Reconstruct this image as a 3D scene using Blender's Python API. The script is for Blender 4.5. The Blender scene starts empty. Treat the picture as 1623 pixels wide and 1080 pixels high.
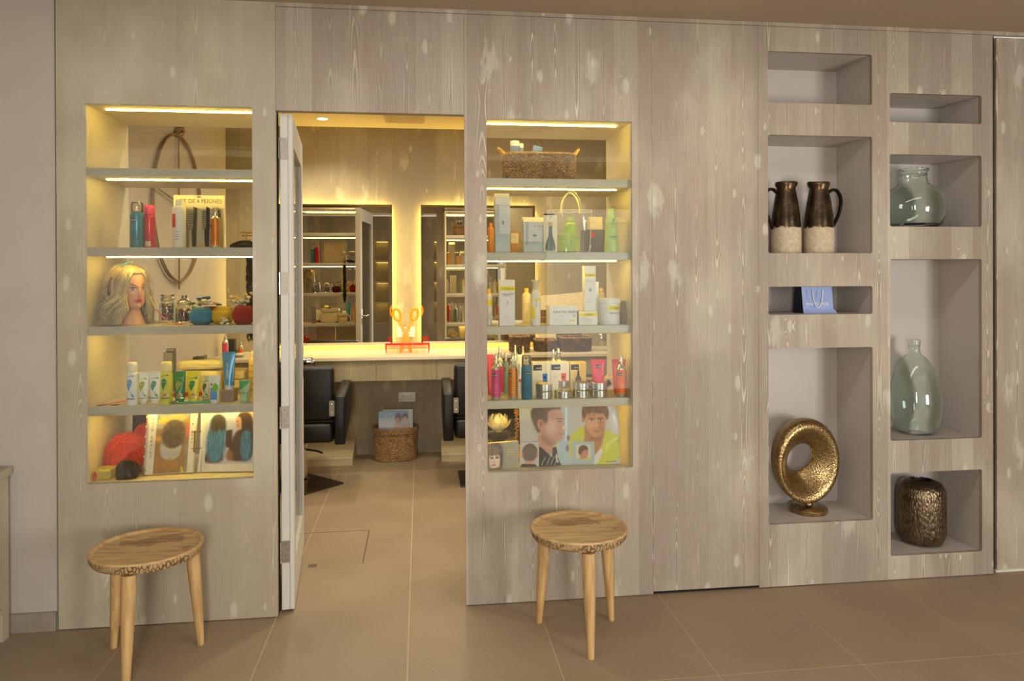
import bpy, bmesh, math, random
import numpy as np
from mathutils import Vector, Matrix, noise
PI = math.pi
SC = bpy.context.scene
COL = SC.collection
rnd = random.Random(7)

# ---------------------------------------------------------------- camera, world, lights, exposure
FPX, CYP = 1163.9, 435.23                      # focal length and horizon row in pixels of the 1623x1080 frame
YAW, PITCH, ROLL = .12431, .002874, .003631
CAMP = Vector((-.0281, -3.4496, 1.57))
_f = Vector((math.sin(YAW)*math.cos(PITCH), math.cos(YAW)*math.cos(PITCH), -math.sin(PITCH)))
_r = Vector((math.cos(YAW), -math.sin(YAW), 0)); _d = _f.cross(_r)
_r, _d = math.cos(ROLL)*_r + math.sin(ROLL)*_d, -math.sin(ROLL)*_r + math.cos(ROLL)*_d
cam = bpy.data.cameras.new('camera'); camo = bpy.data.objects.new('camera', cam); COL.objects.link(camo)
cam.sensor_width = 36; cam.lens = FPX/1623*36; cam.shift_y = -(540-CYP)/1623; cam.clip_start = .05
M4 = Matrix.Identity(4)
for i in range(3):
    M4[i][0] = _r[i]; M4[i][1] = -_d[i]; M4[i][2] = -_f[i]; M4[i][3] = CAMP[i]
camo.matrix_world = M4
SC.camera = camo
vs = SC.view_settings
SC.display_settings.display_device = 'sRGB'
vs.view_transform = 'Standard'; vs.look = 'None'; vs.gamma = 1; vs.use_curve_mapping = False
vs.exposure = -0.03

world = bpy.data.worlds.new('world'); SC.world = world; world.use_nodes = True
bg = world.node_tree.nodes['Background']; bg.inputs[0].default_value = (1.0, .985, .96, 1); bg.inputs[1].default_value = .75

def lamp(name, kind, loc, target, power, color, size=1, size_y=None, spot=1.2, blend=.6, radius=.05):
    l = bpy.data.lights.new(name, kind); l.energy = power; l.color = color
    if kind == 'AREA':
        l.shape = 'RECTANGLE'; l.size = size; l.size_y = size_y or size
    if kind == 'SPOT':
        l.spot_size = spot; l.spot_blend = blend
    if kind in ('SPOT', 'POINT'): l.shadow_soft_size = radius
    o = bpy.data.objects.new(name, l); COL.objects.link(o); o.location = loc
    o.rotation_euler = (Vector(target)-Vector(loc)).to_track_quat('-Z', 'Y').to_euler()
    return o
# shop-front daylight, two added fills, then the salon's downlights and an added fill
lamp('window_light_right', 'AREA', (3.6, -4.5, 1.15), (.8, 0, 1.0), 108, (.99, .985, .965), 1.0, 1.3)
lamp('rear_fill_light', 'AREA', (-.26, -4.6, 1.55), (-.4, 0, 1.2), 78, (.99, .985, .965), .44, 1.7)  # added frontal fill, placed out of sight of mirrors and show-case glass
lamp('front_fill_light', 'AREA', (.6, -1.15, 2.78), (.6, -1.15, 0), 20, (1, .97, .92), 3.6, .3)  # added soft fill without a fixture, also brightens the beam
for i, (x, y, p) in enumerate(((-.81, 2.45, 56), (.25, 1.35, 62), (1.3, 2.35, 44), (-.75, .75, 40), (1.0, .9, 40))):
    lamp('salon_spot', 'SPOT', (x, y, 2.79), (x, y+.05, 0), p, (1, .89, .69), spot=2.3, blend=.8, radius=.05)
lamp('salon_fill_light', 'AREA', (.3, 1.6, 2.8), (.3, 1.6, 0), 30, (1, .89, .69), 2.2, 1.2)  # added warm soft fill, no such fixture in the salon ceiling

# ---------------------------------------------------------------- pixel of the photograph -> point in the room
def ray(px, py): return _f + _r*((px-811.5)/FPX) + _d*((py-CYP)/FPX)
def at(px, py, Y):
    v = ray(px, py); t = (Y-CAMP.y)/v.y; return CAMP + v*t
def atz(px, py, Z):
    v = ray(px, py); t = (Z-CAMP.z)/v.z; return CAMP + v*t
def mpp(px, py, Y):                            # metres per pixel at that depth
    return (at(px, py, Y)-CAMP).dot(_f)/FPX

# ---------------------------------------------------------------- materials
def lin(c):
    c = c/255 if c > 1.001 else c
    return c/12.92 if c <= .04045 else ((c+.055)/1.055)**2.4
def S(r, g, b): return (lin(r), lin(g), lin(b), 1)
MATS = {}
def mat(key, rgb=(200, 200, 200), rough=.5, metal=0, noise_=.06, scale=30, bump=0, coat=0, emit=0, trans=0, ior=1.45, spec=.5, stretch=(1, 1, 1), bscale=None, alpha=1):
    if key in MATS: return MATS[key]
    m = bpy.data.materials.new(key); m.use_nodes = True; MATS[key] = m
    nt = m.node_tree; b = nt.nodes['Principled BSDF']
    c = S(*rgb)
    b.inputs['Roughness'].default_value = rough; b.inputs['Metallic'].default_value = metal
    b.inputs['IOR'].default_value = ior; b.inputs['Specular IOR Level'].default_value = spec
    b.inputs['Coat Weight'].default_value = coat; b.inputs['Transmission Weight'].default_value = trans
    b.inputs['Alpha'].default_value = alpha
    tc = nt.nodes.new('ShaderNodeTexCoord'); mp = nt.nodes.new('ShaderNodeMapping'); mp.inputs['Scale'].default_value = stretch
    nt.links.new(tc.outputs['Object'], mp.inputs[0])
    nz = nt.nodes.new('ShaderNodeTexNoise'); nz.inputs['Scale'].default_value = scale; nz.inputs['Detail'].default_value = 3
    nt.links.new(mp.outputs[0], nz.inputs['Vector'])
    rp = nt.nodes.new('ShaderNodeValToRGB'); rp.color_ramp.elements[0].position = .3; rp.color_ramp.elements[1].position = .7
    rp.color_ramp.elements[0].color = tuple(v*(1-noise_) for v in c[:3])+(1,)
    rp.color_ramp.elements[1].color = tuple(min(1, v*(1+noise_)) for v in c[:3])+(1,)
    nt.links.new(nz.outputs[0], rp.inputs[0]); nt.links.new(rp.outputs[0], b.inputs['Base Color'])
    if emit:
        nt.links.new(rp.outputs[0], b.inputs['Emission Color']); b.inputs['Emission Strength'].default_value = emit
    if bump:
        nb = nz
        if bscale:
            nb = nt.nodes.new('ShaderNodeTexNoise'); nb.inputs['Scale'].default_value = bscale; nb.inputs['Detail'].default_value = 4
            nt.links.new(mp.outputs[0], nb.inputs['Vector'])
        bp = nt.nodes.new('ShaderNodeBump'); bp.inputs['Strength'].default_value = bump; bp.inputs['Distance'].default_value = .01
        nt.links.new(nb.outputs[0], bp.inputs['Height']); nt.links.new(bp.outputs[0], b.inputs['Normal'])
    return m

class NT:                                       # tiny helper for node maths
    def __init__(s, name):
        s.m = bpy.data.materials.new(name); s.m.use_nodes = True; s.t = s.m.node_tree; s.b = s.t.nodes['Principled BSDF']
    def n(s, typ, **kw):
        x = s.t.nodes.new(typ)
        for k, v in kw.items(): setattr(x, k, v)
        return x
    def put(s, sock, v):
        if isinstance(v, (int, float)): sock.default_value = v
        elif isinstance(v, tuple): sock.default_value = v
        else: s.t.links.new(v, sock)
    def ma(s, op, a, b=0.0, c=None, clamp=False):
        x = s.n('ShaderNodeMath', operation=op, use_clamp=clamp); s.put(x.inputs[0], a); s.put(x.inputs[1], b)
        if c is not None: s.put(x.inputs[2], c)
        return x.outputs[0]
    def xyz(s, x, y, z):
        c = s.n('ShaderNodeCombineXYZ')
        for i, v in enumerate((x, y, z)): s.put(c.inputs[i], v)
        return c.outputs[0]
    def noise(s, vec, scale=1, detail=2, rough=.5):
        x = s.n('ShaderNodeTexNoise'); s.put(x.inputs['Vector'], vec); x.inputs['Scale'].default_value = scale
        x.inputs['Detail'].default_value = detail; x.inputs['Roughness'].default_value = rough; return x.outputs[0]
    def ramp(s, f, stops, interp='LINEAR'):
        x = s.n('ShaderNodeValToRGB'); x.color_ramp.interpolation = interp; e = x.color_ramp.elements
        while len(e) < len(stops): e.new(.5)
        for i, (p, c) in enumerate(stops): e[i].position = p; e[i].color = c
        s.put(x.inputs[0], f); return x.outputs[0]
    def mr(s, v, a, b, c=0., d=1., smooth=True):
        x = s.n('ShaderNodeMapRange', interpolation_type='SMOOTHSTEP' if smooth else 'LINEAR')
        s.put(x.inputs[0], v)
        for i, q in enumerate((a, b, c, d)): x.inputs[i+1].default_value = q
        return x.outputs[0]
    def mix(s, f, a, b, blend='MIX'):
        x = s.n('ShaderNodeMix', data_type='RGBA', blend_type=blend); s.put(x.inputs[0], f); s.put(x.inputs[6], a); s.put(x.inputs[7], b); return x.outputs[2]

def wood(name, dark, lite, knot, contrast=1.0, plank=.118, seed=0., rough=.55, wash=1.0):
    """limed pine boards, grain running up Z: flat-sawn arches, rings round knots, milky wash"""
    k = NT(name); MATS[name] = k.m
    tc = k.n('ShaderNodeTexCoord'); sp = k.n('ShaderNodeSeparateXYZ'); k.t.links.new(tc.outputs['Object'], sp.inputs[0])
    x, y, z = sp.outputs
    x = k.ma('ADD', k.ma('ADD', x, k.ma('MULTIPLY', y, .83)), 5.0+seed)
    pi_ = k.ma('FLOOR', k.ma('DIVIDE', x, plank)); u = k.ma('MULTIPLY', k.ma('SUBTRACT', k.ma('FRACT', k.ma('DIVIDE', x, plank)), .5), plank)
    wn = k.n('ShaderNodeTexWhiteNoise', noise_dimensions='1D'); k.put(wn.inputs['W'], pi_); rv = wn.outputs['Value']
    ofs = k.ma('MULTIPLY', rv, 57.3)
    # slow drift of the board's distance to the heart
    dn = k.noise(k.xyz(k.ma('MULTIPLY', pi_, 3.17), ofs, k.ma('MULTIPLY', z, .8)), 1, 2)
    d = k.ma('MULTIPLY', k.ma('SUBTRACT', dn, .5), .15)
    w1 = k.noise(k.xyz(k.ma('MULTIPLY', x, 9), ofs, k.ma('MULTIPLY', z, 1.8)), 1, 3)
    uu = k.ma('ADD', k.ma('ADD', u, k.ma('MULTIPLY', k.ma('SUBTRACT', w1, .5), .035)), k.ma('MULTIPLY', k.ma('SUBTRACT', rv, .5), .05))
    # knots
    vo = k.n('ShaderNodeTexVoronoi', voronoi_dimensions='2D'); vo.inputs['Randomness'].default_value = 1
    k.put(vo.inputs['Vector'], k.xyz(k.ma('MULTIPLY', x, 7.2), k.ma('MULTIPLY', z, 3.1), 0.)); vo.inputs['Scale'].default_value = 1
    vd = vo.outputs['Distance']
    sepc = k.n('ShaderNodeSeparateColor'); k.t.links.new(vo.outputs['Color'], sepc.inputs[0])
    on = k.ma('GREATER_THAN', sepc.outputs[0], .66)
    ksz = k.ma('ADD', .35, k.ma('MULTIPLY', sepc.outputs[2], .75)); vd0 = vd; vd = k.ma('DIVIDE', vd, ksz)
    kn = k.ma('MULTIPLY', k.mr(vd, .34, .0), on)
    core = k.ma('MULTIPLY', k.mr(k.ma('ADD', vd, k.ma('MULTIPLY', k.ma('SUBTRACT', k.noise(k.xyz(k.ma('MULTIPLY', x, 40), k.ma('MULTIPLY', z, 16), 0.), 1, 2), .5), .12)), .15, .06), on)
    r = k.ma('SQRT', k.ma('ADD', k.ma('MULTIPLY', uu, uu), k.ma('MULTIPLY', d, d)))
    r = k.ma('ADD', r, k.ma('MULTIPLY', kn, .022))
    fr = k.ma('ADD', k.ma('MULTIPLY', r, 165), k.ma('MULTIPLY', k.noise(k.xyz(k.ma('MULTIPLY', x, 5), ofs, z), 1, 1), 2.5))
    saw = k.ma('FRACT', fr)
    brk = k.mr(k.noise(k.xyz(k.ma('MULTIPLY', x, 60), ofs, k.ma('MULTIPLY', z, 9)), 1, 3), .3, .62, .35, 1)
    line = k.ma('MULTIPLY', k.ma('MULTIPLY', k.mr(saw, .66, .9), k.mr(saw, 1.0, .94)), brk)
    dline = k.ma('MULTIPLY', k.ma('MULTIPLY', k.mr(saw, .45, .62), k.mr(saw, .72, .64)), brk)
    fine = k.noise(k.xyz(k.ma('MULTIPLY', x, 420), ofs, k.ma('MULTIPLY', z, 5)), 1, 2)
    big = k.noise(k.xyz(k.ma('MULTIPLY', x, 2.6), 7.7, k.ma('MULTIPLY', z, 1.5)), 1, 5)
    vis = k.mr(k.noise(k.xyz(k.ma('MULTIPLY', x, 4.1), 3.3, k.ma('MULTIPLY', z, 1.1)), 1, 2), .38, .66)
    near = k.mr(k.ma('ABSOLUTE', uu), .052, .014)
    vis = k.ma('MULTIPLY', vis, k.ma('ADD', k.ma('MULTIPLY', near, .9), k.ma('MULTIPLY', kn, .5)), clamp=True)
    lv = k.ma('MULTIPLY', line, k.ma('ADD', .22, k.ma('MULTIPLY', vis, .85)))
    dline = k.ma('MULTIPLY', dline, k.ma('ADD', .3, vis))
    lv = k.ma('SUBTRACT', lv, k.ma('MULTIPLY', dline, .3))
    lv = k.ma('ADD', .12, lv)
    lv = k.ma('ADD', lv, k.ma('MULTIPLY', k.ma('SUBTRACT', fine, .5), .55))
    lv = k.ma('ADD', lv, k.ma('MULTIPLY', k.ma('SUBTRACT', rv, .5), .3))
    lv = k.ma('ADD', lv, k.ma('MULTIPLY', k.ma('SUBTRACT', k.noise(k.xyz(k.ma('MULTIPLY', x, 330), k.ma('MULTIPLY', z, 150), 0.), 1, 2), .5), .3))
    lv = k.ma('ADD', lv, .02)
    lv = k.ma('ADD', k.ma('MULTIPLY', lv, contrast), k.ma('MULTIPLY', k.mr(big, .46, .72), .34*wash), clamp=True)
    base = k.mix(lv, S(*dark), S(*lite))
    base = k.mix(k.ma('MULTIPLY', core, .5), base, S(*knot))
    halo = k.ma('MULTIPLY', k.mr(k.ma('ADD', vd0, k.ma('MULTIPLY', k.ma('SUBTRACT', k.noise(k.xyz(k.ma('MULTIPLY', x, 26), k.ma('MULTIPLY', z, 9), ofs), 1, 4, .6), .5), 1.1)), .34, .06), k.ma('GREATER_THAN', sepc.outputs[1], .84))
    base = k.mix(k.ma('MULTIPLY', halo, .42*wash), base, S(*knot))
    warm = k.noise(k.xyz(k.ma('MULTIPLY', x, 2.2), 1.3, k.ma('MULTIPLY', z, .7)), 1, 2)
    base = k.mix(k.mr(warm, .4, .7, 0, .2), base, k.mix(1.0, base, S(250, 236, 208), 'MULTIPLY'))
    k.t.links.new(base, k.b.inputs['Base Color'])
    k.b.inputs['Roughness'].default_value = rough; k.b.inputs['Specular IOR Level'].default_value = .35
    bp = k.n('ShaderNodeBump'); bp.inputs['Strength'].default_value = .25; bp.inputs['Distance'].default_value = .002
    k.t.links.new(lv, bp.inputs['Height']); k.t.links.new(bp.outputs[0], k.b.inputs['Normal'])
    return k.m

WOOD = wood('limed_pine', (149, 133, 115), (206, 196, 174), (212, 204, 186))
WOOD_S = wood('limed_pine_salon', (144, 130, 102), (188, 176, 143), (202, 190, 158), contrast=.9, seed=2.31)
WOOD_L = wood('limed_pine_pale', (166, 153, 130), (206, 196, 172), (214, 204, 182), contrast=.62, seed=.0, wash=1.2)
PLASTER = mat('wall_plaster', (184, 174, 160), .85, scale=6, noise_=.03, bump=.05, bscale=160)
CEILM = mat('ceiling_paint', (168, 150, 124), .9, scale=3, noise_=.03)
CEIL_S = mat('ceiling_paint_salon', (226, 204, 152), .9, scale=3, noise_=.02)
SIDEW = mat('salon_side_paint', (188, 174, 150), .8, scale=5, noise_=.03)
NICHE = mat('niche_paint', (190, 180, 170), .42, scale=5, noise_=.02)
SHELFM = mat('shelf_paint', (196, 186, 164), .45, scale=8, noise_=.03)
CABM = mat('cabinet_paint', (214, 202, 170), .5, scale=8, noise_=.03)
DARKGAP = mat('dark_gap', (28, 25, 22), .9)
DOORM = mat('door_paint', (204, 198, 182), .5, scale=12, noise_=.05, stretch=(6, 6, .6))
STEEL = mat('brushed_steel', (150, 142, 126), .5, metal=1, scale=80, noise_=.08)
CHROME = mat('chrome', (215, 212, 205), .08, metal=1, noise_=.02)
BLACKP = mat('black_plastic', (22, 21, 20), .4)
LEATHER = mat('black_leather', (13, 12, 11), .42, scale=60, noise_=.2, bump=.15, bscale=260)
WHITEP = mat('white_plastic', (226, 222, 212), .35, noise_=.02)
WHITEC = mat('white_card', (222, 218, 208), .55, noise_=.02)
INKM = mat('dark_ink', (62, 60, 62), .6)
LED = mat('led_strip_glow', (255, 222, 112), emit=44, noise_=0)
LED_M = mat('mirror_led_glow', (255, 228, 132), emit=30, noise_=0)
LAMPG = mat('downlight_glow', (255, 238, 190), emit=12, noise_=0)

def pane_mat(name, tint=(1, 1, 1), ior=1.5, rough=0.0, boost=1.0):
    k = NT(name); MATS[name] = k.m; k.t.nodes.remove(k.b)
    tr = k.n('ShaderNodeBsdfTransparent'); tr.inputs[0].default_value = (*tint, 1)
    gl = k.n('ShaderNodeBsdfGlossy'); gl.inputs['Roughness'].default_value = rough; gl.inputs[0].default_value = (1, 1, 1, 1)
    fr = k.n('ShaderNodeFresnel'); fr.inputs[0].default_value = ior
    mx = k.n('ShaderNodeMixShader'); k.t.links.new(k.ma('MULTIPLY', fr.outputs[0], boost, clamp=True), mx.inputs[0])
    k.t.links.new(tr.outputs[0], mx.inputs[1]); k.t.links.new(gl.outputs[0], mx.inputs[2])
    k.t.links.new(mx.outputs[0], k.t.nodes['Material Output'].inputs[0]); return k.m
PANE = pane_mat('clear_pane', (.97, .98, .96), 1.5, boost=2.0)
CLEARP = pane_mat('clear_plastic', (.96, .96, .94), 1.5, .05, boost=1.1)
CLEARCAP = pane_mat('frosted_clear_cap', (.86, .84, .78), 1.5, .15, boost=2.2)
GLASSJ = mat('jar_glass', (238, 246, 240), .02, trans=1, ior=1.45, noise_=0)
def attr_mat(name, rough=.45, coat=0., spec=.5, bump=0):
    k = NT(name); MATS[name] = k.m; a = k.n('ShaderNodeAttribute', attribute_name='Col')
    k.t.links.new(a.outputs['Color'], k.b.inputs['Base Color']); k.b.inputs['Roughness'].default_value = rough
    k.b.inputs['Coat Weight'].default_value = coat; k.b.inputs['Specular IOR Level'].default_value = spec
    if bump:
        nz = k.n('ShaderNodeTexNoise'); nz.inputs['Scale'].default_value = 300; bp = k.n('ShaderNodeBump'); bp.inputs['Strength'].default_value = bump
        k.t.links.new(nz.outputs[0], bp.inputs['Height']); k.t.links.new(bp.outputs[0], k.b.inputs['Normal'])
    return k.m
PRINT = attr_mat('printed_paper', .35, .25)
PAINTED = attr_mat('painted_surface', .5)

# ---------------------------------------------------------------- mesh helpers
class MB:
    """collects shapes into ONE mesh"""
    def __init__(s): s.v = []; s.f = []; s.mi = []; s.c = []; s.k = 0; s.cc = None
    def add(s, vs_, fs):
        o = len(s.v); s.v += [tuple(p) for p in vs_]
        for f in fs: s.f.append(tuple(i+o for i in f)); s.mi.append(s.k); s.c.append(s.cc)
        return s
    def box(s, x0, x1, y0, y1, z0, z1, b=0.0):
        if b <= 0:
            return s.add([(x, y, z) for z in (z0, z1) for y in (y0, y1) for x in (x0, x1)],
                  [(0, 2, 3, 1), (4, 5, 7, 6), (0, 1, 5, 4), (2, 6, 7, 3), (0, 4, 6, 2), (1, 3, 7, 5)])
        bm = bmesh.new(); bmesh.ops.create_cube(bm, size=1)
        for q in bm.verts: q.co = Vector(((x0+x1)/2+q.co.x*(x1-x0), (y0+y1)/2+q.co.y*(y1-y0), (z0+z1)/2+q.co.z*(z1-z0)))
        bmesh.ops.bevel(bm, geom=bm.edges[:], offset=b, segments=2, profile=.5, affect='EDGES')
        return s.bm(bm)
    def bm(s, bm):
        bm.verts.index_update(); s.add([q.co for q in bm.verts], [[q.index for q in f.verts] for f in bm.faces]); bm.free(); return s
    def lathe(s, prof, seg=24, c=(0, 0, 0), sx=1, sy=1, fn=None):
        vs_, fs, rows = [], [], []
        for r, z in prof:
            if r <= 1e-6: rows.append([len(vs_)]); vs_.append((c[0], c[1], c[2]+z))
            else:
                rows.append(list(range(len(vs_), len(vs_)+seg)))
                for i in range(seg):
                    a = 2*PI*i/seg; q = (r*math.cos(a)*sx, r*math.sin(a)*sy, z)
                    if fn: q = fn(q, a)
                    vs_.append((c[0]+q[0], c[1]+q[1], c[2]+q[2]))
        for a, b in zip(rows, rows[1:]):
            for i in range(seg):
                j = (i+1) % seg
                if len(a) == 1 and len(b) == 1: continue
                if len(a) == 1: fs.append((a[0], b[j], b[i]))
                elif len(b) == 1: fs.append((a[i], a[j], b[0]))
                else: fs.append((a[i], a[j], b[j], b[i]))
        return s.add(vs_, fs)
    def tube(s, pts, r, seg=8, closed=False, cap=True):
        pts = [Vector(p) for p in pts]; n = len(pts)
        rr = r if isinstance(r, (list, tuple)) else [r]*n
        vs_, fs = [], []; up = None
        for i, p in enumerate(pts):
            if closed: t = pts[(i+1) % n]-pts[i-1]
            else: t = pts[min(i+1, n-1)]-pts[max(i-1, 0)]
            t = t.normalized() if t.length > 1e-9 else Vector((0, 0, 1))
            if up is None:
                up = t.orthogonal().normalized()
            up = (up - t*up.dot(t)); up = up.normalized() if up.length > 1e-6 else t.orthogonal().normalized()
            w = t.cross(up)
            for j in range(seg):
                a = 2*PI*j/seg; vs_.append(p+(up*math.cos(a)+w*math.sin(a))*rr[i])
        m = n if closed else n-1
        for i in range(m):
            for j in range(seg):
                k2 = (j+1) % seg; i2 = (i+1) % n
                fs.append((i*seg+j, i*seg+k2, i2*seg+k2, i2*seg+j))
        if cap and not closed:
            fs.append(tuple(range(seg))[::-1]); fs.append(tuple(range((n-1)*seg, n*seg)))
        return s.add(vs_, fs)
    def prism(s, poly, axis, a, b):
        """poly: 2-D outline; axis 'y' -> (x,z) extruded from y=a to b; 'x' -> (y,z); 'z' -> (x,y)"""
        def P(q, t): return {'y': (q[0], t, q[1]), 'x': (t, q[0], q[1]), 'z': (q[0], q[1], t)}[axis]
        n = len(poly); vs_ = [P(q, a) for q in poly]+[P(q, b) for q in poly]
        fs = [tuple(range(n)), tuple(range(2*n-1, n-1, -1))]+[((i+1) % n, i, i+n, (i+1) % n+n) for i in range(n)]
        return s.add(vs_, fs)
    def ball(s, c, r, seg=8, rings=5, sc=(1, 1, 1)):
        return s.lathe([(r*math.sin(PI*i/rings)*1.0 if 0 < i < rings else 0, -r*math.cos(PI*i/rings)*sc[2]) for i in range(rings+1)], seg, c, sc[0], sc[1])
    def xf(s, m):
        s.v = [tuple(m @ Vector(p)) for p in s.v]; return s
    def build(s, name, mats, parent=None, smooth=40, loc=None, rot=None, label=None, kind=None, fixn=True):
        me = bpy.data.meshes.new(name); me.from_pydata(s.v, [], s.f)
        for m in (mats if isinstance(mats, (list, tuple)) else [mats]): me.materials.append(m)
        if max(s.mi, default=0) > 0: me.polygons.foreach_set('material_index', s.mi)
        if any(c is not None for c in s.c):
            a = me.color_attributes.new('Col', 'FLOAT_COLOR', 'CORNER'); buf = []
            for f, c in zip(s.f, s.c): buf += list(c or (1, 1, 1, 1))*len(f)
            a.data.foreach_set('color', buf)
        if fixn and len(s.f) < 60000:
            bm = bmesh.new(); bm.from_mesh(me); bmesh.ops.recalc_face_normals(bm, faces=bm.faces[:]); bm.to_mesh(me); bm.free()
        if smooth:
            me.polygons.foreach_set('use_smooth', [True]*len(me.polygons)); me.set_sharp_from_angle(angle=math.radians(smooth))
        o = bpy.data.objects.new(name, me); COL.objects.link(o)
        if parent: o.parent = parent
        if loc is not None: o.location = loc
        if rot is not None: o.rotation_euler = rot
        if label: o['label'] = label
        if kind: o['kind'] = kind
        return o
def tag(o, label, cat, group=None, kind=None):
    o['label'] = label
    if cat: o['category'] = cat
    if group: o['group'] = group
    if kind: o['kind'] = kind
    return o
def thing(name, label, cat, loc=(0, 0, 0), rz=0, group=None):
    o = bpy.data.objects.new(name, None); COL.objects.link(o); o.empty_display_size = .05
    o.location = loc; o.rotation_euler = (0, 0, rz); return tag(o, label, cat, group)
def structure(o): o['kind'] = 'structure'; return o
def sgroup(name):
    o = bpy.data.objects.new(name, None); COL.objects.link(o); return structure(o)
def rrect(x0, x1, z0, z1, r, n=4):
    p = []
    for cx, cz, a0 in ((x1-r, z1-r, 0), (x0+r, z1-r, 90), (x0+r, z0+r, 180), (x1-r, z0+r, 270)):
        for i in range(n+1):
            a = math.radians(a0+90*i/n); p.append((cx+r*math.cos(a), cz+r*math.sin(a)))
    return p
def holed_panel(name, m, rect, holes, y0, y1, parent, r=.012):
    """flat board with rounded rectangular cut-outs"""
    bm = bmesh.new(); es = []
    def loop(pts):
        vv = [bm.verts.new((p[0], y0, p[1])) for p in pts]
        for i in range(len(vv)): es.append(bm.edges.new((vv[i], vv[(i+1) % len(vv)])))
    x0, x1, z0, z1 = rect; loop([(x0, z0), (x1, z0), (x1, z1), (x0, z1)])
    for h in holes: loop(rrect(*h, r))
    bmesh.ops.triangle_fill(bm, edges=es, use_beauty=True, use_dissolve=False)
    ge = bmesh.ops.extrude_face_region(bm, geom=bm.faces[:])
    for q in ge['geom']:
        if isinstance(q, bmesh.types.BMVert): q.co.y = y1
    return MB().bm(bm).build(name, m, parent, smooth=0)
def text(body, size, parent, m, loc=(0, 0, 0), rot=0.0, wrap=0.0, name='lettering', align='CENTER', shear=0.0, flat=True, tilt=None, xs=1.0, bold=0.0):
    """lettering as a thin mesh facing -Y; wrap = radius it is bent round"""
    cu = bpy.data.curves.new('lettering', 'FONT'); cu.body = body; cu.size = size; cu.align_x = align; cu.align_y = 'CENTER'
    cu.resolution_u = 2; cu.shear = shear; cu.offset = bold
    t = bpy.data.objects.new('lettering_tmp', cu); COL.objects.link(t)
    me = bpy.data.meshes.new_from_object(t.evaluated_get(bpy.context.evaluated_depsgraph_get())); bpy.data.objects.remove(t); bpy.data.curves.remove(cu)
    cr, sr = math.cos(rot), math.sin(rot)
    for q in me.vertices:
        x, z = q.co.x*xs, q.co.y; x, z = x*cr-z*sr, x*sr+z*cr
        if wrap: a = x/wrap; q.co = (wrap*math.sin(a), -wrap*math.cos(a), z)
        else: q.co = (x, 0, z)
    me.materials.clear(); me.materials.append(m)
    o = bpy.data.objects.new(name, me); COL.objects.link(o); o.parent = parent; o.location = loc
    if tilt is not None: o.rotation_euler = tilt
    return o
# ================================================================ THE SETTING
CZ, CZS = 2.803, 2.825
XL, XR, YR = -2.55, 4.3, -5.5                   # front room
SX0, SX1, SY1 = -1.654, 2.2, 3.0                # salon
TX0, TY0, TW, TD = -.6846, -.722, .6, 1.2       # floor tile grid
# floor: grout bed with every tile a piece of its own
def tile_mat():
    k = NT('stone_tile'); MATS['stone_tile'] = k.m
    g = k.n('ShaderNodeNewGeometry'); oi = k.n('ShaderNodeObjectInfo')
    n1 = k.noise(g.outputs['Position'], 2.3, 4); n2 = k.noise(g.outputs['Position'], 60, 3); n3 = k.noise(g.outputs['Position'], 260, 2)
    c = k.ramp(n1, [(.3, S(143, 123, 97)), (.7, S(159, 138, 110))])
    c = k.mix(k.mr(n2, .35, .75, 0, .35), c, S(165, 145, 117))
    c = k.mix(k.mr(n3, .66, .8, 0, .5), c, S(104, 88, 68))
    c = k.mix(k.ma('MULTIPLY', oi.outputs['Random'], .22), c, S(136, 117, 93))
    k.t.links.new(c, k.b.inputs['Base Color']); k.put(k.b.inputs['Roughness'], k.mr(n1, .3, .7, .42, .52)); k.b.inputs['Specular IOR Level'].default_value = .4
    return k.m
TILE = tile_mat(); GROUT = mat('grout', (198, 178, 144), .8, noise_=.05)
fl = MB().box(XL-.2, XR+.2, YR-.2, SY1+.1, -.08, -.0007).build('floor', GROUT, smooth=0); structure(fl)
tb = MB().box(.0017, TW-.0017, .0017, TD-.0017, -.01, 0).build('tile', TILE, fl, smooth=0)
first = True
for i in range(-4, 9):
    for j in range(-4, 4):
        x, y = TX0+TW*i, TY0+TD*j
        if x+TW < XL-.2 or x > XR+.1 or y > SY1: continue
        o = tb if first else tb.copy()
        if not first: COL.objects.link(o); o.parent = fl
        first = False; o.location = (x, y, 0)
# ceilings, outer walls
structure(MB().box(XL-.2, XR+.2, YR-.2, .02, CZ, CZ+.1).build('ceiling', CEILM, smooth=0))
structure(MB().box(SX0-.2, SX1+.2, .021, SY1+.2, CZS, CZS+.1).build('ceiling_2', CEIL_S, smooth=0))
structure(MB().box(SX0-.12, SX0, .03, SY1+.1, 0, CZS).build('wall_side', SIDEW, smooth=0))
structure(MB().box(SX1, SX1+.1, .5, SY1+.1, 0, CZS).build('wall_right', SIDEW, smooth=0))
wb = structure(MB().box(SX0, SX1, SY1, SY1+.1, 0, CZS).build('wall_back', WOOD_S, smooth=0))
# plaster to the left of the timber wall, room behind the camera
structure(MB().box(XL-.1, -1.622, .012, .1, 0, CZ).build('wall_left', PLASTER, smooth=0))
structure(MB().box(XL-.1, XL, YR, .012, 0, CZ).build('wall_far_left', PLASTER, smooth=0))
structure(MB().box(XR, XR+.1, YR, .05, 0, CZ).build('wall_far_right', PLASTER, smooth=0))
BASEM = mat('stone_skirting', (150, 138, 122), .6, scale=25, noise_=.1)
structure(MB().box(XL, -1.624, -.002, .011, 0, .082).build('baseboard_left', BASEM, smooth=0))
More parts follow.
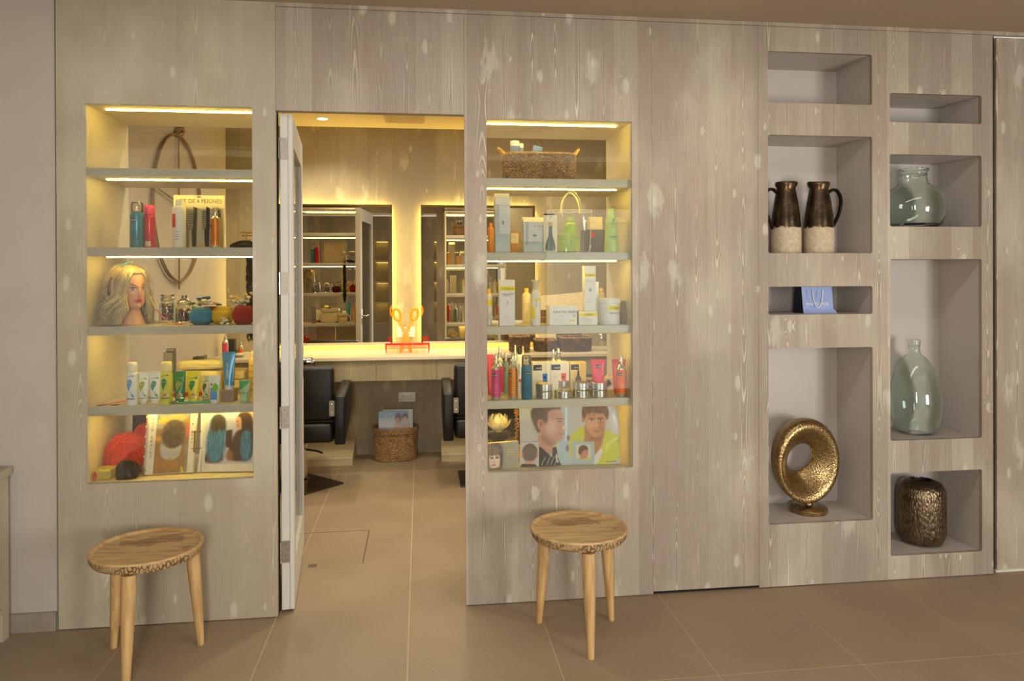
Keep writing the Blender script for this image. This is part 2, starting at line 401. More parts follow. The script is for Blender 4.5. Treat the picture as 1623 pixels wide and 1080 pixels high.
# rear wall of the shop: glazed shop front openings and lit shelves (they show in the salon's mirrors)
rw = holed_panel('wall_rear', WOOD_L, (XL, XR, 0, CZ), [(1.5, 4.1, .05, 2.4), (-.92, -.66, .55, 2.2), (-.34, -.08, .55, 2.2), (.24, .5, .55, 2.2)], YR-.1, YR, None, .004)
structure(rw)
for (a, b) in ((-.92, -.66), (-.34, -.08), (.24, .5)):
    q = MB(); q.box(a-.02, a, YR-.35, YR-.1, .5, 2.25); q.box(b, b+.02, YR-.35, YR-.1, .5, 2.25); q.box(a-.02, b+.02, YR-.37, YR-.35, .5, 2.25)
    for zz in (.53, .95, 1.36, 1.78, 2.2): q.box(a, b, YR-.35, YR-.06, zz, zz+.035)
    n_ = q.build('niche', CABM, rw, smooth=0)
    e = MB()
    for zz in (.95, 1.36, 1.78, 2.2): e.box(a+.02, b-.02, YR-.3, YR-.285, zz-.006, zz)
    e.build('led_strip', mat('led_rear', (255, 214, 120), emit=6, noise_=0), n_, smooth=0)
for nm, (a, b, c, d) in (('window_1', (1.5, 4.1, .05, 2.4)),):
    q = MB()
    for x in (a, (a+b)/2-.02, b-.04): q.box(x, x+.04, YR-.08, YR-.03, c, d)
    for z in (c, d-.04): q.box(a, b, YR-.08, YR-.03, z, z+.04)
    w_ = structure(q.build(nm, mat('window_frame', (90, 84, 78), .5), smooth=0)); MB().box(a, b, YR-.06, YR-.054, c, d).build('pane', PANE, w_, smooth=0)
# dropped beam with an air grille in front of the timber wall (its reflection shows in the cabinet glass)
bk = structure(MB().box(XL, XR, -2.25, -1.98, 2.45, CZ).build('trim_1', mat('beam_paint', (226, 214, 182), .8, noise_=.02), smooth=0))
gr = thing('air_grille', 'long white air grille of crossed bars on the ceiling beam facing the cabinets', 'vent', (-1.13, -1.98, 2.535))
q = MB()
for z in (-.062, .062): q.box(-.87, .87, -.0, .014, z-.01, z+.01)
for x in (-.87, .86): q.box(x, x+.012, 0, .014, -.06, .06)
q.build('frame', mat('grille_paint', (214, 200, 168), .5), gr, smooth=0)
MB().box(-.86, .86, .0, .002, -.06, .06).build('backing', DARKGAP, gr, smooth=0)
q = MB()
for i in range(9): q.box(-.86, .86, .004, .008, -.056+.0138*i, -.052+.0138*i)
for i in range(100): q.box(-.86+.0172*i, -.857+.0172*i, .004, .009, -.06, .06)
q.build('bars', MATS['grille_paint'], gr, smooth=0, kind='stuff')

# timber feature wall, each board panel a piece
wf = sgroup('wall_front')
LBX = (-1.499, -.782); LBZ = (.639, 2.323)      # left show-case opening
RBX = (.284, .990); RBZ = (.623, 2.296)         # right show-case opening
C1X, C2X = (1.681, 2.235), (2.331, 2.839)
C1 = [(2.407, 2.661), (1.66, 2.247), (1.354, 1.494), (.313, 1.187)]
C2 = [(2.324, 2.471), (1.795, 2.161), (.709, 1.630), (.124, .546)]
T = .022
DTOP = 2.312
holed_panel('panel', WOOD_L, (-1.6125, -.6785, .004, CZ+.03), [(*LBX, *LBZ)], 0, T, wf, .008)
holed_panel('panel', WOOD, (-.6775, .1785, DTOP, 2.783), [], .0008, T, wf)
holed_panel('panel', WOOD, (.1795, 1.0885, .004, 2.783), [(*RBX, *RBZ)], 0, T, wf, .008)
holed_panel('panel', WOOD, (1.0895, 1.6295, .016, 2.783), [], .001, T, wf)
holed_panel('panel', WOOD, (1.6305, 2.902, .005, 2.783), [(*C1X, *z) for z in C1]+[(*C2X, *z) for z in C2], 0, T, wf, .011)
holed_panel('panel', WOOD, (2.948, XR, .012, 2.783), [], .03, .05, wf)
MB().box(2.902, 2.948, .045, .05, .005, CZ).build('gap_shade', DARKGAP, wf, smooth=0)  # near-black strip painted in for the shade between the panels
MB().box(2.935, XR, .022, .03, .0, .012).build('threshold_strip', mat('pale_strip', (212, 204, 186), .5), wf, smooth=0)
MB().box(1.0885, 1.6305, .012, .03, 0, .018).build('gap_shade', DARKGAP, wf, smooth=0)  # near-black strip stands for the shade under the flush panel
for x0, x1 in ((-.6775, .42), (.4215, 1.0885), (1.0895, 1.86), (1.861, 2.5), (2.501, XR)):
    MB().box(x0, x1, -.002, T, 2.785, CZ).build('top_strip', WOOD, wf, smooth=0)
MB().box(-.775, -.6785, T, .07, .0, DTOP).build('door_jamb', DARKGAP, wf, smooth=0)
MB().box(-.6785, .1785, T, .05, DTOP, 2.82).build('door_head', mat('jamb_paint', (150, 132, 100), .6), wf, smooth=0)
# wall core behind the boards, leaving the show-cases and the doorway open
for bx in ((-1.655, -1.522, T, .5, 0, CZS), (-1.522, -.76, T, .5, 0, LBZ[0]-.03), (-1.522, -.76, T, .5, LBZ[1]+.03, CZS), (.262, 1.012, T, .5, 0, RBZ[0]-.03),
           (.262, 1.012, T, .5, RBZ[1]+.03, CZS), (1.012, 1.655, T, .5, 0, CZS), (1.655, 2.2, .36, .5, 0, CZS)):
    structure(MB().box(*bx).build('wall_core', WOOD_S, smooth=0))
def niche(x0, x1, z0, z1, d):
    q = MB(); t = .012
    q.box(x0-t, x0, T, d, z0-t, z1+t); q.box(x1, x1+t, T, d, z0-t, z1+t)
    q.box(x0, x1, T, d, z0-t, z0); q.box(x0, x1, T, d, z1, z1+t); q.box(x0-t, x1+t, d, d+t, z0-t, z1+t)
    return structure(q.build('niche', NICHE, smooth=0))
ND = .32
for z in C1: niche(*C1X, *z, ND)
for z in C2: niche(*C2X, *z, ND)

# ---------------------------------------------------------------- the two lit show-cases
LZ = [2.043, 1.688, 1.333, .974]; RZ = [2.019, 1.666, 1.312, .958]; STH = .039
def cabinet(label, X, Z, shelves, yb, led):
    t = thing('display_cabinet', label, 'cabinet', (0, 0, 0), group='lit show-cases in the timber wall')
    x0, x1 = X; z0, z1 = Z; s = .018
    MB().box(x0-s, x0, T+.001, yb, z0-s, z1+s).build('side_panel', CABM, t, smooth=0)
    MB().box(x1, x1+s, T+.001, yb, z0-s, z1+s).build('side_panel', CABM, t, smooth=0)
    top = MB().box(x0, x1, T+.001, yb, z1, z1+s).build('top_panel', CABM, t, smooth=0)
    MB().box(x0, x1, T+.001, yb, z0-s, z0).build('base_panel', CABM, t, smooth=0)
    def strip(par, z): MB().box(x0+led[0], x1-led[1], .108, .117, z-.005, z-.0005).build('led_strip', LED, par, smooth=0)
    strip(top, z1)
    for i, z in enumerate(shelves):
        sh = MB().box(x0+.001, x1-.001, .028, yb-.03, z-STH, z, .002).build('shelf', SHELFM, t, smooth=30)
        strip(sh, z-STH)
    MB().box(x0-.01, x1+.01, T+.0015, T+.0055, z0, z1).build('glass_pane', PANE, t, smooth=0)
    return t
cabinet('lit glazed show-case left of the doorway, holding the mannequin head', LBX, LBZ, LZ, .5, (.05, .012))
cabinet('lit glazed show-case right of the doorway, with the wicker basket on top', RBX, RBZ, RZ, .5, (.012, .05))

# ---------------------------------------------------------------- the open door
dr = sgroup('door_1'); dr.location = (-.668, .045, 0); dr.rotation_euler = (0, 0, math.radians(5.8))
# local: x = thickness (to the right), y = along the leaf
DW, DT = .85, .056; z0, z1 = .012, DTOP-.006
q = MB(); q.box(0, DT, 0, .1, z0, z1, .002); q.box(0, DT, DW-.11, DW, z0, z1, .002)
q.box(.0005, DT-.0005, .1, DW-.11, z1-.14, z1); q.box(.0005, DT-.0005, .1, DW-.11, z0, z0+.2)
q.build('leaf', DOORM, dr, smooth=0)
MB().box(.036, .0375, -.0012, .0, z0, z1).build('edge_groove', mat('groove_shade', (120, 112, 98), .7), dr, smooth=0)
MB().box(.012, DT-.018, .1, DW-.11, z0+.2, z1-.14).build('glass_panel', mat('smoked_glass', (70, 66, 60), .06, spec=.6), dr, smooth=0)
hz = [(2.095, 2.196), (1.472, 1.574), (.852, .955), (.231, .332)]
for a, b in hz:
    h = MB().prism(rrect(.001, .037, a, b, .006), 'y', -.0025, -.0001).build('hinge', STEEL, dr, smooth=0)
    k_ = MB()
    for i in range(5): k_.tube([(-.004, -.009, a+(b-a)*(i+.06)/5), (-.004, -.009, a+(b-a)*(i+.94)/5)], .0065, 10)
    k_.build('knuckle', CHROME, h)
    for (sx_, sz_) in ((.026, .14), (.018, .38), (.027, .62), (.017, .86)):
        MB().lathe([(0, .0), (.0032, 0), (.0032, .0008), (.0018, .0012), (0, .0006)], 10).xf(Matrix.Translation((sx_, -.0025, a+(b-a)*sz_)) @ Matrix.Rotation(PI/2, 4, 'X')).build('screw', mat('screw_steel', (120, 112, 100), .3, metal=1), h)
h = MB(); h.box(DT, DT+.004, DW-.075, DW-.045, .98, 1.16, .002); h.tube([(DT, DW-.06, 1.08), (DT+.05, DW-.06, 1.08), (DT+.055, DW-.1, 1.08), (DT+.055, DW-.18, 1.08)], .009, 10)
h.build('handle', CHROME, dr)

# ---------------------------------------------------------------- small fixed things of the floor and salon ceiling
q = MB()
for (x0, y0, x1, y1) in ((-.8, 1.094, -.342, 1.098), (-.346, .578, -.340, 1.098)): q.box(x0, x1, y0, y1, .0, .0006)
structure(q.build('trim_2', mat('slot_shade', (92, 76, 54), .8), smooth=0))
structure(MB().box(-.63, -.585, .565, .605, 0, .0012).build('trim_3', mat('floor_socket', (100, 84, 60), .6), smooth=0))
p = atz(511, 188, CZS)
dl = thing('downlight', 'round recessed downlight shining in the salon ceiling', 'light', (p.x, p.y, CZS))
MB().lathe([(.052, 0), (.052, -.004), (.042, -.004), (.042, -.001)], 28).build('rim', WHITEP, dl)
MB().lathe([(0, -.002), (.042, -.002)], 28).build('lens', LAMPG, dl)
a, b = atz(613, 181, CZS), atz(668, 194, CZS)
vt = thing('ceiling_vent', 'square louvred air vent in the salon ceiling', 'vent', ((a.x+b.x)/2, (a.y+b.y)/2, CZS))
VW = .15
VM = mat('vent_paint', (200, 176, 124), .6)
q = MB()
for s_ in (-1, 1): q.box(-VW, VW, s_*VW-.012, s_*VW+.012, -.008, 0); q.box(s_*VW-.012, s_*VW+.012, -VW, VW, -.008, 0)
q.build('frame', VM, vt, smooth=0)
for i in range(5):
    MB().prism([(-.012, 0), (.012, -.012), (.013, -.010), (-.011, .0)], 'x', -VW+.012, VW-.012).build('louvre', VM, vt, smooth=0, loc=(0, -.1+.05*i, -.001))
MB().box(-VW, VW, -VW, VW, -.002, -.0005).build('backing', mat('vent_shade', (110, 92, 58), .8), vt, smooth=0)
# ================================================================ STOOLS
def seat_wood():
    k = NT('stool_wood'); MATS['stool_wood'] = k.m
    tc = k.n('ShaderNodeTexCoord'); sp = k.n('ShaderNodeSeparateXYZ'); k.t.links.new(tc.outputs['Object'], sp.inputs[0]); x, y, z = sp.outputs
    g = k.noise(k.xyz(k.ma('MULTIPLY', x, 6), k.ma('MULTIPLY', y, 40), k.ma('MULTIPLY', z, 8)), 1, 4)
    b = k.noise(k.xyz(k.ma('MULTIPLY', x, 9), k.ma('MULTIPLY', y, 14), 0.), 1, 4)
    c = k.ramp(g, [(.3, S(158, 122, 72)), (.55, S(192, 156, 102)), (.8, S(206, 174, 120))])
    c = k.mix(k.mr(b, .62, .75, 0, .7), c, S(92, 62, 32))
    k.t.links.new(c, k.b.inputs['Base Color']); k.b.inputs['Roughness'].default_value = .5
    bp = k.n('ShaderNodeBump'); bp.inputs['Strength'].default_value = .15; k.t.links.new(g, bp.inputs['Height']); k.t.links.new(bp.outputs[0], k.b.inputs['Normal']); return k.m
def bark_wood():
    k = NT('stool_bark'); MATS['stool_bark'] = k.m
    g = k.n('ShaderNodeTexCoord').outputs['Object']
    vo = k.n('ShaderNodeTexVoronoi', feature='DISTANCE_TO_EDGE'); vo.inputs['Scale'].default_value = 62; mpv = k.n('ShaderNodeMapping'); mpv.inputs['Scale'].default_value = (1.15, 1.15, .55); k.t.links.new(g, mpv.inputs[0]); k.t.links.new(mpv.outputs[0], vo.inputs['Vector'])
    n1 = k.noise(g, 26, 3)
    m_ = k.mr(k.ma('ADD', vo.outputs[0], k.ma('MULTIPLY', k.ma('SUBTRACT', n1, .5), .45)), .0, .12)
    c = k.mix(m_, S(108, 82, 52), S(186, 152, 104)); k.t.links.new(c, k.b.inputs['Base Color']); k.b.inputs['Roughness'].default_value = .65
    bp = k.n('ShaderNodeBump'); bp.inputs['Strength'].default_value = .8; bp.inputs['Distance'].default_value = .004; k.t.links.new(m_, bp.inputs['Height']); k.t.links.new(bp.outputs[0], k.b.inputs['Normal']); return k.m
SEATW, BARK = seat_wood(), bark_wood()
def leg_wood():
    k = NT('stool_leg_wood'); MATS['stool_leg_wood'] = k.m
    tc = k.n('ShaderNodeTexCoord'); sp = k.n('ShaderNodeSeparateXYZ'); k.t.links.new(tc.outputs['Object'], sp.inputs[0]); x, y, z = sp.outputs
    g = k.noise(k.xyz(k.ma('MULTIPLY', x, 70), k.ma('MULTIPLY', y, 70), k.ma('MULTIPLY', z, 5)), 1, 4); b = k.noise(k.xyz(k.ma('MULTIPLY', x, 22), k.ma('MULTIPLY', y, 22), k.ma('MULTIPLY', z, 9)), 1, 3)
    c = k.ramp(g, [(.3, S(178, 138, 84)), (.7, S(214, 176, 118))]); c = k.mix(k.mr(b, .6, .74, 0, .6), c, S(120, 84, 48))
    k.t.links.new(c, k.b.inputs['Base Color']); k.b.inputs['Roughness'].default_value = .5; return k.m
LEGW = leg_wood()
CARVE = mat('carved_shadow', (104, 74, 40), .8, noise_=.3, scale=60)
def stool(label, x, y, top, rz, feet, carve_c):
    t = thing('three_legged_stool', label, 'stool', (x, y, 0), 0, 'round wooden stools in front of the timber wall')
    R = .213; H = .048
    def wob(q, a):
        k_ = 1+.012*noise.noise(Vector((math.cos(a)*2.2, math.sin(a)*2.2, 3.1+rz)))+.006*noise.noise(Vector((math.cos(a)*9, math.sin(a)*9, rz)))
        return (q[0]*k_, q[1]*k_, q[2])
    m = MB()
    m.k = 1; m.lathe([(0, top-H), (R-.03, top-H), (R-.012, top-H+.006)], 72, fn=wob)
    def bark(q, a):
        q = wob(q, a); n_ = noise.noise(Vector((math.cos(a)*14, math.sin(a)*14, q[2]*60+rz))); k_ = 1-.012*max(0, n_); return (q[0]*k_, q[1]*k_, q[2])
    m.lathe([(R-.012, top-H+.006), (R-.004, top-H+.018), (R-.001, top-H+.03), (R, top-.008)], 144, fn=bark)
    m.k = 0; m.lathe([(R, top-.008), (R-.003, top-.001), (R-.010, top), (R-.016, top-.004), (R-.020, top-.011), (R-.06, top-.013), (0, top-.013)], 72, fn=wob)
    m.build('seat', [SEATW, BARK], t, smooth=50)
    # carved scale pattern cut into the seat: rows of little arches
    c = MB(); r2 = random.Random(int(rz*100)+3)
    cx, cy, ca = carve_c
    for i in range(9):
        for j in range(22):
            u, v = (j-10.5)/10.5, (i-4)/4.5
            if (u*u*.92+(v*1.05)**2) > 1-.35*abs(math.sin(u*4+rz)): continue
            px_, py_ = u*.135, v*.058+.012*math.sin(u*5)
            pts = []
            for k_ in range(6):
                a = PI*(.05+.9*k_/5); pts.append((px_+.0072*math.cos(a)+(.0055 if i % 2 else 0), py_+.009*math.sin(a)+r2.uniform(-.001, .001)))
            pts = [(cx+p_[0]*math.cos(ca)-p_[1]*math.sin(ca), cy+p_[0]*math.sin(ca)+p_[1]*math.cos(ca), top-.0128) for p_ in pts]
            c.tube(pts, [.0004, .0008, .001, .001, .0008, .0004], 4)
    c.build('carved_pattern', CARVE, t, smooth=0, kind='stuff')
    for fx, fy in feet:
        a = Vector((fx*.84, fy*.84, top-H+.002)); b = Vector((fx, fy, 0)); n = 7
        l = MB(); pts = [a.lerp(b, i/n) for i in range(n+1)]
        l.tube(pts, [.027, .0275, .0262, .0242, .0218, .0192, .0165, .0142], 18)
        # keep the foot flat on the floor
        l.v = [(v_[0], v_[1], max(0, v_[2])) for v_ in l.v]
        l.build('leg', LEGW, t, smooth=60)
    return t
stool('round bark-edged wooden stool below the left show-case, its front leg cut by the picture edge', -1.136, -.30, .466, .4, [(-.176, .113), (.18, .095), (.0, -.226)], (-.0, .07, .22))
stool('round bark-edged wooden stool below the right show-case, with all three legs showing', .655, -.305, .462, 1.7, [(-.16, .105), (.166, .082), (-.002, -.232)], (-.01, .08, -.1))

# ---------------------------------------------------------------- bench at the left edge
BENW = MATS['limed_pine_pale']
b0 = thing('bench', 'pale limed wood bench end with an arched cut-out, against the left plaster wall', 'bench', (-1.8, -.04, 0))
arch = [(0, 0), (-.05, 0)]+[(-.05-.16+.16*math.cos(a), .11+.05*math.sin(a)) for a in [i*PI/12 for i in range(0, 7)]]
pl = [(.012, 0), (-.038, 0), (-.038, .12)]
for i in range(7): a = i*PI/12; pl.append((-.038-.12*(1-math.cos(a)), .12+.065*math.sin(a)))
pl += [(-.95, .185)]
for i in range(7): a = (6-i)*PI/12; pl.append((-.95-.12*(math.cos(a))-.0, .12+.065*math.sin(a)))
pl += [(-1.07, 0), (-1.12, 0), (-1.12, .70), (.012, .70)]
MB().prism(pl, 'x', -.028, 0).build('end_panel', BENW, b0, smooth=0)
MB().prism(pl, 'x', -.5, -.472).build('end_panel', BENW, b0, smooth=0)
MB().box(-.52, .012, -1.13, .02, .70, .735, .003).build('bench_top', BENW, b0, smooth=0)
MB().box(-.472, -.028, -.02, -.0, .2, .70).build('back_rail', BENW, b0, smooth=0)

# ================================================================ SALON FURNITURE
CTM = mat('counter_top', (226, 210, 176), .25, noise_=.03)
ct = thing('counter', 'long cream styling counter with limed wood drawers under the two mirrors', 'counter', (0, 0, 0))
CY = 2.45
MB().box(SX0+.002, SX1-.002, CY-.025, SY1-.002, .878, .905, .002).build('worktop', CTM, ct, smooth=0)
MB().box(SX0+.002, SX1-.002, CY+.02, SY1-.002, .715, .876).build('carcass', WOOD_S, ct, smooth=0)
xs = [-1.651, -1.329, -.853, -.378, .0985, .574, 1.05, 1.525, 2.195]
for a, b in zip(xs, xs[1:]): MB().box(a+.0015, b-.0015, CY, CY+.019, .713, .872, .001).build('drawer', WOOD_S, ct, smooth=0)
MIRR = mat('mirror_silver', (222, 218, 206), .0, metal=1, noise_=0)
def mirror(label, x0, x1):
    t = thing('wall_mirror', label, 'mirror', ((x0+x1)/2, SY1, 0), group='backlit mirrors over the counter')
    w = (x1-x0)/2; a, b = .952, 2.157; yb = -.05; e = .022
    MB().add([(-w+e, yb, a+e), (w-e, yb, a+e), (w-e, yb, b-e), (-w+e, yb, b-e)], [(0, 1, 2, 3)]).build('glass', MIRR, t, smooth=0)
    o = [(-w, a), (w, a), (w, b), (-w, b)]; i_ = [(-w+e, a+e), (w-e, a+e), (w-e, b-e), (-w+e, b-e)]
    m = MB(); m.add([(p[0], yb+.002, p[1]) for p in o]+[(p[0], yb, p[1]) for p in i_], [(k, (k+1) % 4, 4+(k+1) % 4, 4+k) for k in range(4)])
    m.build('bevelled_edge', MIRR, t, smooth=0)
    MB().box(-w, w, yb+.0065, yb+.011, a, b).build('backing', mat('mirror_back', (60, 54, 44), .7), t, smooth=0)
    m = MB(); s_ = .028
    m.box(-w+s_, w-s_, yb+.012, -.001, a+s_, a+s_+.01); m.box(-w+s_, w-s_, yb+.012, -.001, b-s_-.01, b-s_)
    m.box(-w+s_, -w+s_+.01, yb+.012, -.001, a+s_+.01, b-s_-.01); m.box(w-s_-.01, w-s_, yb+.012, -.001, a+s_+.01, b-s_-.01)
    m.build('led_strip', LED_M, t, smooth=0)
mirror('backlit mirror above the counter, seen just right of the open door leaf', -1.262, -.268)
mirror('backlit mirror above the counter, partly behind the right doorway edge', -.021, .978)
# sockets
def socket(label, x, z, w=.146, h=.086):
    t = thing('wall_socket', label, 'socket', (x, SY1, z))
    MB().box(-w/2, w/2, -.009, 0, -h/2, h/2, .003).build('plate', WHITEP, t, smooth=30)
    for s_ in (-1, 1):
        MB().box(s_*.033-.006, s_*.033+.006, -.012, -.009, .016, .03, .001).build('switch', WHITEP, t, smooth=0)
        p_ = MB(); p_.box(s_*.036-.003, s_*.036+.003, -.0096, -.0088, .001, .010)
        for q in (-1, 1): p_.box(s_*.036+q*.011-.004, s_*.036+q*.011+.004, -.0096, -.0088, -.022, -.017)
        p_.build('pin_holes', INKM, t, smooth=0)
socket('white double wall socket under the counter above the magazine basket', -.147, .49)
socket('white double wall socket between the mirrors behind the yellow scissors', -.153, 1.054)

# ---------------------------------------------------------------- salon chairs
def salon_chair(label, x, y, plate_rot, rz=0):
    t = thing('salon_chair', label, 'chair', (x, y, 0), rz, 'black salon chairs facing the mirrors')
    MB().box(-.255, .255, -.045, .04, .515, .905, .028).build('backrest', LEATHER, t, smooth=50)
    MB().box(-.255, .255, -.06, .46, .365, .505, .03).build('seat', LEATHER, t, smooth=50)
    for s_ in (-1, 1):
        a, b = sorted((s_*.262, s_*.335))
        prof = [(-.075, .352), (-.085, .5), (-.08, .700), (.42, .745), (.47, .70), (.455, .54), (.30, .455)]
        arm = MB(); bm = bmesh.new()
        vv = [bm.verts.new((a, p_[0], p_[1])) for p_ in prof]; f_ = bm.faces.new(vv); g = bmesh.ops.extrude_face_region(bm, geom=[f_])
        for q in g['geom']:
            if isinstance(q, bmesh.types.BMVert): q.co.x = b
        bmesh.ops.bevel(bm, geom=bm.edges[:], offset=.012, segments=2, profile=.5, affect='EDGES')
        arm.bm(bm).build('armrest', LEATHER, t, smooth=50)
        br = MB(); a2, b2 = sorted((s_*.225, s_*.262)); br.prism(rrect(a2, b2, .555, .665, .01), 'y', -.062, -.046)
        br.build('bracket', STEEL, t, smooth=0)
        for zz in (.58, .64): MB().lathe([(0, .006), (.006, .004), (.007, 0)], 10).xf(Matrix.Translation((s_*.243, -.062, zz)) @ Matrix.Rotation(PI/2, 4, 'X')).build('bolt', CHROME, t)
    MB().lathe([(0, .012), (.05, .012), (.05, .05), (.032, .06), (.032, .30), (.05, .33), (.11, .366), (0, .366)], 24, c=(0, .2, 0)).build('pump_column', CHROME, t)
    m = MB(); m.box(-.21, .21, -.21, .21, 0, .012, .003); m.xf(Matrix.Translation((0, .2, 0)) @ Matrix.Rotation(plate_rot, 4, 'Z')).build('base_plate', mat('dark_steel_plate', (92, 84, 72), .35, metal=.85, noise_=.1), t, smooth=0)
    MB().tube([(.03, .18, .27), (.12, .1, .275), (.16, .06, .27)], .007, 8).build('pump_lever', BLACKP, t)
    return t
salon_chair('black leather salon chair next to the door leaf, on a plate turned to a corner', -.895, 1.92, PI/4)
salon_chair('black leather salon chair beside the right doorway edge, on a square plate', .468, 1.92, 0)
# chrome hand dryer rest behind the left chair
hd = thing('hand_dryer', 'black and chrome hair dryer handle above the left salon chair', 'hair dryer', tuple(at(484, 575, 2.39)))
MB().tube([(-.09, 0, 0), (.015, 0, 0)], [.02, .016], 12).build('body', BLACKP, hd)
MB().tube([(.015, 0, 0), (.055, 0, -.004)], [.017, .014], 12).build('nozzle', CHROME, hd)
# footrests: sloped plinths against the back wall
for lab, x0, x1 in (('cream sloping footrest plinth in front of the left salon chair', -1.22, -.583), ('cream sloping footrest plinth in front of the right salon chair', .141, .8)):
    t = thing('footrest', lab, 'footrest', (x0, SY1-.002, 0))
    MB().prism([(0, 0), (0, .165), (-.33, .064), (-.345, .058), (-.345, 0)], 'x', 0, x1-x0).build('plinth', mat('cream_tile', (196, 176, 138), .4, noise_=.03), t, smooth=0)
    MB().box(0, x1-x0, -.348, -.34, .052, .066, .002).build('nosing', mat('pale_nosing', (216, 198, 158), .4), t, smooth=0)

# ---------------------------------------------------------------- woven baskets
SEAG = None
def weave_mat(key, a, b, c):
    k = NT(key); MATS[key] = k.m; tc = k.n('ShaderNodeTexCoord').outputs['Object']
    n1 = k.noise(tc, 120, 3); n2 = k.noise(tc, 22, 2)
    col = k.ramp(n1, [(.3, S(*a)), (.52, S(*b)), (.72, S(*c))]); col = k.mix(k.mr(n2, .4, .7, 0, .45), col, S(*a))
    k.t.links.new(col, k.b.inputs['Base Color']); k.b.inputs['Roughness'].default_value = .7
    bp = k.n('ShaderNodeBump'); bp.inputs['Strength'].default_value = .5; bp.inputs['Distance'].default_value = .003; k.t.links.new(n1, bp.inputs['Height']); k.t.links.new(bp.outputs[0], k.b.inputs['Normal']); return k.m
WEAVE = weave_mat('seagrass', (104, 76, 46), (168, 132, 86), (208, 176, 126))
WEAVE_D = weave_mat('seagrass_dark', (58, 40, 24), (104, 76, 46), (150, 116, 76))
def sup(a, rx, ry, p):
    c, s_ = math.cos(a), math.sin(a); return (rx*math.copysign(abs(c)**p, c), ry*math.copysign(abs(s_)**p, s_))
def woven(rx, ry, h, rows, stakes, p=1.0, taper=.92, amp=.004, z0=0.0, base=True):
    """rows of twisted strands passing before and behind the stakes"""
    m = MB(); th = h/rows*.6; n = stakes*4
    dense = [Vector(sup(2*PI*j/720, rx, ry, p)) for j in range(720)]; L = [0]
    for j in range(720): L.append(L[-1]+(dense[(j+1) % 720]-dense[j]).length)
    ring = []; k = 0
    for j in range(n):
        t_ = L[-1]*j/n
        while L[k+1] < t_: k += 1
        ring.append(dense[k % 720].lerp(dense[(k+1) % 720], (t_-L[k])/max(1e-9, L[k+1]-L[k])))
    r5 = random.Random(rows*stakes)
    for i in range(rows):
        t_ = i/(rows-1); k_ = taper+(1-taper)*t_; z = z0+.002+th+(h-2*th-.002)*t_; pts = []
        for j in range(n):
            q = ring[j]*k_; nn = ((ring[(j+1) % n]-ring[j-1]).normalized()); nv = Vector((nn.y, -nn.x)); off = amp*math.cos(PI*i+PI*j/2+.3)+r5.uniform(-.0008, .0008)
            pts.append((q.x+nv.x*off, q.y+nv.y*off, z+r5.uniform(-.0008, .0008)))
        m.tube(pts, th, 5, closed=True)
    if base:
        q = [sup(2*PI*j/48, rx*taper*.95, ry*taper*.95, p) for j in range(48)]; m.prism(q, 'z', z0+.001, z0+.006)
    return m
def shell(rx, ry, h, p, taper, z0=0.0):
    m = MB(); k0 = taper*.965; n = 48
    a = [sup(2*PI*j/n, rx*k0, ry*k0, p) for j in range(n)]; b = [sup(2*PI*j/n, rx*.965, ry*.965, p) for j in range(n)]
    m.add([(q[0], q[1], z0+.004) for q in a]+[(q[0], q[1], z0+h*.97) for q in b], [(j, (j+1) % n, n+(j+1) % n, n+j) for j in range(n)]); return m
def rim(rx, ry, z, p, r, n=96, twist=26):
    m = MB()
    for s_ in (0, PI):
        m.tube([(*sup(2*PI*j/n, rx+r*.5*math.cos(twist*2*PI*j/n+s_), ry+r*.5*math.cos(twist*2*PI*j/n+s_), p), z+r*.6*math.sin(twist*2*PI*j/n+s_)) for j in range(n)], r, 6, closed=True)
    return m
pb = Vector((-.242, 2.70+.125, 0))
bk = thing('magazine_basket', 'oval seagrass basket full of magazines on the floor under the counter', 'basket', tuple(pb))
woven(.172, .125, .245, 22, 34, .9, .98).build('woven_body', WEAVE, bk, smooth=60)
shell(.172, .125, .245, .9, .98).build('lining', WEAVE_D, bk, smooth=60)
rr_ = woven(.184, .137, .05, 5, 34, .9, 1.0, z0=.225, base=False); rr_.build('woven_rim', WEAVE, bk, smooth=60)

# ---------------------------------------------------------------- scissors and comb on the counter
ORG = mat('orange_acrylic', (255, 180, 12), .3, noise_=.02)
ps = at(643, 556, 2.72)
sc_ = thing('giant_scissors', 'giant orange plastic scissors standing open on the counter behind the red comb', 'scissors', (ps.x, 2.72, .905))
def blade(s_, y0, y1):
    # handle ring upper on the side s_, blade crossing to the other side
    rc = Vector((s_*.072, .318)); out = []
    n = 28
    ring = MB()
    pts = [(rc.x+.03*math.cos(2*PI*i/n)*1.0+s_*.006*math.sin(2*PI*i/n), (y0+y1)/2, rc.y+.047*math.sin(2*PI*i/n)) for i in range(n)]
    ring.tube(pts, .0105, 8, closed=True)
    pl_ = [(s_*.068, .272), (s_*.042, .295), (s_*.014, .215), (-s_*.02, .168), (-s_*.052, .02), (-s_*.05, .0), (-s_*.03, .0), (s_*.02, .165), (s_*.042, .205)]
    ring.prism(pl_, 'y', y0, y1); return ring
blade(-1, -.006, 0).build('blade', ORG, sc_, smooth=40); blade(1, .001, .007).build('blade', ORG, sc_, smooth=40)
MB().lathe([(0, .004), (.006, .003), (.007, 0)], 12).xf(Matrix.Translation((0, -.006, .182)) @ Matrix.Rotation(PI/2, 4, 'X')).build('rivet', CHROME, sc_)
RED = mat('red_acrylic', (214, 34, 18), .3, noise_=.03)
pc = at(646, 560, 2.66)
cb = thing('giant_comb', 'giant red plastic comb standing teeth-down on the counter before the orange scissors', 'comb', (pc.x, 2.655, .905))
MB().box(-.182, .182, -.006, .006, .070, .086, .003).build('spine', RED, cb, smooth=30)
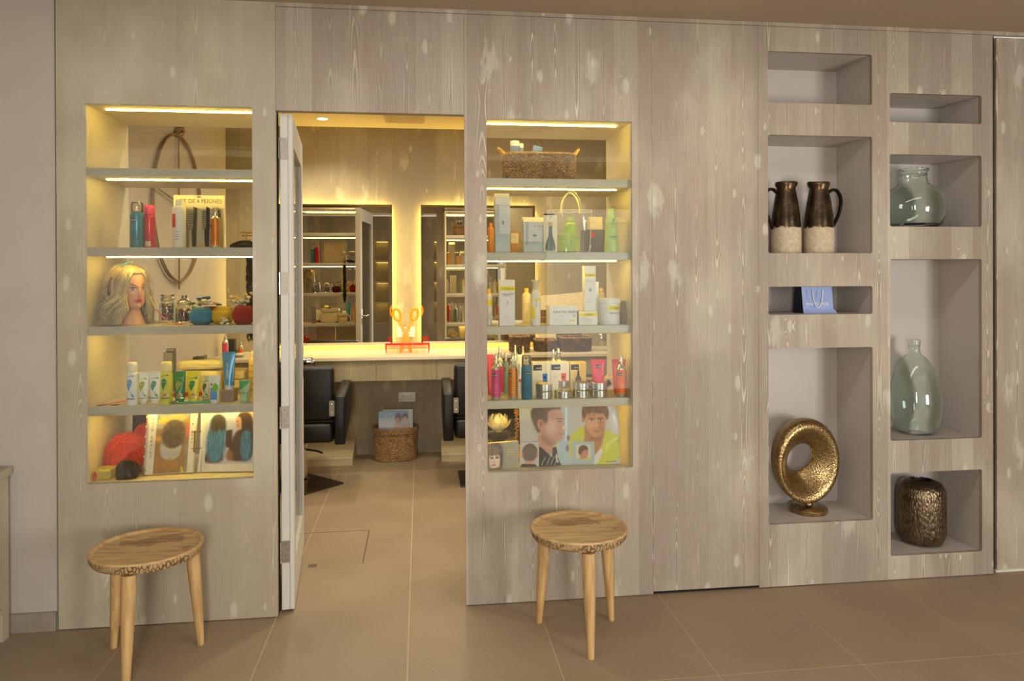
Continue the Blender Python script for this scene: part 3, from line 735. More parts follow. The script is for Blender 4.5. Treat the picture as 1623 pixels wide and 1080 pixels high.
for s_ in (-1, 1): MB().prism([(s_*.182, .074), (s_*.182, .04), (s_*.174, 0), (s_*.17, 0), (s_*.168, .074)], 'y', -.006, .006).build('end_tooth', RED, cb, smooth=0)
tt = MB().prism([(-.0016, .074), (.0016, .074), (.0009, .004), (-.0009, .004)], 'y', -.004, .004).build('tooth', mat('red_teeth', (232, 92, 50), .4), cb, smooth=0, loc=(-.16, 0, 0))
for i in range(1, 45):
    o = tt.copy(); COL.objects.link(o); o.parent = cb; o.location = (-.16+i*.32/44, 0, 0)

# ---------------------------------------------------------------- big hoop on the salon's side wall
BRASSB = mat('old_brass', (150, 120, 78), .4, metal=.7, noise_=.15, scale=20)
hp = thing('wall_hoop', 'large thin brass hoop with a centre rod hanging on the plain side wall', 'wall ornament', (SX0, 1.72, 2.01))
RH = .487
for dx in (.012, .026): MB().tube([(dx, RH*math.cos(2*PI*i/72), RH*math.sin(2*PI*i/72)) for i in range(72)], .006, 8, closed=True).build('ring', BRASSB, hp)
MB().tube([(.02, 0, RH+.03), (.02, 0, -RH-.06)], .006, 8).build('centre_rod', BRASSB, hp)
MB().tube([(.02, -RH*.97, .10), (.02, 0, .03)], .005, 8).build('cross_rod', BRASSB, hp)
m = MB(); m.tube([(0, 0, RH+.05), (.05, 0, RH+.05), (.055, 0, RH+.075)], .009, 8)
for k_ in range(5): m.tube([(.02+.03*math.cos(i*.55+k_), .035*math.sin(i*.55+k_*1.3), RH+.02+.022*math.sin(i*.8+k_)) for i in range(12)], .005, 6, closed=True)
m.build('hook_knot', BRASSB, hp)
# ================================================================ OBJECTS IN THE RIGHT-HAND NICHES
def jug_mat():
    k = NT('half_glazed_stoneware'); MATS['half_glazed_stoneware'] = k.m
    tc = k.n('ShaderNodeTexCoord').outputs['Object']; sp = k.n('ShaderNodeSeparateXYZ'); k.t.links.new(tc, sp.inputs[0]); z = sp.outputs[2]
    n = k.noise(tc, 60, 4); st = k.noise(k.xyz(k.ma('MULTIPLY', sp.outputs[0], 30), k.ma('MULTIPLY', sp.outputs[1], 30), k.ma('MULTIPLY', z, 300)), 1, 2)
    g = k.mr(k.ma('ADD', z, k.ma('MULTIPLY', k.ma('SUBTRACT', n, .5), .045)), .132, .138)
    raw = k.ramp(n, [(.35, S(186, 164, 132)), (.65, S(206, 188, 158))]); gl = k.ramp(k.noise(tc, 14, 3), [(.35, S(40, 32, 25)), (.6, S(84, 66, 44)), (.78, S(122, 94, 54))])
    k.t.links.new(k.mix(g, raw, gl), k.b.inputs['Base Color']); k.put(k.b.inputs['Metallic'], k.ma('MULTIPLY', g, .75)); k.put(k.b.inputs['Roughness'], k.mr(g, 0, 1, .85, .27, False))
    bp = k.n('ShaderNodeBump'); bp.inputs['Strength'].default_value = .3; bp.inputs['Distance'].default_value = .003; k.t.links.new(k.ma('ADD', st, n), bp.inputs['Height']); k.t.links.new(bp.outputs[0], k.b.inputs['Normal']); return k.m
JUGM = jug_mat()
def jug(label, px, s_):
    p = at(px, 400, .15); u = mpp(px, 350, .15); t = thing('stoneware_jug', label, 'jug', (p.x, .15, 1.66), 0, 'half-glazed stoneware jugs')
    R = 22.6*u; H = .372
    pr = [(0, .004), (R*.96, 0), (R, .01), (R*1.01, .08), (R*1.0, .135), (R*.93, .2), (R*.80, .27), (R*.66, .325), (R*.63, .34), (R*.72, .355), (R*.74, H-.006), (R*.70, H), (R*.62, H-.004), (R*.58, .33), (R*.7, .26), (0, .25)]
    def lip(q, a):
        if q[2] > .345:                        # pouring lip opposite the handle
            d_ = math.cos(a)*-s_; k_ = 1+.12*max(0, d_)**6; return (q[0]*k_, q[1], q[2]+.004*max(0, d_)**6)
        return q
    MB().lathe(pr, 48, fn=lip).build('body', JUGM, t, smooth=60)
    pts = [(s_*R*.68, 0, .318), (s_*R*.95, 0, .335), (s_*R*1.3, 0, .335), (s_*R*1.6, 0, .305), (s_*R*1.66, 0, .262), (s_*R*1.5, 0, .21), (s_*R*1.2, 0, .165), (s_*R*.97, 0, .13)]
    sm = []
    for a, b in zip(pts, pts[1:]):
        for i in range(3): sm.append(Vector(a).lerp(Vector(b), i/3))
    sm.append(Vector(pts[-1])); q = [sm[0]]+[(sm[i-1]+sm[i]*2+sm[i+1])/4 for i in range(1, len(sm)-1)]+[sm[-1]]
    m = MB().tube(q, .0085, 10); m.v = [(v[0], v[1]*1.7, v[2]) for v in m.v]
    m.build('handle', mat('dark_glaze', (52, 38, 26), .25, metal=.7, noise_=.2, scale=40), t)
jug('half-glazed brown jug with its handle on the left, hidden by the niche edge', 1246, -1)
jug('half-glazed golden brown jug with its handle on the right', 1298, 1)

GREENG = mat('green_glass', (246, 254, 249), .0, trans=1, ior=1.45, noise_=0)
def shell_prof(out, th):
    """outer profile plus an inner wall so the glass has thickness"""
    inner = [(max(r-th, 0), z) for r, z in out[::-1] if z > out[0][1]+th*1.5]
    inner = [(r, max(z, out[0][1]+th*2)) for r, z in inner]
    return out+inner+[(0, out[0][1]+th*2)]
p = at(1448, 358, .16); u = mpp(1448, 320, .16)
t = thing('glass_jar', 'squat round pale green glass jar with a wide neck', 'jar', (p.x, .16, 1.795))
out = [(0, .002), (33*u, 0), (40*u, 7*u), (45.5*u, 22*u), (47*u, 36*u), (44*u, 50*u), (36*u, 61*u), (25*u, 67.5*u), (21*u, 72*u), (19.5*u, 80*u), (19*u, 88*u), (20.5*u, 90*u), (22*u, 92*u), (22*u, 94*u), (20*u, 95*u)]
MB().lathe(shell_prof(out, .0032), 56).build('body', GREENG, t, smooth=60)
MB().lathe([(19.6*u, 84*u), (20.6*u, 85*u), (19.6*u, 86*u)], 40).build('neck_ring', GREENG, t)
p = at(1451, 688, .17); u = mpp(1451, 620, .17)
t = thing('glass_bottle', 'tall pear-shaped pale green glass bottle with a short neck', 'bottle', (p.x, .17, .709))
out = [(0, .004), (24*u, 0), (29*u, 4*u), (38*u, 22*u), (41.5*u, 42*u), (40*u, 62*u), (35*u, 82*u), (27*u, 102*u), (17*u, 118*u), (9.2*u, 124*u), (8*u, 128*u), (7.6*u, 136*u), (9*u, 138*u), (8*u, 140*u), (9.6*u, 145*u), (8.5*u, 147*u)]
def dent(q, a):
    k_ = 1-.055*max(0, math.cos(a*2+.8))*math.sin(min(1, q[2]/(110*u))*PI); return (q[0]*k_-.02*(q[2]/.45)**2*.3, q[1]*k_, q[2])
MB().lathe(shell_prof(out, .003), 56, fn=dent).build('body', GREENG, t, smooth=60)

def hammered(key, rgb, sc, strength, rough, metal=.95, stretch=(1, 1, 1)):
    k = NT(key); MATS[key] = k.m; tc = k.n('ShaderNodeTexCoord'); mp = k.n('ShaderNodeMapping'); mp.inputs['Scale'].default_value = stretch; k.t.links.new(tc.outputs['Object'], mp.inputs[0])
    vo = k.n('ShaderNodeTexVoronoi', feature='SMOOTH_F1'); vo.inputs['Scale'].default_value = sc; k.t.links.new(mp.outputs[0], vo.inputs['Vector'])
    n = k.noise(tc.outputs['Object'], 9, 3)
    c = k.ramp(n, [(.3, S(*[v*.82 for v in rgb])), (.7, S(*rgb))]); c = k.mix(k.mr(vo.outputs[0], .3, .7, 0, .6), c, S(*[v*.45 for v in rgb]))
    k.t.links.new(c, k.b.inputs['Base Color']); k.b.inputs['Metallic'].default_value = metal; k.b.inputs['Roughness'].default_value = rough
    bp = k.n('ShaderNodeBump'); bp.inputs['Strength'].default_value = strength; bp.inputs['Distance'].default_value = .004; k.t.links.new(vo.outputs[0], bp.inputs['Height']); bp.invert = True; k.t.links.new(bp.outputs[0], k.b.inputs['Normal']); return k.m
GOLD = hammered('hammered_gold', (190, 160, 108), 140, .4, .3)
BRONZE = hammered('ribbed_bronze', (146, 126, 98), 66, 1.0, .34, stretch=(2.1, 2.1, .75))
yb = .17; p = at(1281, 812, yb); u = mpp(1281, 740, yb); zb = .313
t = thing('ring_sculpture', 'hammered gold ring sculpture on a round foot', 'sculpture', (p.x, yb, zb))
MB().lathe([(0, 0), (28*u, 0), (29*u, 2*u), (29*u, 7*u), (27*u, 9*u), (10*u, 11*u), (0, 11*u)], 48).build('foot', GOLD, t, smooth=40)
MB().lathe([(9*u, 9*u), (6*u, 13*u), (6*u, 20*u), (8*u, 26*u)], 24).build('stem', GOLD, t, smooth=50)
cz = 83*u; cx = -7.5*u; n, m_ = 96, 28; vs_, fs = [], []
for i in range(n):
    a = 2*PI*i/n; ca, sa = math.cos(a), math.sin(a)
    # outer outline 56 x 67, hole 21 x 23 off-centre; section rolls round as it goes
    po = Vector((56*ca, 66*sa)); tilt = .35*math.cos(a)
    ph = Vector((-3+19.5*ca+4*sa, 1+23*sa))
    mid = (po+ph)/2; w = (po-ph).length/2; ax = (po-ph).normalized(); dep = 21+8*math.sin(a-.6)
    roll = .55*math.sin(a+.5)
    for j in range(m_):
        b = 2*PI*j/m_; r_ = w*math.cos(b); q = dep*math.sin(b)*(.68+.32*math.cos(b))-9*math.cos(b)
        rr, qq = r_, q+r_*roll*.55
        P = mid+ax*rr
        vs_.append((cx+P.x*u, qq*u*.9, cz+P.y*u))
for i in range(n):
    for j in range(m_):
        i2, j2 = (i+1) % n, (j+1) % m_; fs.append((i*m_+j, i*m_+j2, i2*m_+j2, i2*m_+j))
MB().add(vs_, fs).build('ring', GOLD, t, smooth=180)
p = at(1460, 858, .16); u = mpp(1460, 820, .16)
t = thing('bronze_vase', 'barrel-shaped ribbed bronze vase with a small dark mouth', 'vase', (p.x, .16, .124))
R, H = 35.5*u, 100*u
MB().lathe([(0, 0), (R*.62, 0), (R*.84, .03*H), (R*.96, .12*H), (R, .22*H), (R, .76*H), (R*.96, .87*H), (R*.82, .95*H), (R*.6, .985*H), (R*.46, H), (R*.43, H), (R*.42, .96*H), (R*.6, .9*H), (R*.7, .5*H), (0, .4*H)], 64).build('body', BRONZE, t, smooth=50)
MB().lathe([(R*.425, .985*H), (R*.40, .9*H), (0, .85*H)], 32).build('mouth', mat('vase_inside', (24, 18, 12), .6), t)
# blue carrier bag
p = at(1296, 498, .10)
t = thing('paper_bag', 'small blue paper gift bag with a cord handle in the slim niche', 'bag', (p.x, .13, 1.354))
BAGB = mat('blue_paper', (146, 162, 206), .5, scale=14, noise_=.04, bump=.15, bscale=18)
BAGD = mat('dark_blue_paper', (22, 24, 42), .6)
hw = .088
m = MB(); m.add([(-hw+.004, -.045, 0), (hw+.012, -.045, 0), (hw-.002, -.03, .024), (-hw+.008, -.03, .024), (hw-.006, -.022, .136), (-hw+.004, -.022, .136)], [(0, 1, 2, 3), (3, 2, 4, 5)]); m.build('front', BAGB, t, smooth=0)
m = MB(); m.add([(-hw+.004, -.045, 0), (-hw+.008, -.03, .024), (-hw+.004, -.022, .136), (-hw-.002, .03, .136), (-hw-.006, .045, 0), (hw+.012, -.045, 0), (hw-.002, -.03, .024), (hw-.006, -.022, .136), (hw-.002, .03, .136), (hw+.008, .045, 0)], [(0, 1, 2, 3, 4), (5, 6, 7, 8, 9), (3, 8, 9, 4)]); m.build('side', BAGD, t, smooth=0)
CORD = mat('white_cord', (216, 216, 222), .7)
for s_, y0, x0, ml in ((0, -.01, 0, CORD), (1, -.003, -.03, mat('blue_cord', (92, 108, 160), .7))):
    pts = [Vector((x0+.028*math.cos(PI+PI*i/14)*(1.0-.2*math.sin(PI*i/14)), y0-.024+.006*(1-math.sin(PI*i/14)), .118-.09*math.sin(PI*i/14)**.8)) for i in range(15)]
    MB().tube(pts, .0032, 8).build('cord_handle', ml, t)
text('PHYTOMER', .024, t, WHITEP, (0.0, -.0295, .046), tilt=(-.07, 0, 0))

# ================================================================ generic goods
def prof(kind):
    return {'spray': [(0, 0), (.94, 0), (1, .012), (1, .70), (.97, .735), (.80, .77)],
            'pump': [(0, 0), (.95, 0), (1, .015), (1, .60), (.97, .66), (.86, .71), (.62, .755), (.45, .775), (.45, .80)],
            'tall': [(0, 0), (.95, 0), (1, .012), (1, .80), (.96, .83), (.8, .86), (.45, .88), (.42, .9)],
            'neck': [(0, 0), (.95, 0), (1, .015), (1, .62), (.9, .70), (.62, .78), (.45, .81), (.42, .84)],
            'cone': [(0, 0), (.97, 0), (1, .015), (.9, .3), (.80, .55), (.76, .77), (.72, .79), (.38, .80)],
            'vial': [(0, 0), (.9, 0), (.96, .02), (.98, .3), (.9, .5), (.70, .7), (.58, .84), (.60, .90), (.8, .95), (.98, .985), (1.0, 1.0), (.85, 1.0), (.5, .93), (0, .9)]}[kind]
CAPS = {'spray': [(.88, .765), (.93, .775), (.93, .93), (.88, .965), (.76, .99), (0, 1.0)],
        'pump': [(.5, .785), (.52, .80), (.52, .86), (.36, .875), (.34, .985), (.28, 1.0), (0, 1.0)],
        'tall': [(.5, .875), (.52, .88), (.52, .99), (.47, 1.0), (0, 1.0)],
        'neck': [(.5, .82), (.52, .83), (.52, .98), (.46, 1.0), (0, 1.0)],
        'cone': [(.44, .79), (.46, .80), (.46, .99), (.42, 1.0), (0, 1.0)]}
def place(xc, w, ytop, Y, Z):
    """pixel centre / width / top of a thing standing on height Z at depth Y -> x, radius, height"""
    p = at(xc, ytop, Y); return p.x, w*mpp(xc, ytop, Y)/2, p.z-Z
def wrap(m, R, z0, z1, a0, a1, n=12):
    o = []; f = []
    for i in range(n+1):
        a = a0+(a1-a0)*i/n
        for z in (z0, z1): o.append((R*math.sin(a), -R*math.cos(a), z))
    for i in range(n): f.append((2*i, 2*i+2, 2*i+3, 2*i+1))
    return m.add(o, f)
def bottle(name, label, cat, xc, w, ytop, Y, Z, kind, body, cap, band=None, logo=None, group=None, extra=None, yaw=0.0, cap_kind=None, lines=True, tilt=None):
    x, R, H = place(xc, w, ytop, Y, Z)
    t = thing(name, label, cat, (x, Y, Z), yaw, group)
    if tilt: t.rotation_euler = tilt
    MB().lathe([(r*R, z*H) for r, z in prof(kind)], 24).build('body', body, t, smooth=35)
    if cap is not None:
        cp = MB().lathe([(r*R, z*H) for r, z in CAPS[cap_kind or kind]], 20).build('cap', cap, t, smooth=35)
        if kind == 'spray' and cap.name.startswith('frosted'):
            MB().lathe([(.5*R, .765*H), (.5*R, .80*H), (.3*R, .83*H), (.28*R, .9*H), (0, .9*H)], 14).build('nozzle', mat('pale_nozzle', (206, 204, 196), .5), t, smooth=35)
    if band:
        z0, z1, ml, a = band; lb = wrap(MB(), R*1.012, z0*H, z1*H, -a, a).build('label', ml, t)
    if logo:
        zc, s_, a_ = logo; lo = wrap(MB(), R*1.03, (zc-.04*s_)*H, (zc+.04*s_)*H, a_-.55, a_+.35, 6).build('logo_patch', BLACKP, t)
        tx = text('muk', .075*s_*H, lo, WHITEP, (0, 0, zc*H), wrap=R*1.05); tx.rotation_euler = (0, 0, a_-.1)
        if lines: text('muscle\nfiber paste', .03*H, t, mat('pale_ink', (230, 214, 206), .6), (0, 0, (zc-.13)*H), wrap=R*1.04, name='small_print') if False else None
    if lines:
        m = MB(); r2 = random.Random(int(xc*7))
        for i in range(4):
            ww = r2.uniform(.25, .5); zz = .32+.05*i*(-1); wrap(m, R*1.03, (zz)*H, (zz+.008)*H, -ww, ww, 4)
        m.build('small_print', extra or INKM, t)
    return t
def tube_pack(name, label, xc, w, ytop, Y, Z, body, cap, group=None, yaw=0.0, capf=.13, art=None, ybot=None, lean=0.0, cat='tube'):
    x, R, H = place(xc, w, ytop, Y, Z); t = thing(name, label, cat, (x, Y, Z), yaw, group)
    if lean: t.rotation_euler = (0, lean, yaw)
    n, rows = 20, 9; vs_, fs = [], []
    def half(f): return R*(.74+.26*f), max(R*.70*(1-f)**.8, .0012)
    for i in range(rows):
        f = i/(rows-1); a_, b_ = half(f); z = H*(capf*.8+(1-capf*.8-.045)*f)
        for j in range(n):
            a = 2*PI*j/n; vs_.append((a_*math.cos(a), b_*math.sin(a), z))
    for i in range(rows-1):
        for j in range(n): fs.append((i*n+j, i*n+(j+1) % n, (i+1)*n+(j+1) % n, (i+1)*n+j))
    MB().add(vs_, fs).build('body', body, t, smooth=60)
    MB().box(-R, R, -.0013, .0013, H*.952, H).build('crimp', body, t, smooth=0)
    MB().lathe([(0, 0), (R*.62, 0), (R*.66, .004), (R*.7, H*capf), (0, H*capf)], 20).build('cap', cap, t, smooth=35)
    def yf(z):                                  # front of the tube at height z
        f = max(0, min(1, (z/H-capf*.8)/(1-capf*.8-.045))); return -half(f)[1]
    if art: art(t, R, H, yf)
    return t
def carton(name, label, xL, xR, ytop, Y, Z, m, depth=None, group=None, yaw=0.0, gable=0.0, cat='box', H=None, b=.0012):
    pa, pb_ = at(xL, ytop, Y), at(xR, ytop, Y); w = (pb_.x-pa.x)/2; h = H or (pa.z+pb_.z)/2-Z; d_ = depth or w*1.6
    t = thing(name, label, cat, ((pa.x+pb_.x)/2, Y, Z), yaw, group)
    if gable:
        g = gable; q = MB(); q.prism([(0, 0), (d_, 0), (d_, h), (d_/2+.003, h+g), (d_/2-.003, h+g), (0, h)], 'x', -w, w); q.build('carton', m, t, smooth=0)
    else: MB().box(-w, w, 0, d_, 0, h, b).build('carton', m, t, smooth=0)
    t['hw'] = w; t['h'] = h
    return t
def patch(par, x0, x1, z0, z1, m, y=-.0006, name='print_patch'):
    return MB().box(x0, x1, y, y+.0005, z0, z1).build(name, m, par, smooth=0)
def rules(par, x0, x1, z1, n, dz, m=None, y=-.0009, th=.0009, seed=1, name='small_print'):
    r2 = random.Random(seed); q = MB()
    for i in range(n): q.box(x0, x0+(x1-x0)*r2.uniform(.55, 1), y, y+.0003, z1-dz*i-th, z1-dz*i)
    return q.build(name, m or INKM, par, smooth=0)
def C(r, g, b, rough=.4, metal=0, **k): return mat('c_%d_%d_%d_%d_%d' % (r, g, b, int(rough*100), int(metal*10)), (r, g, b), rough, metal, **k)
ALU = mat('brushed_aluminium', (206, 202, 192), .3, metal=.9, scale=60, noise_=.05, stretch=(1, 1, 8))
# ================================================================ printed pictures: soft shapes painted on a fine grid, flat like the paper
class Pic:
    def __init__(s, w, h, bgc):
        s.w, s.h = w, h; s.a = np.zeros((h, w, 3)); s.a[:] = bgc
        s.X, s.Y = np.meshgrid((np.arange(w)+.5)/w, (np.arange(h)+.5)/h)
    def blur(s, m, k):
        k = int(k)
        if k < 1: return m
        for ax in (0, 1):
            for _ in range(2):
                p = np.pad(m, [(k, k) if i == ax else (0, 0) for i in range(2)], mode='edge'); c = np.cumsum(p, axis=ax)
                n = 2*k+1; z = np.zeros_like(np.take(c, [0], axis=ax)); c = np.concatenate([z, c], axis=ax)
                m = (np.take(c, range(n, c.shape[ax]), axis=ax)-np.take(c, range(0, c.shape[ax]-n), axis=ax))/n
        return m
    def put(s, m, c, op=1.0): s.a += (np.array(c, float)-s.a)*(m*op)[..., None]
    def ell(s, cx, cy, rx, ry, c, rot=0, soft=1, op=1.0):
        cr, sr = math.cos(rot), math.sin(rot); dx, dy = s.X-cx, s.Y-cy; u, v = dx*cr+dy*sr, -dx*sr+dy*cr
        s.put(s.blur(((u/rx)**2+(v/ry)**2 < 1).astype(float), soft), c, op)
    def poly(s, pts, c, soft=1, op=1.0, smooth=0):
        for _ in range(smooth):
            n = len(pts); pts = [q for i in range(n) for q in ((.75*pts[i][0]+.25*pts[(i+1) % n][0], .75*pts[i][1]+.25*pts[(i+1) % n][1]), (.25*pts[i][0]+.75*pts[(i+1) % n][0], .25*pts[i][1]+.75*pts[(i+1) % n][1]))]
        m = np.zeros((s.h, s.w), bool)
        for (x0, y0), (x1, y1) in zip(pts, pts[1:]+pts[:1]):
            if y0 == y1: continue
            m ^= ((s.Y > min(y0, y1)) & (s.Y <= max(y0, y1))) & (s.X < x0+(s.Y-y0)*(x1-x0)/(y1-y0))
        mm = s.blur(m.astype(float), soft); s.put(mm, c, op); return mm
    def strands(s, x0, x1, y0, y1, n, cols, dx=.02, ln=.2, seed=1, op=.6, wave=.0):
        r2 = random.Random(seed)
        for _ in range(n):
            x, y = r2.uniform(x0, x1), r2.uniform(y0, y1); L = ln*r2.uniform(.5, 1.2); d_ = r2.uniform(-dx, dx); c = r2.choice(cols)
            for i in range(int(L*s.h)+1):
                t_ = i/max(1, L*s.h); px_, py_ = int((x+d_*t_+wave*math.sin(t_*7+x*40))*s.w), int((y+L*t_)*s.h)
                if 0 <= px_ < s.w and 0 <= py_ < s.h: s.a[py_, px_] += (np.array(c)-s.a[py_, px_])*op
    def noise(s, amp, seed=0):
        s.a += np.random.RandomState(seed).uniform(-amp, amp, (s.h, s.w, 1))
    def sheet(s, name, parent, place_fn, m=None):
        """place_fn(u, v) -> local point, u right 0..1, v down 0..1"""
        w, h = s.w, s.h; vs_ = [place_fn(i/w, j/h) for j in range(h+1) for i in range(w+1)]
        fs = [(j*(w+1)+i, (j+1)*(w+1)+i, (j+1)*(w+1)+i+1, j*(w+1)+i+1) for j in range(h) for i in range(w)]
        me = bpy.data.meshes.new(name); me.from_pydata(vs_, [], fs); me.materials.append(m or PRINT)
        c = np.clip(s.a, 0, 255)/255; c = np.where(c <= .04045, c/12.92, ((c+.055)/1.055)**2.4).reshape(-1, 3)
        rgba = np.ones((len(fs), 4, 4)); rgba[:, :, :3] = c[:, None, :]
        a = me.color_attributes.new('Col', 'FLOAT_COLOR', 'CORNER'); a.data.foreach_set('color', rgba.ravel())
        me.polygons.foreach_set('use_smooth', [True]*len(fs))
        o = bpy.data.objects.new(name, me); COL.objects.link(o); o.parent = parent; return o

# ================================================================ LEFT SHOW-CASE
ZA, ZB, ZC, ZD = [z+.0007 for z in LZ]; ZE = LBZ[0]+.0007
def clampw(root, x0, x1, y0, y1, z0):
    """keep soft things inside their compartment: press them against its sides, glass and floor"""
    bpy.context.view_layer.update()
    for o in root.children:
        if o.type != 'MESH': continue
        mw = o.matrix_world; mi = mw.inverted()
        for q in o.data.vertices:
            p_ = mw @ q.co
            def lo(v, b, m_=.035): return v if v > b+m_ else b+m_*math.exp((v-b-m_)/m_)
            c_ = Vector((-lo(-lo(p_.x, x0), -x1, .02), -lo(-lo(p_.y, y0), -y1, .02), max(p_.z, z0)))
            if c_ != p_: q.co = mi @ c_
TEAL = C(58, 128, 152, .3, metal=.35); TEALD = C(44, 112, 138, .3)
PINKRED = C(196, 30, 34, .28, metal=.2)
# --- second shelf
bottle('hair_spray_can', 'teal hair spray can with a clear cap, left end of the second shelf', 'spray can', 217, 20.5, 320, .14, ZB, 'spray', TEAL, CLEARCAP, None, (.60, 1.0, -.05))
bottle('hair_spray_can', 'shiny red spray can with a pink cap on the second shelf', 'spray can', 237, 17, 325, .16, ZB, 'spray', PINKRED, C(214, 60, 96, .4), (.04, .16, C(206, 190, 140), .5))
w = bottle('lotion_bottle', 'white lotion bottle with a red square before the comb card', 'bottle', 284, 20, 317, .09, ZB, 'tall', WHITEP, WHITEP)
x, R, H = place(284, 20, 317, .09, ZB); wrap(MB(), R*1.015, .42*H, .70*H, -1.2, -.28).build('red_label', C(206, 58, 46, .5), w)
bottle('spray_bottle', 'aluminium spray bottle with an orange label before the comb card', 'bottle', 341.5, 17, 328, .1, ZB, 'pump', ALU, ALU, (.06, .70, C(206, 122, 40, .35, metal=.3), .95), (.52, .9, -.75))
pa = at(274, 309, .2); pb2 = at(355, 309, .2); cw = (pb2.x-pa.x)/2; ch = pa.z-ZB
cc = thing('comb_card', 'cream card of four black combs hung behind the white bottle', 'comb pack', ((pa.x+pb2.x)/2, .2, ZB)); cc.rotation_euler = (math.radians(-2), 0, 0)
MB().box(-cw, cw, 0, .003, 0, ch, .0005).build('card', mat('cream_card', (226, 208, 168), .5, noise_=.02), cc, smooth=0)
MB().box(-cw+.004, cw-.004, -.0105, -.010, .004, ch*.80).build('blister', CLEARP, cc, smooth=0)
text('LOT DE 4 PEIGNES', .0285, cc, C(96, 88, 78), (0, -.001, ch*.885), xs=.9)
MB().prism([(-.012, ch*.97-.003), (.012, ch*.97-.003), (.005, ch*.97+.003), (-.005, ch*.97+.003)], 'y', -.0012, -.0004).build('hang_hole', INKM, cc, smooth=0)
BLK = C(34, 30, 28, .35)
for i in range(4):
    x0 = -cw+cw*2*(i+.5)/4; s_ = (-1, 1, 1, -1)[i]; hgt = ch*.76
    q = MB(); q.prism([(x0+s_*.004, .008), (x0+s_*.018, .008), (x0+s_*.020, hgt*.5), (x0+s_*.022, hgt), (x0+s_*.006, hgt+.006), (x0+s_*.006, hgt*.55), (x0-s_*.002, hgt*.42), (x0-s_*.0, .02)], 'y', -.008, -.004)
    q.build('comb', BLK, cc, smooth=0)
    tt = MB()
    for j in range(11): zz = hgt*.46+j*hgt*.5/11; tt.box(min(x0-s_*.014, x0+s_*.008), max(x0-s_*.014, x0+s_*.008), -.007, -.005, zz, zz+.0032)
    tt.build('comb_teeth', BLK, cc, smooth=0)
hb = thing('hair_piece', 'black coiled hair piece at the right end of the second shelf', 'hair piece', (at(388, 388, .3).x, .3, ZB))
m = MB(); r2 = random.Random(4)
for i in range(46):
    a0 = r2.uniform(0, 6.28); rr0 = r2.uniform(.02, .07); m.tube([(rr0*math.cos(a0+k_*.35), rr0*.8*math.sin(a0+k_*.35), max(.004, .034-.022*(rr0/.07)**2+.006*math.sin(k_+i))) for k_ in range(9)], .005, 5)
m.build('coils', C(20, 18, 17, .5), hb)
gs = thing('gold_clip_stand', 'small gold clip stand behind the black hair piece', 'stand', (at(391, 388, .42).x, .42, ZB))
for zz, ww in ((.045, .022), (.07, .026), (.085, .03)): MB().box(-ww, ww, -.008, .008, zz, zz+.008, .002).build('bar', C(190, 150, 60, .3, metal=.8), gs, smooth=0)
MB().box(-.004, .004, -.004, .004, 0, .09).build('post', C(190, 150, 60, .3, metal=.8), gs, smooth=0); MB().box(-.02, .02, -.015, .015, 0, .006).build('foot', C(190, 150, 60, .3, metal=.8), gs, smooth=0)

# --- third shelf: mannequin head
hx = at(208, 470, .19).x; HD = thing('mannequin_head', 'mannequin head with wavy grey-blonde hair facing right on the third shelf', 'mannequin head', (hx, .19, ZC), math.radians(45))
# head-local: face looks along -Y; u = angle from the face, v = height
n, rows = 112, 120; vs_, fs, cols = [], [], []
Hh = .262; zc0 = .078; zc1 = Hh                    # chin and crown heights
def G(x, s): return math.exp(-(x/s)**2)
def headpt(a, z):
    fa = math.cos(a)                             # 1 at the face, -1 at the nape
    if z < .070:                                 # neck flaring to its base
        t = z/.070; r_ = .058-.016*t+.006*(1-t)**2; x_, y_ = r_*math.sin(a), -r_*fa*1.02+.012*t
        return (x_, y_, z)
    t = (z-zc0)/(zc1-zc0); t = max(t, -.05)
    wid = .074*math.sqrt(max(0, 1-((t-.60)/.42)**2)) if t > .6 else .072*(1-.50*((.6-t)/.6)**2.0)
    fr = .088*math.sqrt(max(0, 1-((t-.52)/.5)**2)) if t > .52 else .088*(1-.05*((.52-t)/.52)**2)
    bk_ = .098*math.sqrt(max(0, 1-((t-.60)/.42)**2)) if t > .6 else .098*(1-.62*((.6-t)/.62)**1.6)
    x_ = wid*math.sin(a); y_ = -fr*fa if fa > 0 else -bk_*fa
    if fa > 0: x_ *= 1-.12*fa**3*(1-t)           # cheeks taper to the chin
    if t < .04: k_ = max(0, (t+.05)/.09); x_ = x_*(.62+.38*k_); y_ = (y_*(.72+.28*k_) if fa > 0 else y_*(.7+.3*k_))
    d = 0
    if fa > 0:
        xx, zz = x_, z
        d += .021*G(xx, .0085+.004*max(0, .155-z)*20)*(G(zz-.137, .013)*1.0+G(zz-.155, .018)*.55)     # nose
        d -= .010*G(abs(xx)-.029, .015)*G(zz-.165, .013)                                          # eye hollows
        d += .0045*G(abs(xx)-.029, .010)*G(zz-.164, .0075)                                        # eyeballs
        d += .005*G(abs(xx)-.026, .02)*G(zz-.180, .007)                                           # brow ridge
        d += .0065*G(xx, .018)*(G(zz-.1155, .0045)+G(zz-.1065, .005))                              # lips
        d -= .003*G(xx, .02)*G(zz-.111, .0025)
        d += .009*G(xx, .018)*G(zz-.087, .011); d += .005*G(abs(xx)-.042, .016)*G(zz-.142, .018)  # chin, cheekbones
    return (x_, y_-d*max(0, fa)**.5, z)
zs = [i/rows*Hh for i in range(rows+1)]
for z in zs:
    for j in range(n):
        p_ = headpt(2*PI*j/n, min(z, Hh-.0005)); vs_.append(p_)
skin = (226, 172, 142)
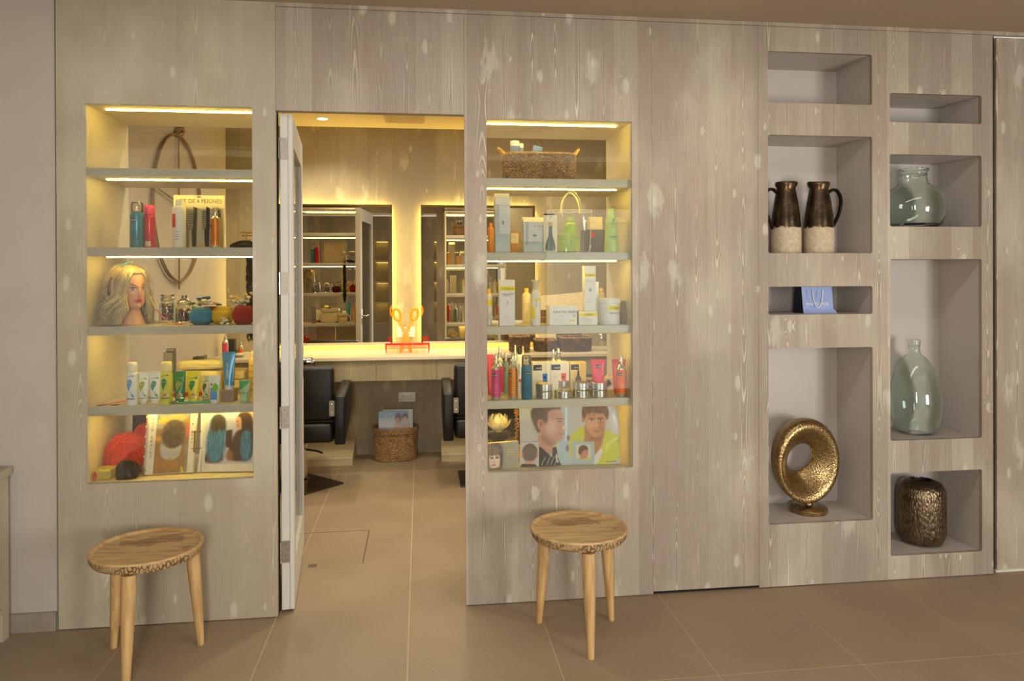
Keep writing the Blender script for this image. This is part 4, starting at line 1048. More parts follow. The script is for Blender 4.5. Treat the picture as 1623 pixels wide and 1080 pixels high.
def facecol(x_, y_, z):
    c = np.array(skin, float)
    if y_ < -.02:
        def b(cc_, k_): nonlocal c; c = c+(np.array(cc_, float)-c)*min(1, k_)
        b((224, 138, 116), .55*G(abs(x_)-.043, .018)*G(z-.135, .02))
        b((198, 56, 52), 1.4*G(x_, .0165)*(G(z-.1155, .0042)+G(z-.1065, .005))) if abs(x_) < .027 else None
        b((120, 26, 28), .8*G(x_, .018)*G(z-.1112, .0014))
        ex = abs(x_)-.029
        b((238, 232, 224), 1.3*G(ex, .0095)*G(z-.1635, .0042))
        b((74, 84, 92), 1.6*G(ex+.001, .0045)*G(z-.1637, .0042)); b((16, 14, 14), 1.5*G(ex+.001, .0022)*G(z-.1637, .0022))
        b((40, 26, 22), 1.3*G(ex, .0125)*G(z-.1695-.06*0-(.0022*(1-(ex/.012)**2)), .0018)); b((96, 70, 60), .6*G(ex, .012)*G(z-.158, .0016)); b((150, 112, 104), .5*G(ex, .014)*G(z-.172, .005))
        b((84, 56, 40), 1.2*G(ex-.001, .0155)*G(z-.1815-.005*(1-((ex-.004)/.015)**2), .0026))
        b((150, 82, 70), .7*G(abs(x_)-.0075, .004)*G(z-.1285, .002))
    return c
for i in range(rows):
    for j in range(n): fs.append((i*n+j, i*n+(j+1) % n, (i+1)*n+(j+1) % n, (i+1)*n+j))
me = bpy.data.meshes.new('head'); vs_ += [(0, .01, Hh), (0, 0, 0)]
fs += [(rows*n+j, rows*n+(j+1) % n, len(vs_)-2) for j in range(n)]+[((j+1) % n, j, len(vs_)-1) for j in range(n)]
me.from_pydata(vs_, [], fs); me.materials.append(attr_mat('mannequin_skin', .42))
vc = np.array([facecol(*v) for v in vs_])/255; vc = np.clip(vc, 0, 1); vc = np.where(vc <= .04045, vc/12.92, ((vc+.055)/1.055)**2.4)
at_ = me.color_attributes.new('Col', 'FLOAT_COLOR', 'POINT'); at_.data.foreach_set('color', np.concatenate([vc, np.ones((len(vc), 1))], 1).ravel())
me.polygons.foreach_set('use_smooth', [True]*len(fs)); ho = bpy.data.objects.new('head', me); COL.objects.link(ho); ho.parent = HD
for s_ in (-1, 1):
    MB().ball((0, 0, 0), .018, 12, 8, (.35, .8, 1.35)).build('ear', mat('mannequin_ear', skin, .45), HD, loc=(s_*.071, .012, .152), rot=(0, s_*.15, s_*-.3))
HAIRB = mat('ash_blonde_hair', (206, 190, 154), .42, scale=200, noise_=.3, stretch=(1, 1, .1)); HAIRC = mat('ash_grey_hair', (172, 155, 122), .45, scale=200, noise_=.3, stretch=(1, 1, .1))
# a scalp shell under the locks, then long waved locks from the parting down both sides
m = MB(); sh = []
for i in range(26):
    t = i/25; z = .10+(Hh+.010-.10)*math.sin(t*PI/2)
    row = []
    for j in range(64):
        a = 2*PI*j/64; p_ = headpt(a, min(z-.0098*t, Hh-.0004)); k_ = 1.09+.03*noise.noise(Vector((math.cos(a)*3, math.sin(a)*3, z*30)))
        hl = .232-.05*min(1, max(0, (abs((a+PI) % (2*PI)-PI)-.25)/.55))           # hairline drops towards the temples
        if abs((a+PI) % (2*PI)-PI) < 1.0 and z < hl: k_ = .9
        row.append((p_[0]*k_, p_[1]*k_+.004, z+.005))
    sh.append(row)
m.add([p_ for r_ in sh for p_ in r_]+[(0, .012, Hh+.019)], [(i*64+j, i*64+(j+1) % 64, (i+1)*64+(j+1) % 64, (i+1)*64+j) for i in range(25) for j in range(64)]+[(25*64+j, 25*64+(j+1) % 64, 26*64) for j in range(64)])
m.build('scalp_hair', HAIRC, HD, smooth=180)
r2 = random.Random(11); locks = [MB(), MB()]
clump = [(r2.uniform(.8, 2*PI-.75), r2.uniform(.02, .066), r2.uniform(0, 6.3), r2.uniform(.009, .017), r2.uniform(44, 72), r2.uniform(.10, .21)) for _ in range(62)]
for i in range(1150):
    a1, spread, ph, amp, wv, L = clump[i % len(clump)]
    a1 = a1+r2.gauss(0, .07); a1 = min(max(a1, .86), 2*PI-.80); sgn = 1 if a1 < PI else -1
    front = min(a1, 2*PI-a1)
    a0 = (a1*.35 if sgn > 0 else 2*PI-(2*PI-a1)*.35)+r2.uniform(-.1, .1) if front < 1.5 else a1
    z0_ = Hh-.004-r2.random()*.012 if front > 1.0 else r2.uniform(.236, Hh-.004)
    ze = .135+r2.uniform(-.015, .02); pts = []; rad = []; nn = 22; k0 = r2.uniform(1.08, 1.17); L *= r2.uniform(.85, 1.1); sp2 = spread*r2.uniform(.75, 1.2)
    r0 = r2.uniform(.0016, .0030)
    for k_ in range(nn):
        t = k_/(nn-1)
        if t < .45:
            f = t/.45; a = a0+(a1-a0)*f**.8; z = z0_+(ze-z0_)*f**1.35; p_ = headpt(a, min(z, Hh-.004)); kk = k0+.05*f
            q = Vector((p_[0]*kk, p_[1]*kk+.004, z+.010*(1-f))); 
        else:
            f = (t-.45)/.55
            if f == 0 or k_ == 0 or len(pts) == 0: pass
            p_ = headpt(a1, ze); out = Vector((p_[0], p_[1]+.02, 0)).normalized(); side_v = Vector((out.y, -out.x, 0))
            q = Vector((p_[0]*(k0+.05), p_[1]*(k0+.05)+.004, ze))+out*(sp2*math.sin(f*PI*.6))+side_v*amp*(math.sin(f*L*wv+ph)-math.sin(ph))*min(1, f*3)+out*amp*.8*(math.cos(f*L*wv+ph)-math.cos(ph))*min(1, f*3)
            q.y += .05*f*f; q.z = max(.007, ze-L*f)+.002*math.sin(i)
        pts.append(q); rad.append(r0*(1-.65*t**3)*min(1, .5+t*4))
    locks[i % 3 == 0].tube(pts, rad, 4, cap=False)
for i in range(520):                             # an under-layer so no gaps show
    a1 = r2.uniform(.95, 2*PI-.95); L = r2.uniform(.09, .14); sp2 = r2.uniform(.004, .05); ph = r2.uniform(0, 6.3); pts = []
    for k_ in range(9):
        f = k_/8; z = .17-.17*f if f*L < .17 else 0; p_ = headpt(a1, .14); out = Vector((p_[0], p_[1]+.02, 0)).normalized()
        q = Vector((p_[0]*1.1, p_[1]*1.1+.006, .165-(L+.02)*f))+out*sp2*math.sin(f*1.8)+Vector((out.y, -out.x, 0))*.006*math.sin(f*7+ph); q.z = max(.006, q.z); q.y += .045*f*f; pts.append(q)
    locks[i % 2].tube(pts, .0028, 4, cap=False)
for i in range(130):                              # round curls low at the back and by the cheek
    a = r2.choice((r2.uniform(.95, 2.6), r2.uniform(3.6, 5.3))); p0 = Vector((.10*math.sin(a), -.10*math.cos(a)+.045, r2.uniform(.03, .15))); rr0 = r2.uniform(.012, .026); ax = r2.uniform(0, 3.14); ph = r2.uniform(0, 6)
    for q in range(4):
        o_ = Vector((r2.gauss(0, .003), r2.gauss(0, .003), r2.gauss(0, .003)))
        locks[i % 2].tube([(p0.x+o_.x+rr0*math.cos(t*.5+ph)*math.cos(ax), p0.y+o_.y+rr0*math.cos(t*.5+ph)*math.sin(ax)+t*.0014, max(.006, p0.z+o_.z+rr0*math.sin(t*.5+ph))) for t in range(15)], [.0026-.00012*t for t in range(15)], 4, cap=False)
for m, ml in zip(locks, (HAIRB, HAIRC)): m.build('hair_locks', ml, HD, smooth=180, kind='stuff', fixn=False)
m = MB()
for i in range(150):
    a = r2.uniform(.5, 2*PI-.5); p0 = Vector(headpt(a, r2.uniform(.2, Hh-.004)))*1.1; d_ = Vector((math.sin(a), -math.cos(a), r2.uniform(-.3, .9))).normalized()
    m.tube([p0+d_*.02*t+Vector((0, 0, -.012*t*t))+Vector((r2.uniform(-.003, .003), 0, 0)) for t in range(4)], .0005, 3)
m.build('flyaway_hair', HAIRB, HD, smooth=180, kind='stuff')
clampw(HD, LBX[0]+.003, at(252, 480, .33).x-.004, .034, 9, ZC+.0004)
# cord band over the hair: blue, yellow and maroon wound lengths
def arc(a0, a1, k_=1.24, n_=10):
    o = []
    for i in range(n_+1):
        t = a0+(a1-a0)*i/n_; o.append((.100*math.sin(t)*1.02-.0, -.004-.03*math.cos(t), .172+.118*math.cos(t)))
    return o
m = HD
for (a0, a1, rgb) in ((.15, .62, (56, 110, 140)), (.12, .16, (200, 170, 70)), (.62, 1.15, (190, 160, 60)), (1.15, 2.05, (96, 30, 40))):
    MB().tube([(-p_[0]*1.02, p_[1], p_[2]) for p_ in arc(a0, a1)], .0046, 8).build('wound_cord', C(*rgb, .7), HD)
cx_ = thing('thread_cord', 'yellow and orange wrapped cord hanging from the mannequin onto the shelf', 'cord', (0, 0, 0))
cp = [at(238, 470, .075), at(242, 480, .07), at(248, 491, .07), at(256, 501, .075), at(264, 508, .08), at(271, 512, .085), at(277, 513.5, .09), at(291, 513.8, .10)]
cp = [Vector((p_.x, p_.y, max(p_.z, ZC+.0035))) for p_ in cp]; cp[-3].z = cp[-2].z = cp[-1].z = ZC+.0035
for i0, i1, rgb in ((0, 2, (214, 186, 110)), (2, 4, (214, 96, 40)), (4, 6, (216, 168, 40)), (6, 7, (222, 110, 36))):
    pts = cp[i0:i1+1]; MB().tube(pts, .0034, 8).build('wrapped_length', C(*rgb, .7), cx_)
# --- glass jars with beads
def bead_jar(label, xc, w, ytop, Y, lidk, bead_label, n_, cols, fillf):
    x, R, H = place(xc, w, ytop, Y, ZC); t = thing('glass_jar', label, 'jar', (x, Y, ZC))
    hb_ = H*(.74 if lidk == 'screw' else .62)
    MB().lathe(shell_prof([(0, .002), (R*.9, 0), (R, .008), (R, hb_*.8), (R*.9, hb_*.93), (R*.74, hb_), (R*.74, hb_+.008)], .0025), 32).build('body', GLASSJ, t, smooth=60)
    if lidk == 'screw': MB().lathe([(R*.76, hb_+.004), (R*.84, hb_+.008), (R*.86, hb_+.02), (R*.78, hb_+.024), (R*.8, hb_+.03), (R*.86, hb_+.036), (R*.84, H-.002), (0, H)], 32).build('lid', CLEARCAP, t, smooth=40)
    else:
        MB().lathe([(R*.78, hb_+.006), (R*.86, hb_+.01), (R*.80, hb_+.022), (R*.5, hb_+.034), (R*.2, hb_+.040), (R*.16, hb_+.046), (R*.3, hb_+.052), (R*.33, H-.008), (R*.2, H-.001), (0, H)], 32).build('lid', CLEARCAP, t, smooth=50)
        MB().tube([(R*.92*math.cos(i*.3), R*.92*math.sin(i*.3), hb_*.9+.002*math.sin(i)) for i in range(21)], .002, 6, closed=True).build('raffia_tie', C(200, 170, 110, .8), t)
    m = MB(); r3 = random.Random(n_); rb = .0044
    for i in range(n_):
        zz = .008+(hb_*fillf)*i/n_; a = r3.uniform(0, 6.28); rad = (R*.80-.006)*(math.sqrt(r3.random()) if i % 3 else 1)
        c_ = r3.choice(cols); m.cc = S(*c_); p_ = (rad*math.cos(a), rad*math.sin(a), zz+rb)
        m.add([(p_[0]+rb, p_[1], p_[2]), (p_[0]-rb, p_[1], p_[2]), (p_[0], p_[1]+rb, p_[2]), (p_[0], p_[1]-rb, p_[2]), (p_[0], p_[1], p_[2]+rb), (p_[0], p_[1], p_[2]-rb)], [(0, 2, 4), (2, 1, 4), (1, 3, 4), (3, 0, 4), (2, 0, 5), (1, 2, 5), (3, 1, 5), (0, 3, 5)])
    o = m.build('bead_fill', PAINTED, None, smooth=180, loc=(x, Y, ZC)); tag(o, bead_label, 'beads', kind='stuff')
BC = [(226, 70, 80), (246, 214, 90), (80, 120, 190), (250, 246, 234), (90, 160, 90), (240, 130, 170), (150, 80, 130)]
bead_jar('round glass jar with a screw lid next to the mannequin head', 265.5, 25, 468, .33, 'screw', 'many-coloured beads filling the jar next to the mannequin head', 420, BC, .8)
bead_jar('glass jar with a knobbed glass lid behind the blue yarn', 292, 26, 469.5, .24, 'knob', 'dark red and purple beads in the jar with the knobbed lid', 380, [(170, 50, 60), (124, 54, 90), (190, 90, 90), (100, 50, 80), (220, 190, 170)], .66)
# --- crochet yarn balls
def yarn(label, xc, w, ytop, Y, rgb, seed):
    x, R, H = place(xc, w, ytop, Y, ZC); t = thing('yarn_ball', label, 'yarn', (x, Y, ZC), group='crochet yarn balls')
    ym = C(*rgb, .8); dk = C(*[int(v*.72) for v in rgb], .85)
    MB().lathe([(0, .002), (R*.62, 0), (R*.86, H*.12), (R*.97, H*.35), (R*.97, H*.65), (R*.86, H*.88), (R*.62, H), (R*.25, H*.99), (0, H*.97)], 28).build('core', dk, t, smooth=60)
    m = MB(); r3 = random.Random(seed)
    for i in range(54):
        s_ = 1 if i % 2 else -1; ph = 2*PI*i/54+r3.uniform(-.03, .03); pts = []
        for k_ in range(9):
            f_ = k_/8; z = H*(.03+.95*f_); rr0 = R*(1-.36*abs(2*f_-1)**2.4); a = ph+s_*f_*1.25; pts.append((rr0*math.cos(a)*1.005, rr0*math.sin(a)*1.005, z))
        m.tube(pts, R*.03, 4, cap=False)
    m.build('wound_thread', ym, t, smooth=180)
yarn('blue yarn ball with flowers lying on it', 319, 34, 487.5, .1, (74, 150, 190), 1)
yarn('dark maroon yarn ball mostly hidden behind the blue one', 334, 30, 486, .27, (118, 26, 40), 2)
yarn('yellow yarn ball between the blue and the red one', 353.5, 33, 486.5, .12, (244, 202, 50), 3)
yarn('dark red yarn ball at the right edge of the third shelf', 386, 33, 485, .1, (176, 34, 30), 4)
ROSE = {}
def rose(par, rgb, loc, r):
    key = rgb
    if key not in ROSE:
        m = MB(); m.ball((0, 0, 0), .6, 8, 6)
        for i in range(7):
            a = i*2.4; m.ball((.5*math.cos(a), .5*math.sin(a), .1+.05*i), .45, 6, 4, (1, 1, .8))
        o = m.build('blossom', C(*rgb, .7), par, smooth=180); ROSE[key] = o
    else: o = ROSE[key].copy(); COL.objects.link(o); o.parent = par
    o.location = loc; o.scale = (r, r, r); return o
def sprig(label, spots, cols, Y, zlist, grp='dried flower sprigs on the yarn', leafn=7, seed=1):
    x0 = sum(at(s[0], s[1], Y).x for s in spots)/len(spots); zb_ = min(at(s[0], s[1], Y).z for s in spots)
    t = thing('flower_sprig', label, 'flowers', (x0, Y, zb_), group=grp); r3 = random.Random(seed)
    for i, (px_, py_, r_) in enumerate(spots):
        p_ = at(px_, py_, Y); y_ = r3.uniform(-.015, .02); rose(t, cols[i % len(cols)], (p_.x-x0, y_, p_.z-zb_), r_*mpp(px_, py_, Y))
        MB().tube([(p_.x-x0, y_, p_.z-zb_), ((p_.x-x0)*.5, .01, (p_.z-zb_)*.45-.004), (0, .012, -.004)], .001, 5).build('stalk', C(92, 84, 52, .8), t)
    for i in range(leafn):
        px_, py_, _ = r3.choice(spots); p_ = at(px_+r3.uniform(-4, 4), py_+r3.uniform(-1, 5), Y); a = r3.uniform(0, 6.28); L = .02
        m = MB(); d_ = Vector((math.cos(a), r3.uniform(-.5, .5), math.sin(a)*.6)); s_ = d_.cross(Vector((0, 1, .2))).normalized()*.006; o_ = Vector((p_.x-x0, .0, p_.z-zb_))
        m.add([o_, o_+d_*L*.5+s_, o_+d_*L, o_+d_*L*.5-s_+Vector((0, .002, 0))], [(0, 1, 2, 3)]); m.build('leaf', C(84, 92, 60, .8), t, smooth=0)
CRM, YEL, PNK, BLU = (226, 214, 186), (222, 186, 92), (224, 168, 128), (44, 92, 124)
sprig('dried flower sprig with cream and blue blossoms on the blue yarn', [(310, 482, 4), (317, 481, 5), (325, 478, 5), (333, 478, 4.5), (314, 475, 4.5), (322, 473.5, 4), (329, 473, 4.5), (341, 481, 4), (345, 482, 3.5)], [CRM, YEL, CRM, CRM, BLU, BLU, BLU, PNK, CRM], .1, 0, seed=2)
sprig('dried flower sprig with yellow and white blossoms on the red yarn', [(363, 477, 4), (366, 471, 3.5), (371, 478, 4), (374, 472, 4.5), (377, 479, 4.5), (380, 474, 4), (384, 477, 4.5), (374, 485, 4), (390, 468, 4), (394, 472, 4.5), (397, 466, 4), (392, 478, 4)], [YEL, CRM, CRM, YEL, CRM, YEL, CRM, CRM, (190, 176, 120), CRM, (190, 176, 120), CRM], .12, 0, seed=3)
sprig('little white flower sprig lying in front of the yellow yarn', [(352, 513, 3.5), (356, 509, 4), (361, 514, 3.5), (354, 505, 3), (360, 508, 3.5), (358, 516, 3)], [CRM, (214, 208, 196)], .06, 0, seed=4)
sprig('cream flower sprig leaning against the jar with the knobbed lid', [(292, 492, 3), (299, 496, 3.5), (303, 491, 3.5), (306, 486, 4), (305, 480, 3.5)], [CRM, (214, 208, 196), CRM], .19, 0, seed=5)
# black braid hanging behind the right edge of the show-case
bx = at(396, 440, .53); br = thing('hair_braid', 'black hair braid hanging behind the right edge of the left show-case', 'braid', (bx.x, .53, 0))
m = MB()
for s_ in range(3):
    m.tube([(.011*math.sin(i*.55+s_*2.09), .009*math.cos(i*1.1+s_*2.09), 1.66-.0135*i) for i in range(34)], [.0105]*28+[.010, .009, .008, .006, .004, .002], 7)
m.build('plait', C(24, 20, 18, .45), br); MB().tube([(0, 0, 1.65), (0, 0, 1.694), (0, -.03, 1.6925), (0, -.075, 1.6915)], .0028, 6).build('hanger', STEEL, br)

# --- fourth shelf: foot care and creams
FW, FOL, FTE, FGR, FYE = C(230, 232, 228, .35), C(150, 164, 44), C(58, 150, 126), C(30, 132, 56, .35), C(236, 224, 36, .35)
FBL = C(96, 158, 208); FBLD = C(56, 110, 190)
def foot_art(fc, sc, strip, c2=None, word=True, patchc=None):
    """the foot mark: a big rounded sole that narrows to a drop, and five toes above"""
    def f(t, R, H, yf):
        def P(u, v): z = v*H; return (u*R, yf(z)*math.sqrt(max(0, 1-(u*.9)**2))-.0012, z)
        m = MB(); pts = [(-.62, .60), (-.5, .68), (-.2, .71), (.1, .70), (.3, .65), (.25, .58), (.05, .52), (-.15, .44), (-.25, .37), (-.4, .43), (-.6, .52)]
        c0 = P(-.12, .58); m.add([c0]+[P(*p_) for p_ in pts], [(0, i+1, (i+1) % len(pts)+1) for i in range(len(pts))]); m.build('foot_mark', fc, t, smooth=0)
        m = MB()
        for i, (u, v, r_) in enumerate(((-.55, .765, .06), (-.32, .785, .07), (-.08, .795, .08), (.16, .80, .10), (.44, .795, .15))):
            m.add([P(u, v)]+[P(u+r_*math.cos(k_*PI/4), v+r_*math.sin(k_*PI/4)*R/H*1.25) for k_ in range(8)], [(0, k_+1, (k_+1) % 8+1) for k_ in range(8)])
        m.build('toe_marks', fc, t, smooth=0)
        m = MB(); m.add([P(.0, .36), P(.25, .42), P(.12, .33), P(.5, .30), P(.62, .23), P(.35, .22), P(.12, .28)], [(0, 1, 2), (2, 3, 4, 5, 6)]); m.build('drop_mark', sc, t, smooth=0)
        m = MB(); m.add([P(-.72, .165), P(-.3, .165), P(.3, .165), P(.72, .165), P(.72, .195), P(.3, .195), P(-.3, .195), P(-.72, .195)], [(0, 1, 6, 7), (1, 2, 5, 6), (2, 3, 4, 5)]); m.build('band', strip, t, smooth=0)
        if patchc:
            m = MB(); m.add([P(.05, .24)]+[P(.08+.42*math.cos(k_*PI/7), .22+.1*math.sin(k_*PI/7)) for k_ in range(8)], [(0, k_+1, k_+2) for k_ in range(7)]); m.build('fruit_mark', patchc, t, smooth=0)
        if word: x_ = text('feet up', .26*R, t, WHITEP, P(-.12, .62)[:1]+(yf(.62*H)-.0022, .62*H))
    return f
def can_art(t, R, H, fc, sc, strip, patchc=None):
    foot_art(fc, sc, strip, patchc=patchc)(t, R, H*.86, lambda z: -R)
ORP = C(222, 120, 44)
def foot_can(label, xc, w, ytop, Y, body, cap, fc, sc, strip, pc=None):
    t = bottle('foot_spray_can', label, 'spray can', xc, w, ytop, Y, ZD, 'spray', body, cap, lines=False); x, R, H = place(xc, w, ytop, Y, ZD); can_art(t, R, H, fc, sc, strip, pc)
foot_can('white foot spray can with a blue foot mark, first in the fourth shelf row', 209.5, 17, 574, .07, FW, C(222, 220, 204, .4), FBL, FBL, FBLD)
foot_can('yellow-green foot spray can with a cream cap in the fourth shelf row', 264, 18, 573, .07, C(214, 210, 60, .35), C(232, 222, 160, .4), FGR, FW, FGR, ORP)
tube_pack('cream_tube', 'white cream tube with an olive foot mark', 227.5, 18, 590, .10, ZD, FW, WHITEP, art=foot_art(FOL, FOL, FOL))
tube_pack('cream_tube', 'white cream tube with a teal foot mark', 246, 18.5, 589, .10, ZD, FW, WHITEP, art=foot_art(FTE, FTE, FTE))
tube_pack('cream_tube', 'green cream tube with a yellow foot mark', 285, 18.5, 589, .085, ZD, FGR, FGR, art=foot_art(FOL, FW, C(200, 190, 150, .3, metal=.6), patchc=ORP))
tube_pack('cream_tube', 'bright yellow cream tube with a green foot mark', 307, 20, 589, .085, ZD, FYE, FYE, art=foot_art(FGR, FW, C(200, 190, 150, .3, metal=.6), patchc=ORP))
tube_pack('cream_tube', 'small see-through cream tube with a dark green foot mark', 326, 14, 596, .12, ZD, C(196, 196, 150, .3), C(150, 160, 90), art=foot_art(C(70, 92, 40), C(70, 92, 40), FGR, word=False))
def apple_art(t, R, H, yf):
    def P(u, v): return (u*R, yf(v*H)-.0014, v*H)
    m = MB(); m.add([P(-.6, .15), P(.6, .15), P(.6, .42), P(-.6, .6)], [(0, 1, 2, 3)]); m.build('blue_corner', C(96, 150, 216), t, smooth=0)
    m = MB(); m.add([P(.15, .62)]+[P(.2+.5*math.cos(k_*PI/6), .58+.16*math.sin(k_*PI/6)) for k_ in range(12)], [(0, k_+1, (k_+1) % 12+1) for k_ in range(12)]); m.build('apple_mark', C(110, 176, 40), t, smooth=0)
    m = MB(); m.add([P(-.45, .70)]+[P(-.45+.14*math.cos(k_*PI/3), .70+.05*math.sin(k_*PI/3)) for k_ in range(6)], [(0, k_+1, (k_+1) % 6+1) for k_ in range(6)]); m.build('berry_mark', C(190, 30, 50), t, smooth=0)
    text('mentha', .3*R, t, C(210, 60, 90), (-.42*R, yf(.5*H)-.002, .5*H), rot=PI/2)
tube_pack('cream_tube', 'white and blue tube with a green apple mark, standing before the taupe box', 340, 18, 596, .055, ZD, FW, WHITEP, art=apple_art)
bx0 = carton('soap_box', 'small taupe box under the blue toothpaste tube', 349.5, 371, 618.5, .075, ZD, C(146, 128, 108, .6), depth=.07)
rules(bx0, -.02, .012, .05, 3, .014)
def blue_art(t, R, H, yf):
    text('Optifresh', .6*R, t, C(224, 236, 244), (-.12*R, yf(.3*H)-.002, .5*H), rot=PI/2, shear=.15)
    m = MB(); m.add([(R*.62, yf(.2*H)*.6-.001, .2*H), (R*.7, yf(.2*H)*.55-.001, .2*H), (R*.86, yf(.8*H)*.55-.001, .85*H), (R*.78, yf(.8*H)*.6-.001, .85*H)], [(0, 1, 2, 3)]); m.build('sheen_stripe', C(196, 220, 236), t, smooth=0)
tube_pack('toothpaste_tube', 'tall blue toothpaste tube standing on the taupe box', 363, 20.5, 558, .10, ZD+bx0['h'], C(84, 146, 190, .3, metal=.3), WHITEP, art=blue_art)
def green_art(t, R, H, yf):
    m = MB(); m.add([(-R*.8, yf(.5*H)-.001, .55*H), (R*.8, yf(.5*H)-.001, .85*H), (R*.86, -.004, .94*H), (-R*.86, -.004, .94*H)], [(0, 1, 2, 3)]); m.build('green_wash', C(60, 150, 84), t, smooth=0)
    text('OXA', .6*R, t, INKM, (0, yf(.42*H)-.002, .42*H))
tube_pack('cream_tube', 'small pale green tube at the right end of the fourth shelf', 388, 18, 602, .06, ZD, C(170, 196, 150, .35), C(150, 190, 150), art=green_art)
# flat things lying on the shelf
p = at(297, 637, .06); tw = thing('tweezers', 'turquoise and clear plastic tweezers lying before the yellow tubes', 'tweezers', (p.x, .065, ZD), .06)
for s_ in (-1, 1): MB().prism([(-.08, s_*.002), (.0, s_*.009), (.09, s_*.011), (.105, 0), (.09, s_*.004), (.0, s_*.003)], 'z', .001, .009).build('arm', C(84, 170, 150, .25), tw, smooth=0)
MB().ball((-.06, 0, .008), .022, 12, 6, (1.3, .7, .35)).build('grip', CLEARCAP, tw)
for lab, x0, x1, rgb, k_ in (('long coral red strip lying along the left of the fourth shelf', 152, 200, (226, 120, 96), 0), ('long pale grey strip lying beside the coral strip', 168, 204, (186, 180, 156), 1), ('short pale grey strip nearest the white foot spray can', 188, 208, (180, 170, 140), 2)):
    a = at(x0-12+k_*6, 643, .045); t = thing('file_strip', lab, 'nail file', (a.x+.05, .085, ZD), math.radians(-32)); L = (.34, .30, .2)[k_]
    MB().box(-.011, .011, 0, L, .0, .003, .001).build('strip', C(*rgb, .7), t, smooth=0); MB().box(-.011, .011, -.03, .0, 0, .003, .001).build('handle', BLK, t, smooth=0)
# packs and towels behind
FOIL = mat('clear_foil_pack', (222, 206, 150), .3, noise_=.1, scale=12, bump=.6, bscale=26)
def puffy(name, label, cat, x0, x1, y0, y1, Y, d, m, b=None, seed=0, grp=None, Z=ZD):
    a, b_ = at(x0, y1, Y), at(x1, y0, Y); w = (b_.x-a.x)/2; z0 = max(Z, a.z); h = b_.z-z0
    t = thing(name, label, cat, ((a.x+b_.x)/2, Y, z0), group=grp); bm = bmesh.new(); bmesh.ops.create_cube(bm, size=1); bmesh.ops.subdivide_edges(bm, edges=bm.edges[:], cuts=7, use_grid_fill=True)
    for q in bm.verts:
        u = q.co*2; k_ = 1-.22*(abs(u.x)**4+abs(u.z)**4)/2; nn = noise.noise(Vector((u.x*2.2+seed, u.y*2, u.z*2.2)))*.06
        q.co = Vector((u.x*w*(1-.05*abs(u.z)**3)+nn*.1*w, u.y*d/2*k_+d/2+nn*d, h/2+u.z*h/2*(1-.12*abs(u.x)**4)+nn*h*.5*(u.z > -.9)))
        q.co.z = max(q.co.z, 0)
    MB().bm(bm).build('body', m, t, smooth=180); return t
pk = puffy('towel_pack', 'clear plastic pack of folded towels behind the tubes', 'pack', 278, 350, 588, 634, .29, .11, FOIL, seed=1)
puffy('foil_bag', 'crumpled clear plastic bag lying on the towel pack', 'bag', 280, 352, 571, 590, .295, .10, FOIL, seed=5, Z=at(300, 588, .29).z+.004)
for i, (ya, yb2) in enumerate(((588, 602), (602, 618), (618, 634))):
    puffy('folded_towel', 'cream folded towel behind the taupe box, %s of its pile' % ('topmost', 'middle', 'lowest')[i], 'towel', 356+i, 387-i*2, ya, yb2, .32, .13, C(226, 206, 150, .9, noise_=.06), seed=7+i, grp='folded towels behind the taupe box')
rb = carton('flat_red_box', 'flat red box lying behind the green tube', 256, 322, 621, .27, ZD, C(186, 34, 34, .45), depth=.02); patch(rb, -rb['hw']*.9, rb['hw']*.9, .02, .026, C(220, 190, 120))
ds = thing('soap_dispenser', 'tall grey metal dispenser standing behind the yellow-green can', 'dispenser', (at(268.5, 600, .42).x, .43, ZD)); u = mpp(268, 580, .42); zt = at(268, 553, .42).z-ZD
MB().box(-7*u, 7*u, -.03, .03, 0, zt-.016, .004).build('body', STEEL, ds, smooth=0); MB().box(-4*u, 7.5*u, -.02, .02, zt-.014, zt, .003).build('pump_head', STEEL, ds, smooth=0); MB().box(-3*u, 3.5*u, -.031, -.03, .02, zt*.7).build('window', C(90, 84, 66), ds, smooth=0)
hc = thing('hair_clipper', 'black hair clipper lying on the plastic bag of the fourth shelf', 'clipper', (at(314, 571, .34).x, .36, at(314, 573.5, .36).z))
MB().box(-.028, .028, -.02, .02, 0, .026, .008).build('body', BLACKP, hc); MB().box(.02, .034, -.012, .012, .006, .032, .002).build('blade', STEEL, hc, smooth=0)
ye = bottle('yellow_striped_bottle', 'yellow striped bottle cut off by the right edge of the fourth shelf', 'bottle', 402, 15, 556, .2, ZD, 'tall', C(226, 190, 90), C(230, 210, 120), lines=False)
x, R, H = place(402, 15, 556, .2, ZD); m = MB()
for i in range(5): wrap(m, R*1.02, H*(.15+.13*i), H*(.19+.13*i), -3, 3, 20)
m.build('stripes', C(214, 150, 20), ye)
# things on the salon counter seen through this show-case
ZK = .905
def cbottle(label, px, w, yt, Y, body, cap, band, kind='pump'): return bottle('spray_bottle', label, 'bottle', px, w, yt, Y, ZK, kind, body, cap, band, lines=False)
cbottle('aluminium bottle with a pink label on the salon counter behind the left show-case', 357, 10, 531, 2.66, ALU, ALU, (.1, .62, C(214, 60, 92), 1.0))
cbottle('small bottle with an orange label on the salon counter behind the left show-case', 382, 7, 542, 2.72, ALU, ALU, (.1, .5, C(226, 104, 30), 1.2))
t = thing('tool_holder', 'black upright tool holder on the salon counter, seen above the blue tube', 'holder', (at(368, 560, 2.74).x, 2.74, ZK)); u = mpp(368, 540, 2.74)
MB().box(-5.5*u, 5.5*u, -.03, .03, 0, 26*u, .006).build('body', BLACKP, t); MB().box(-8*u, 8*u, -.04, .04, 0, 8*u, .004).build('foot', BLACKP, t)
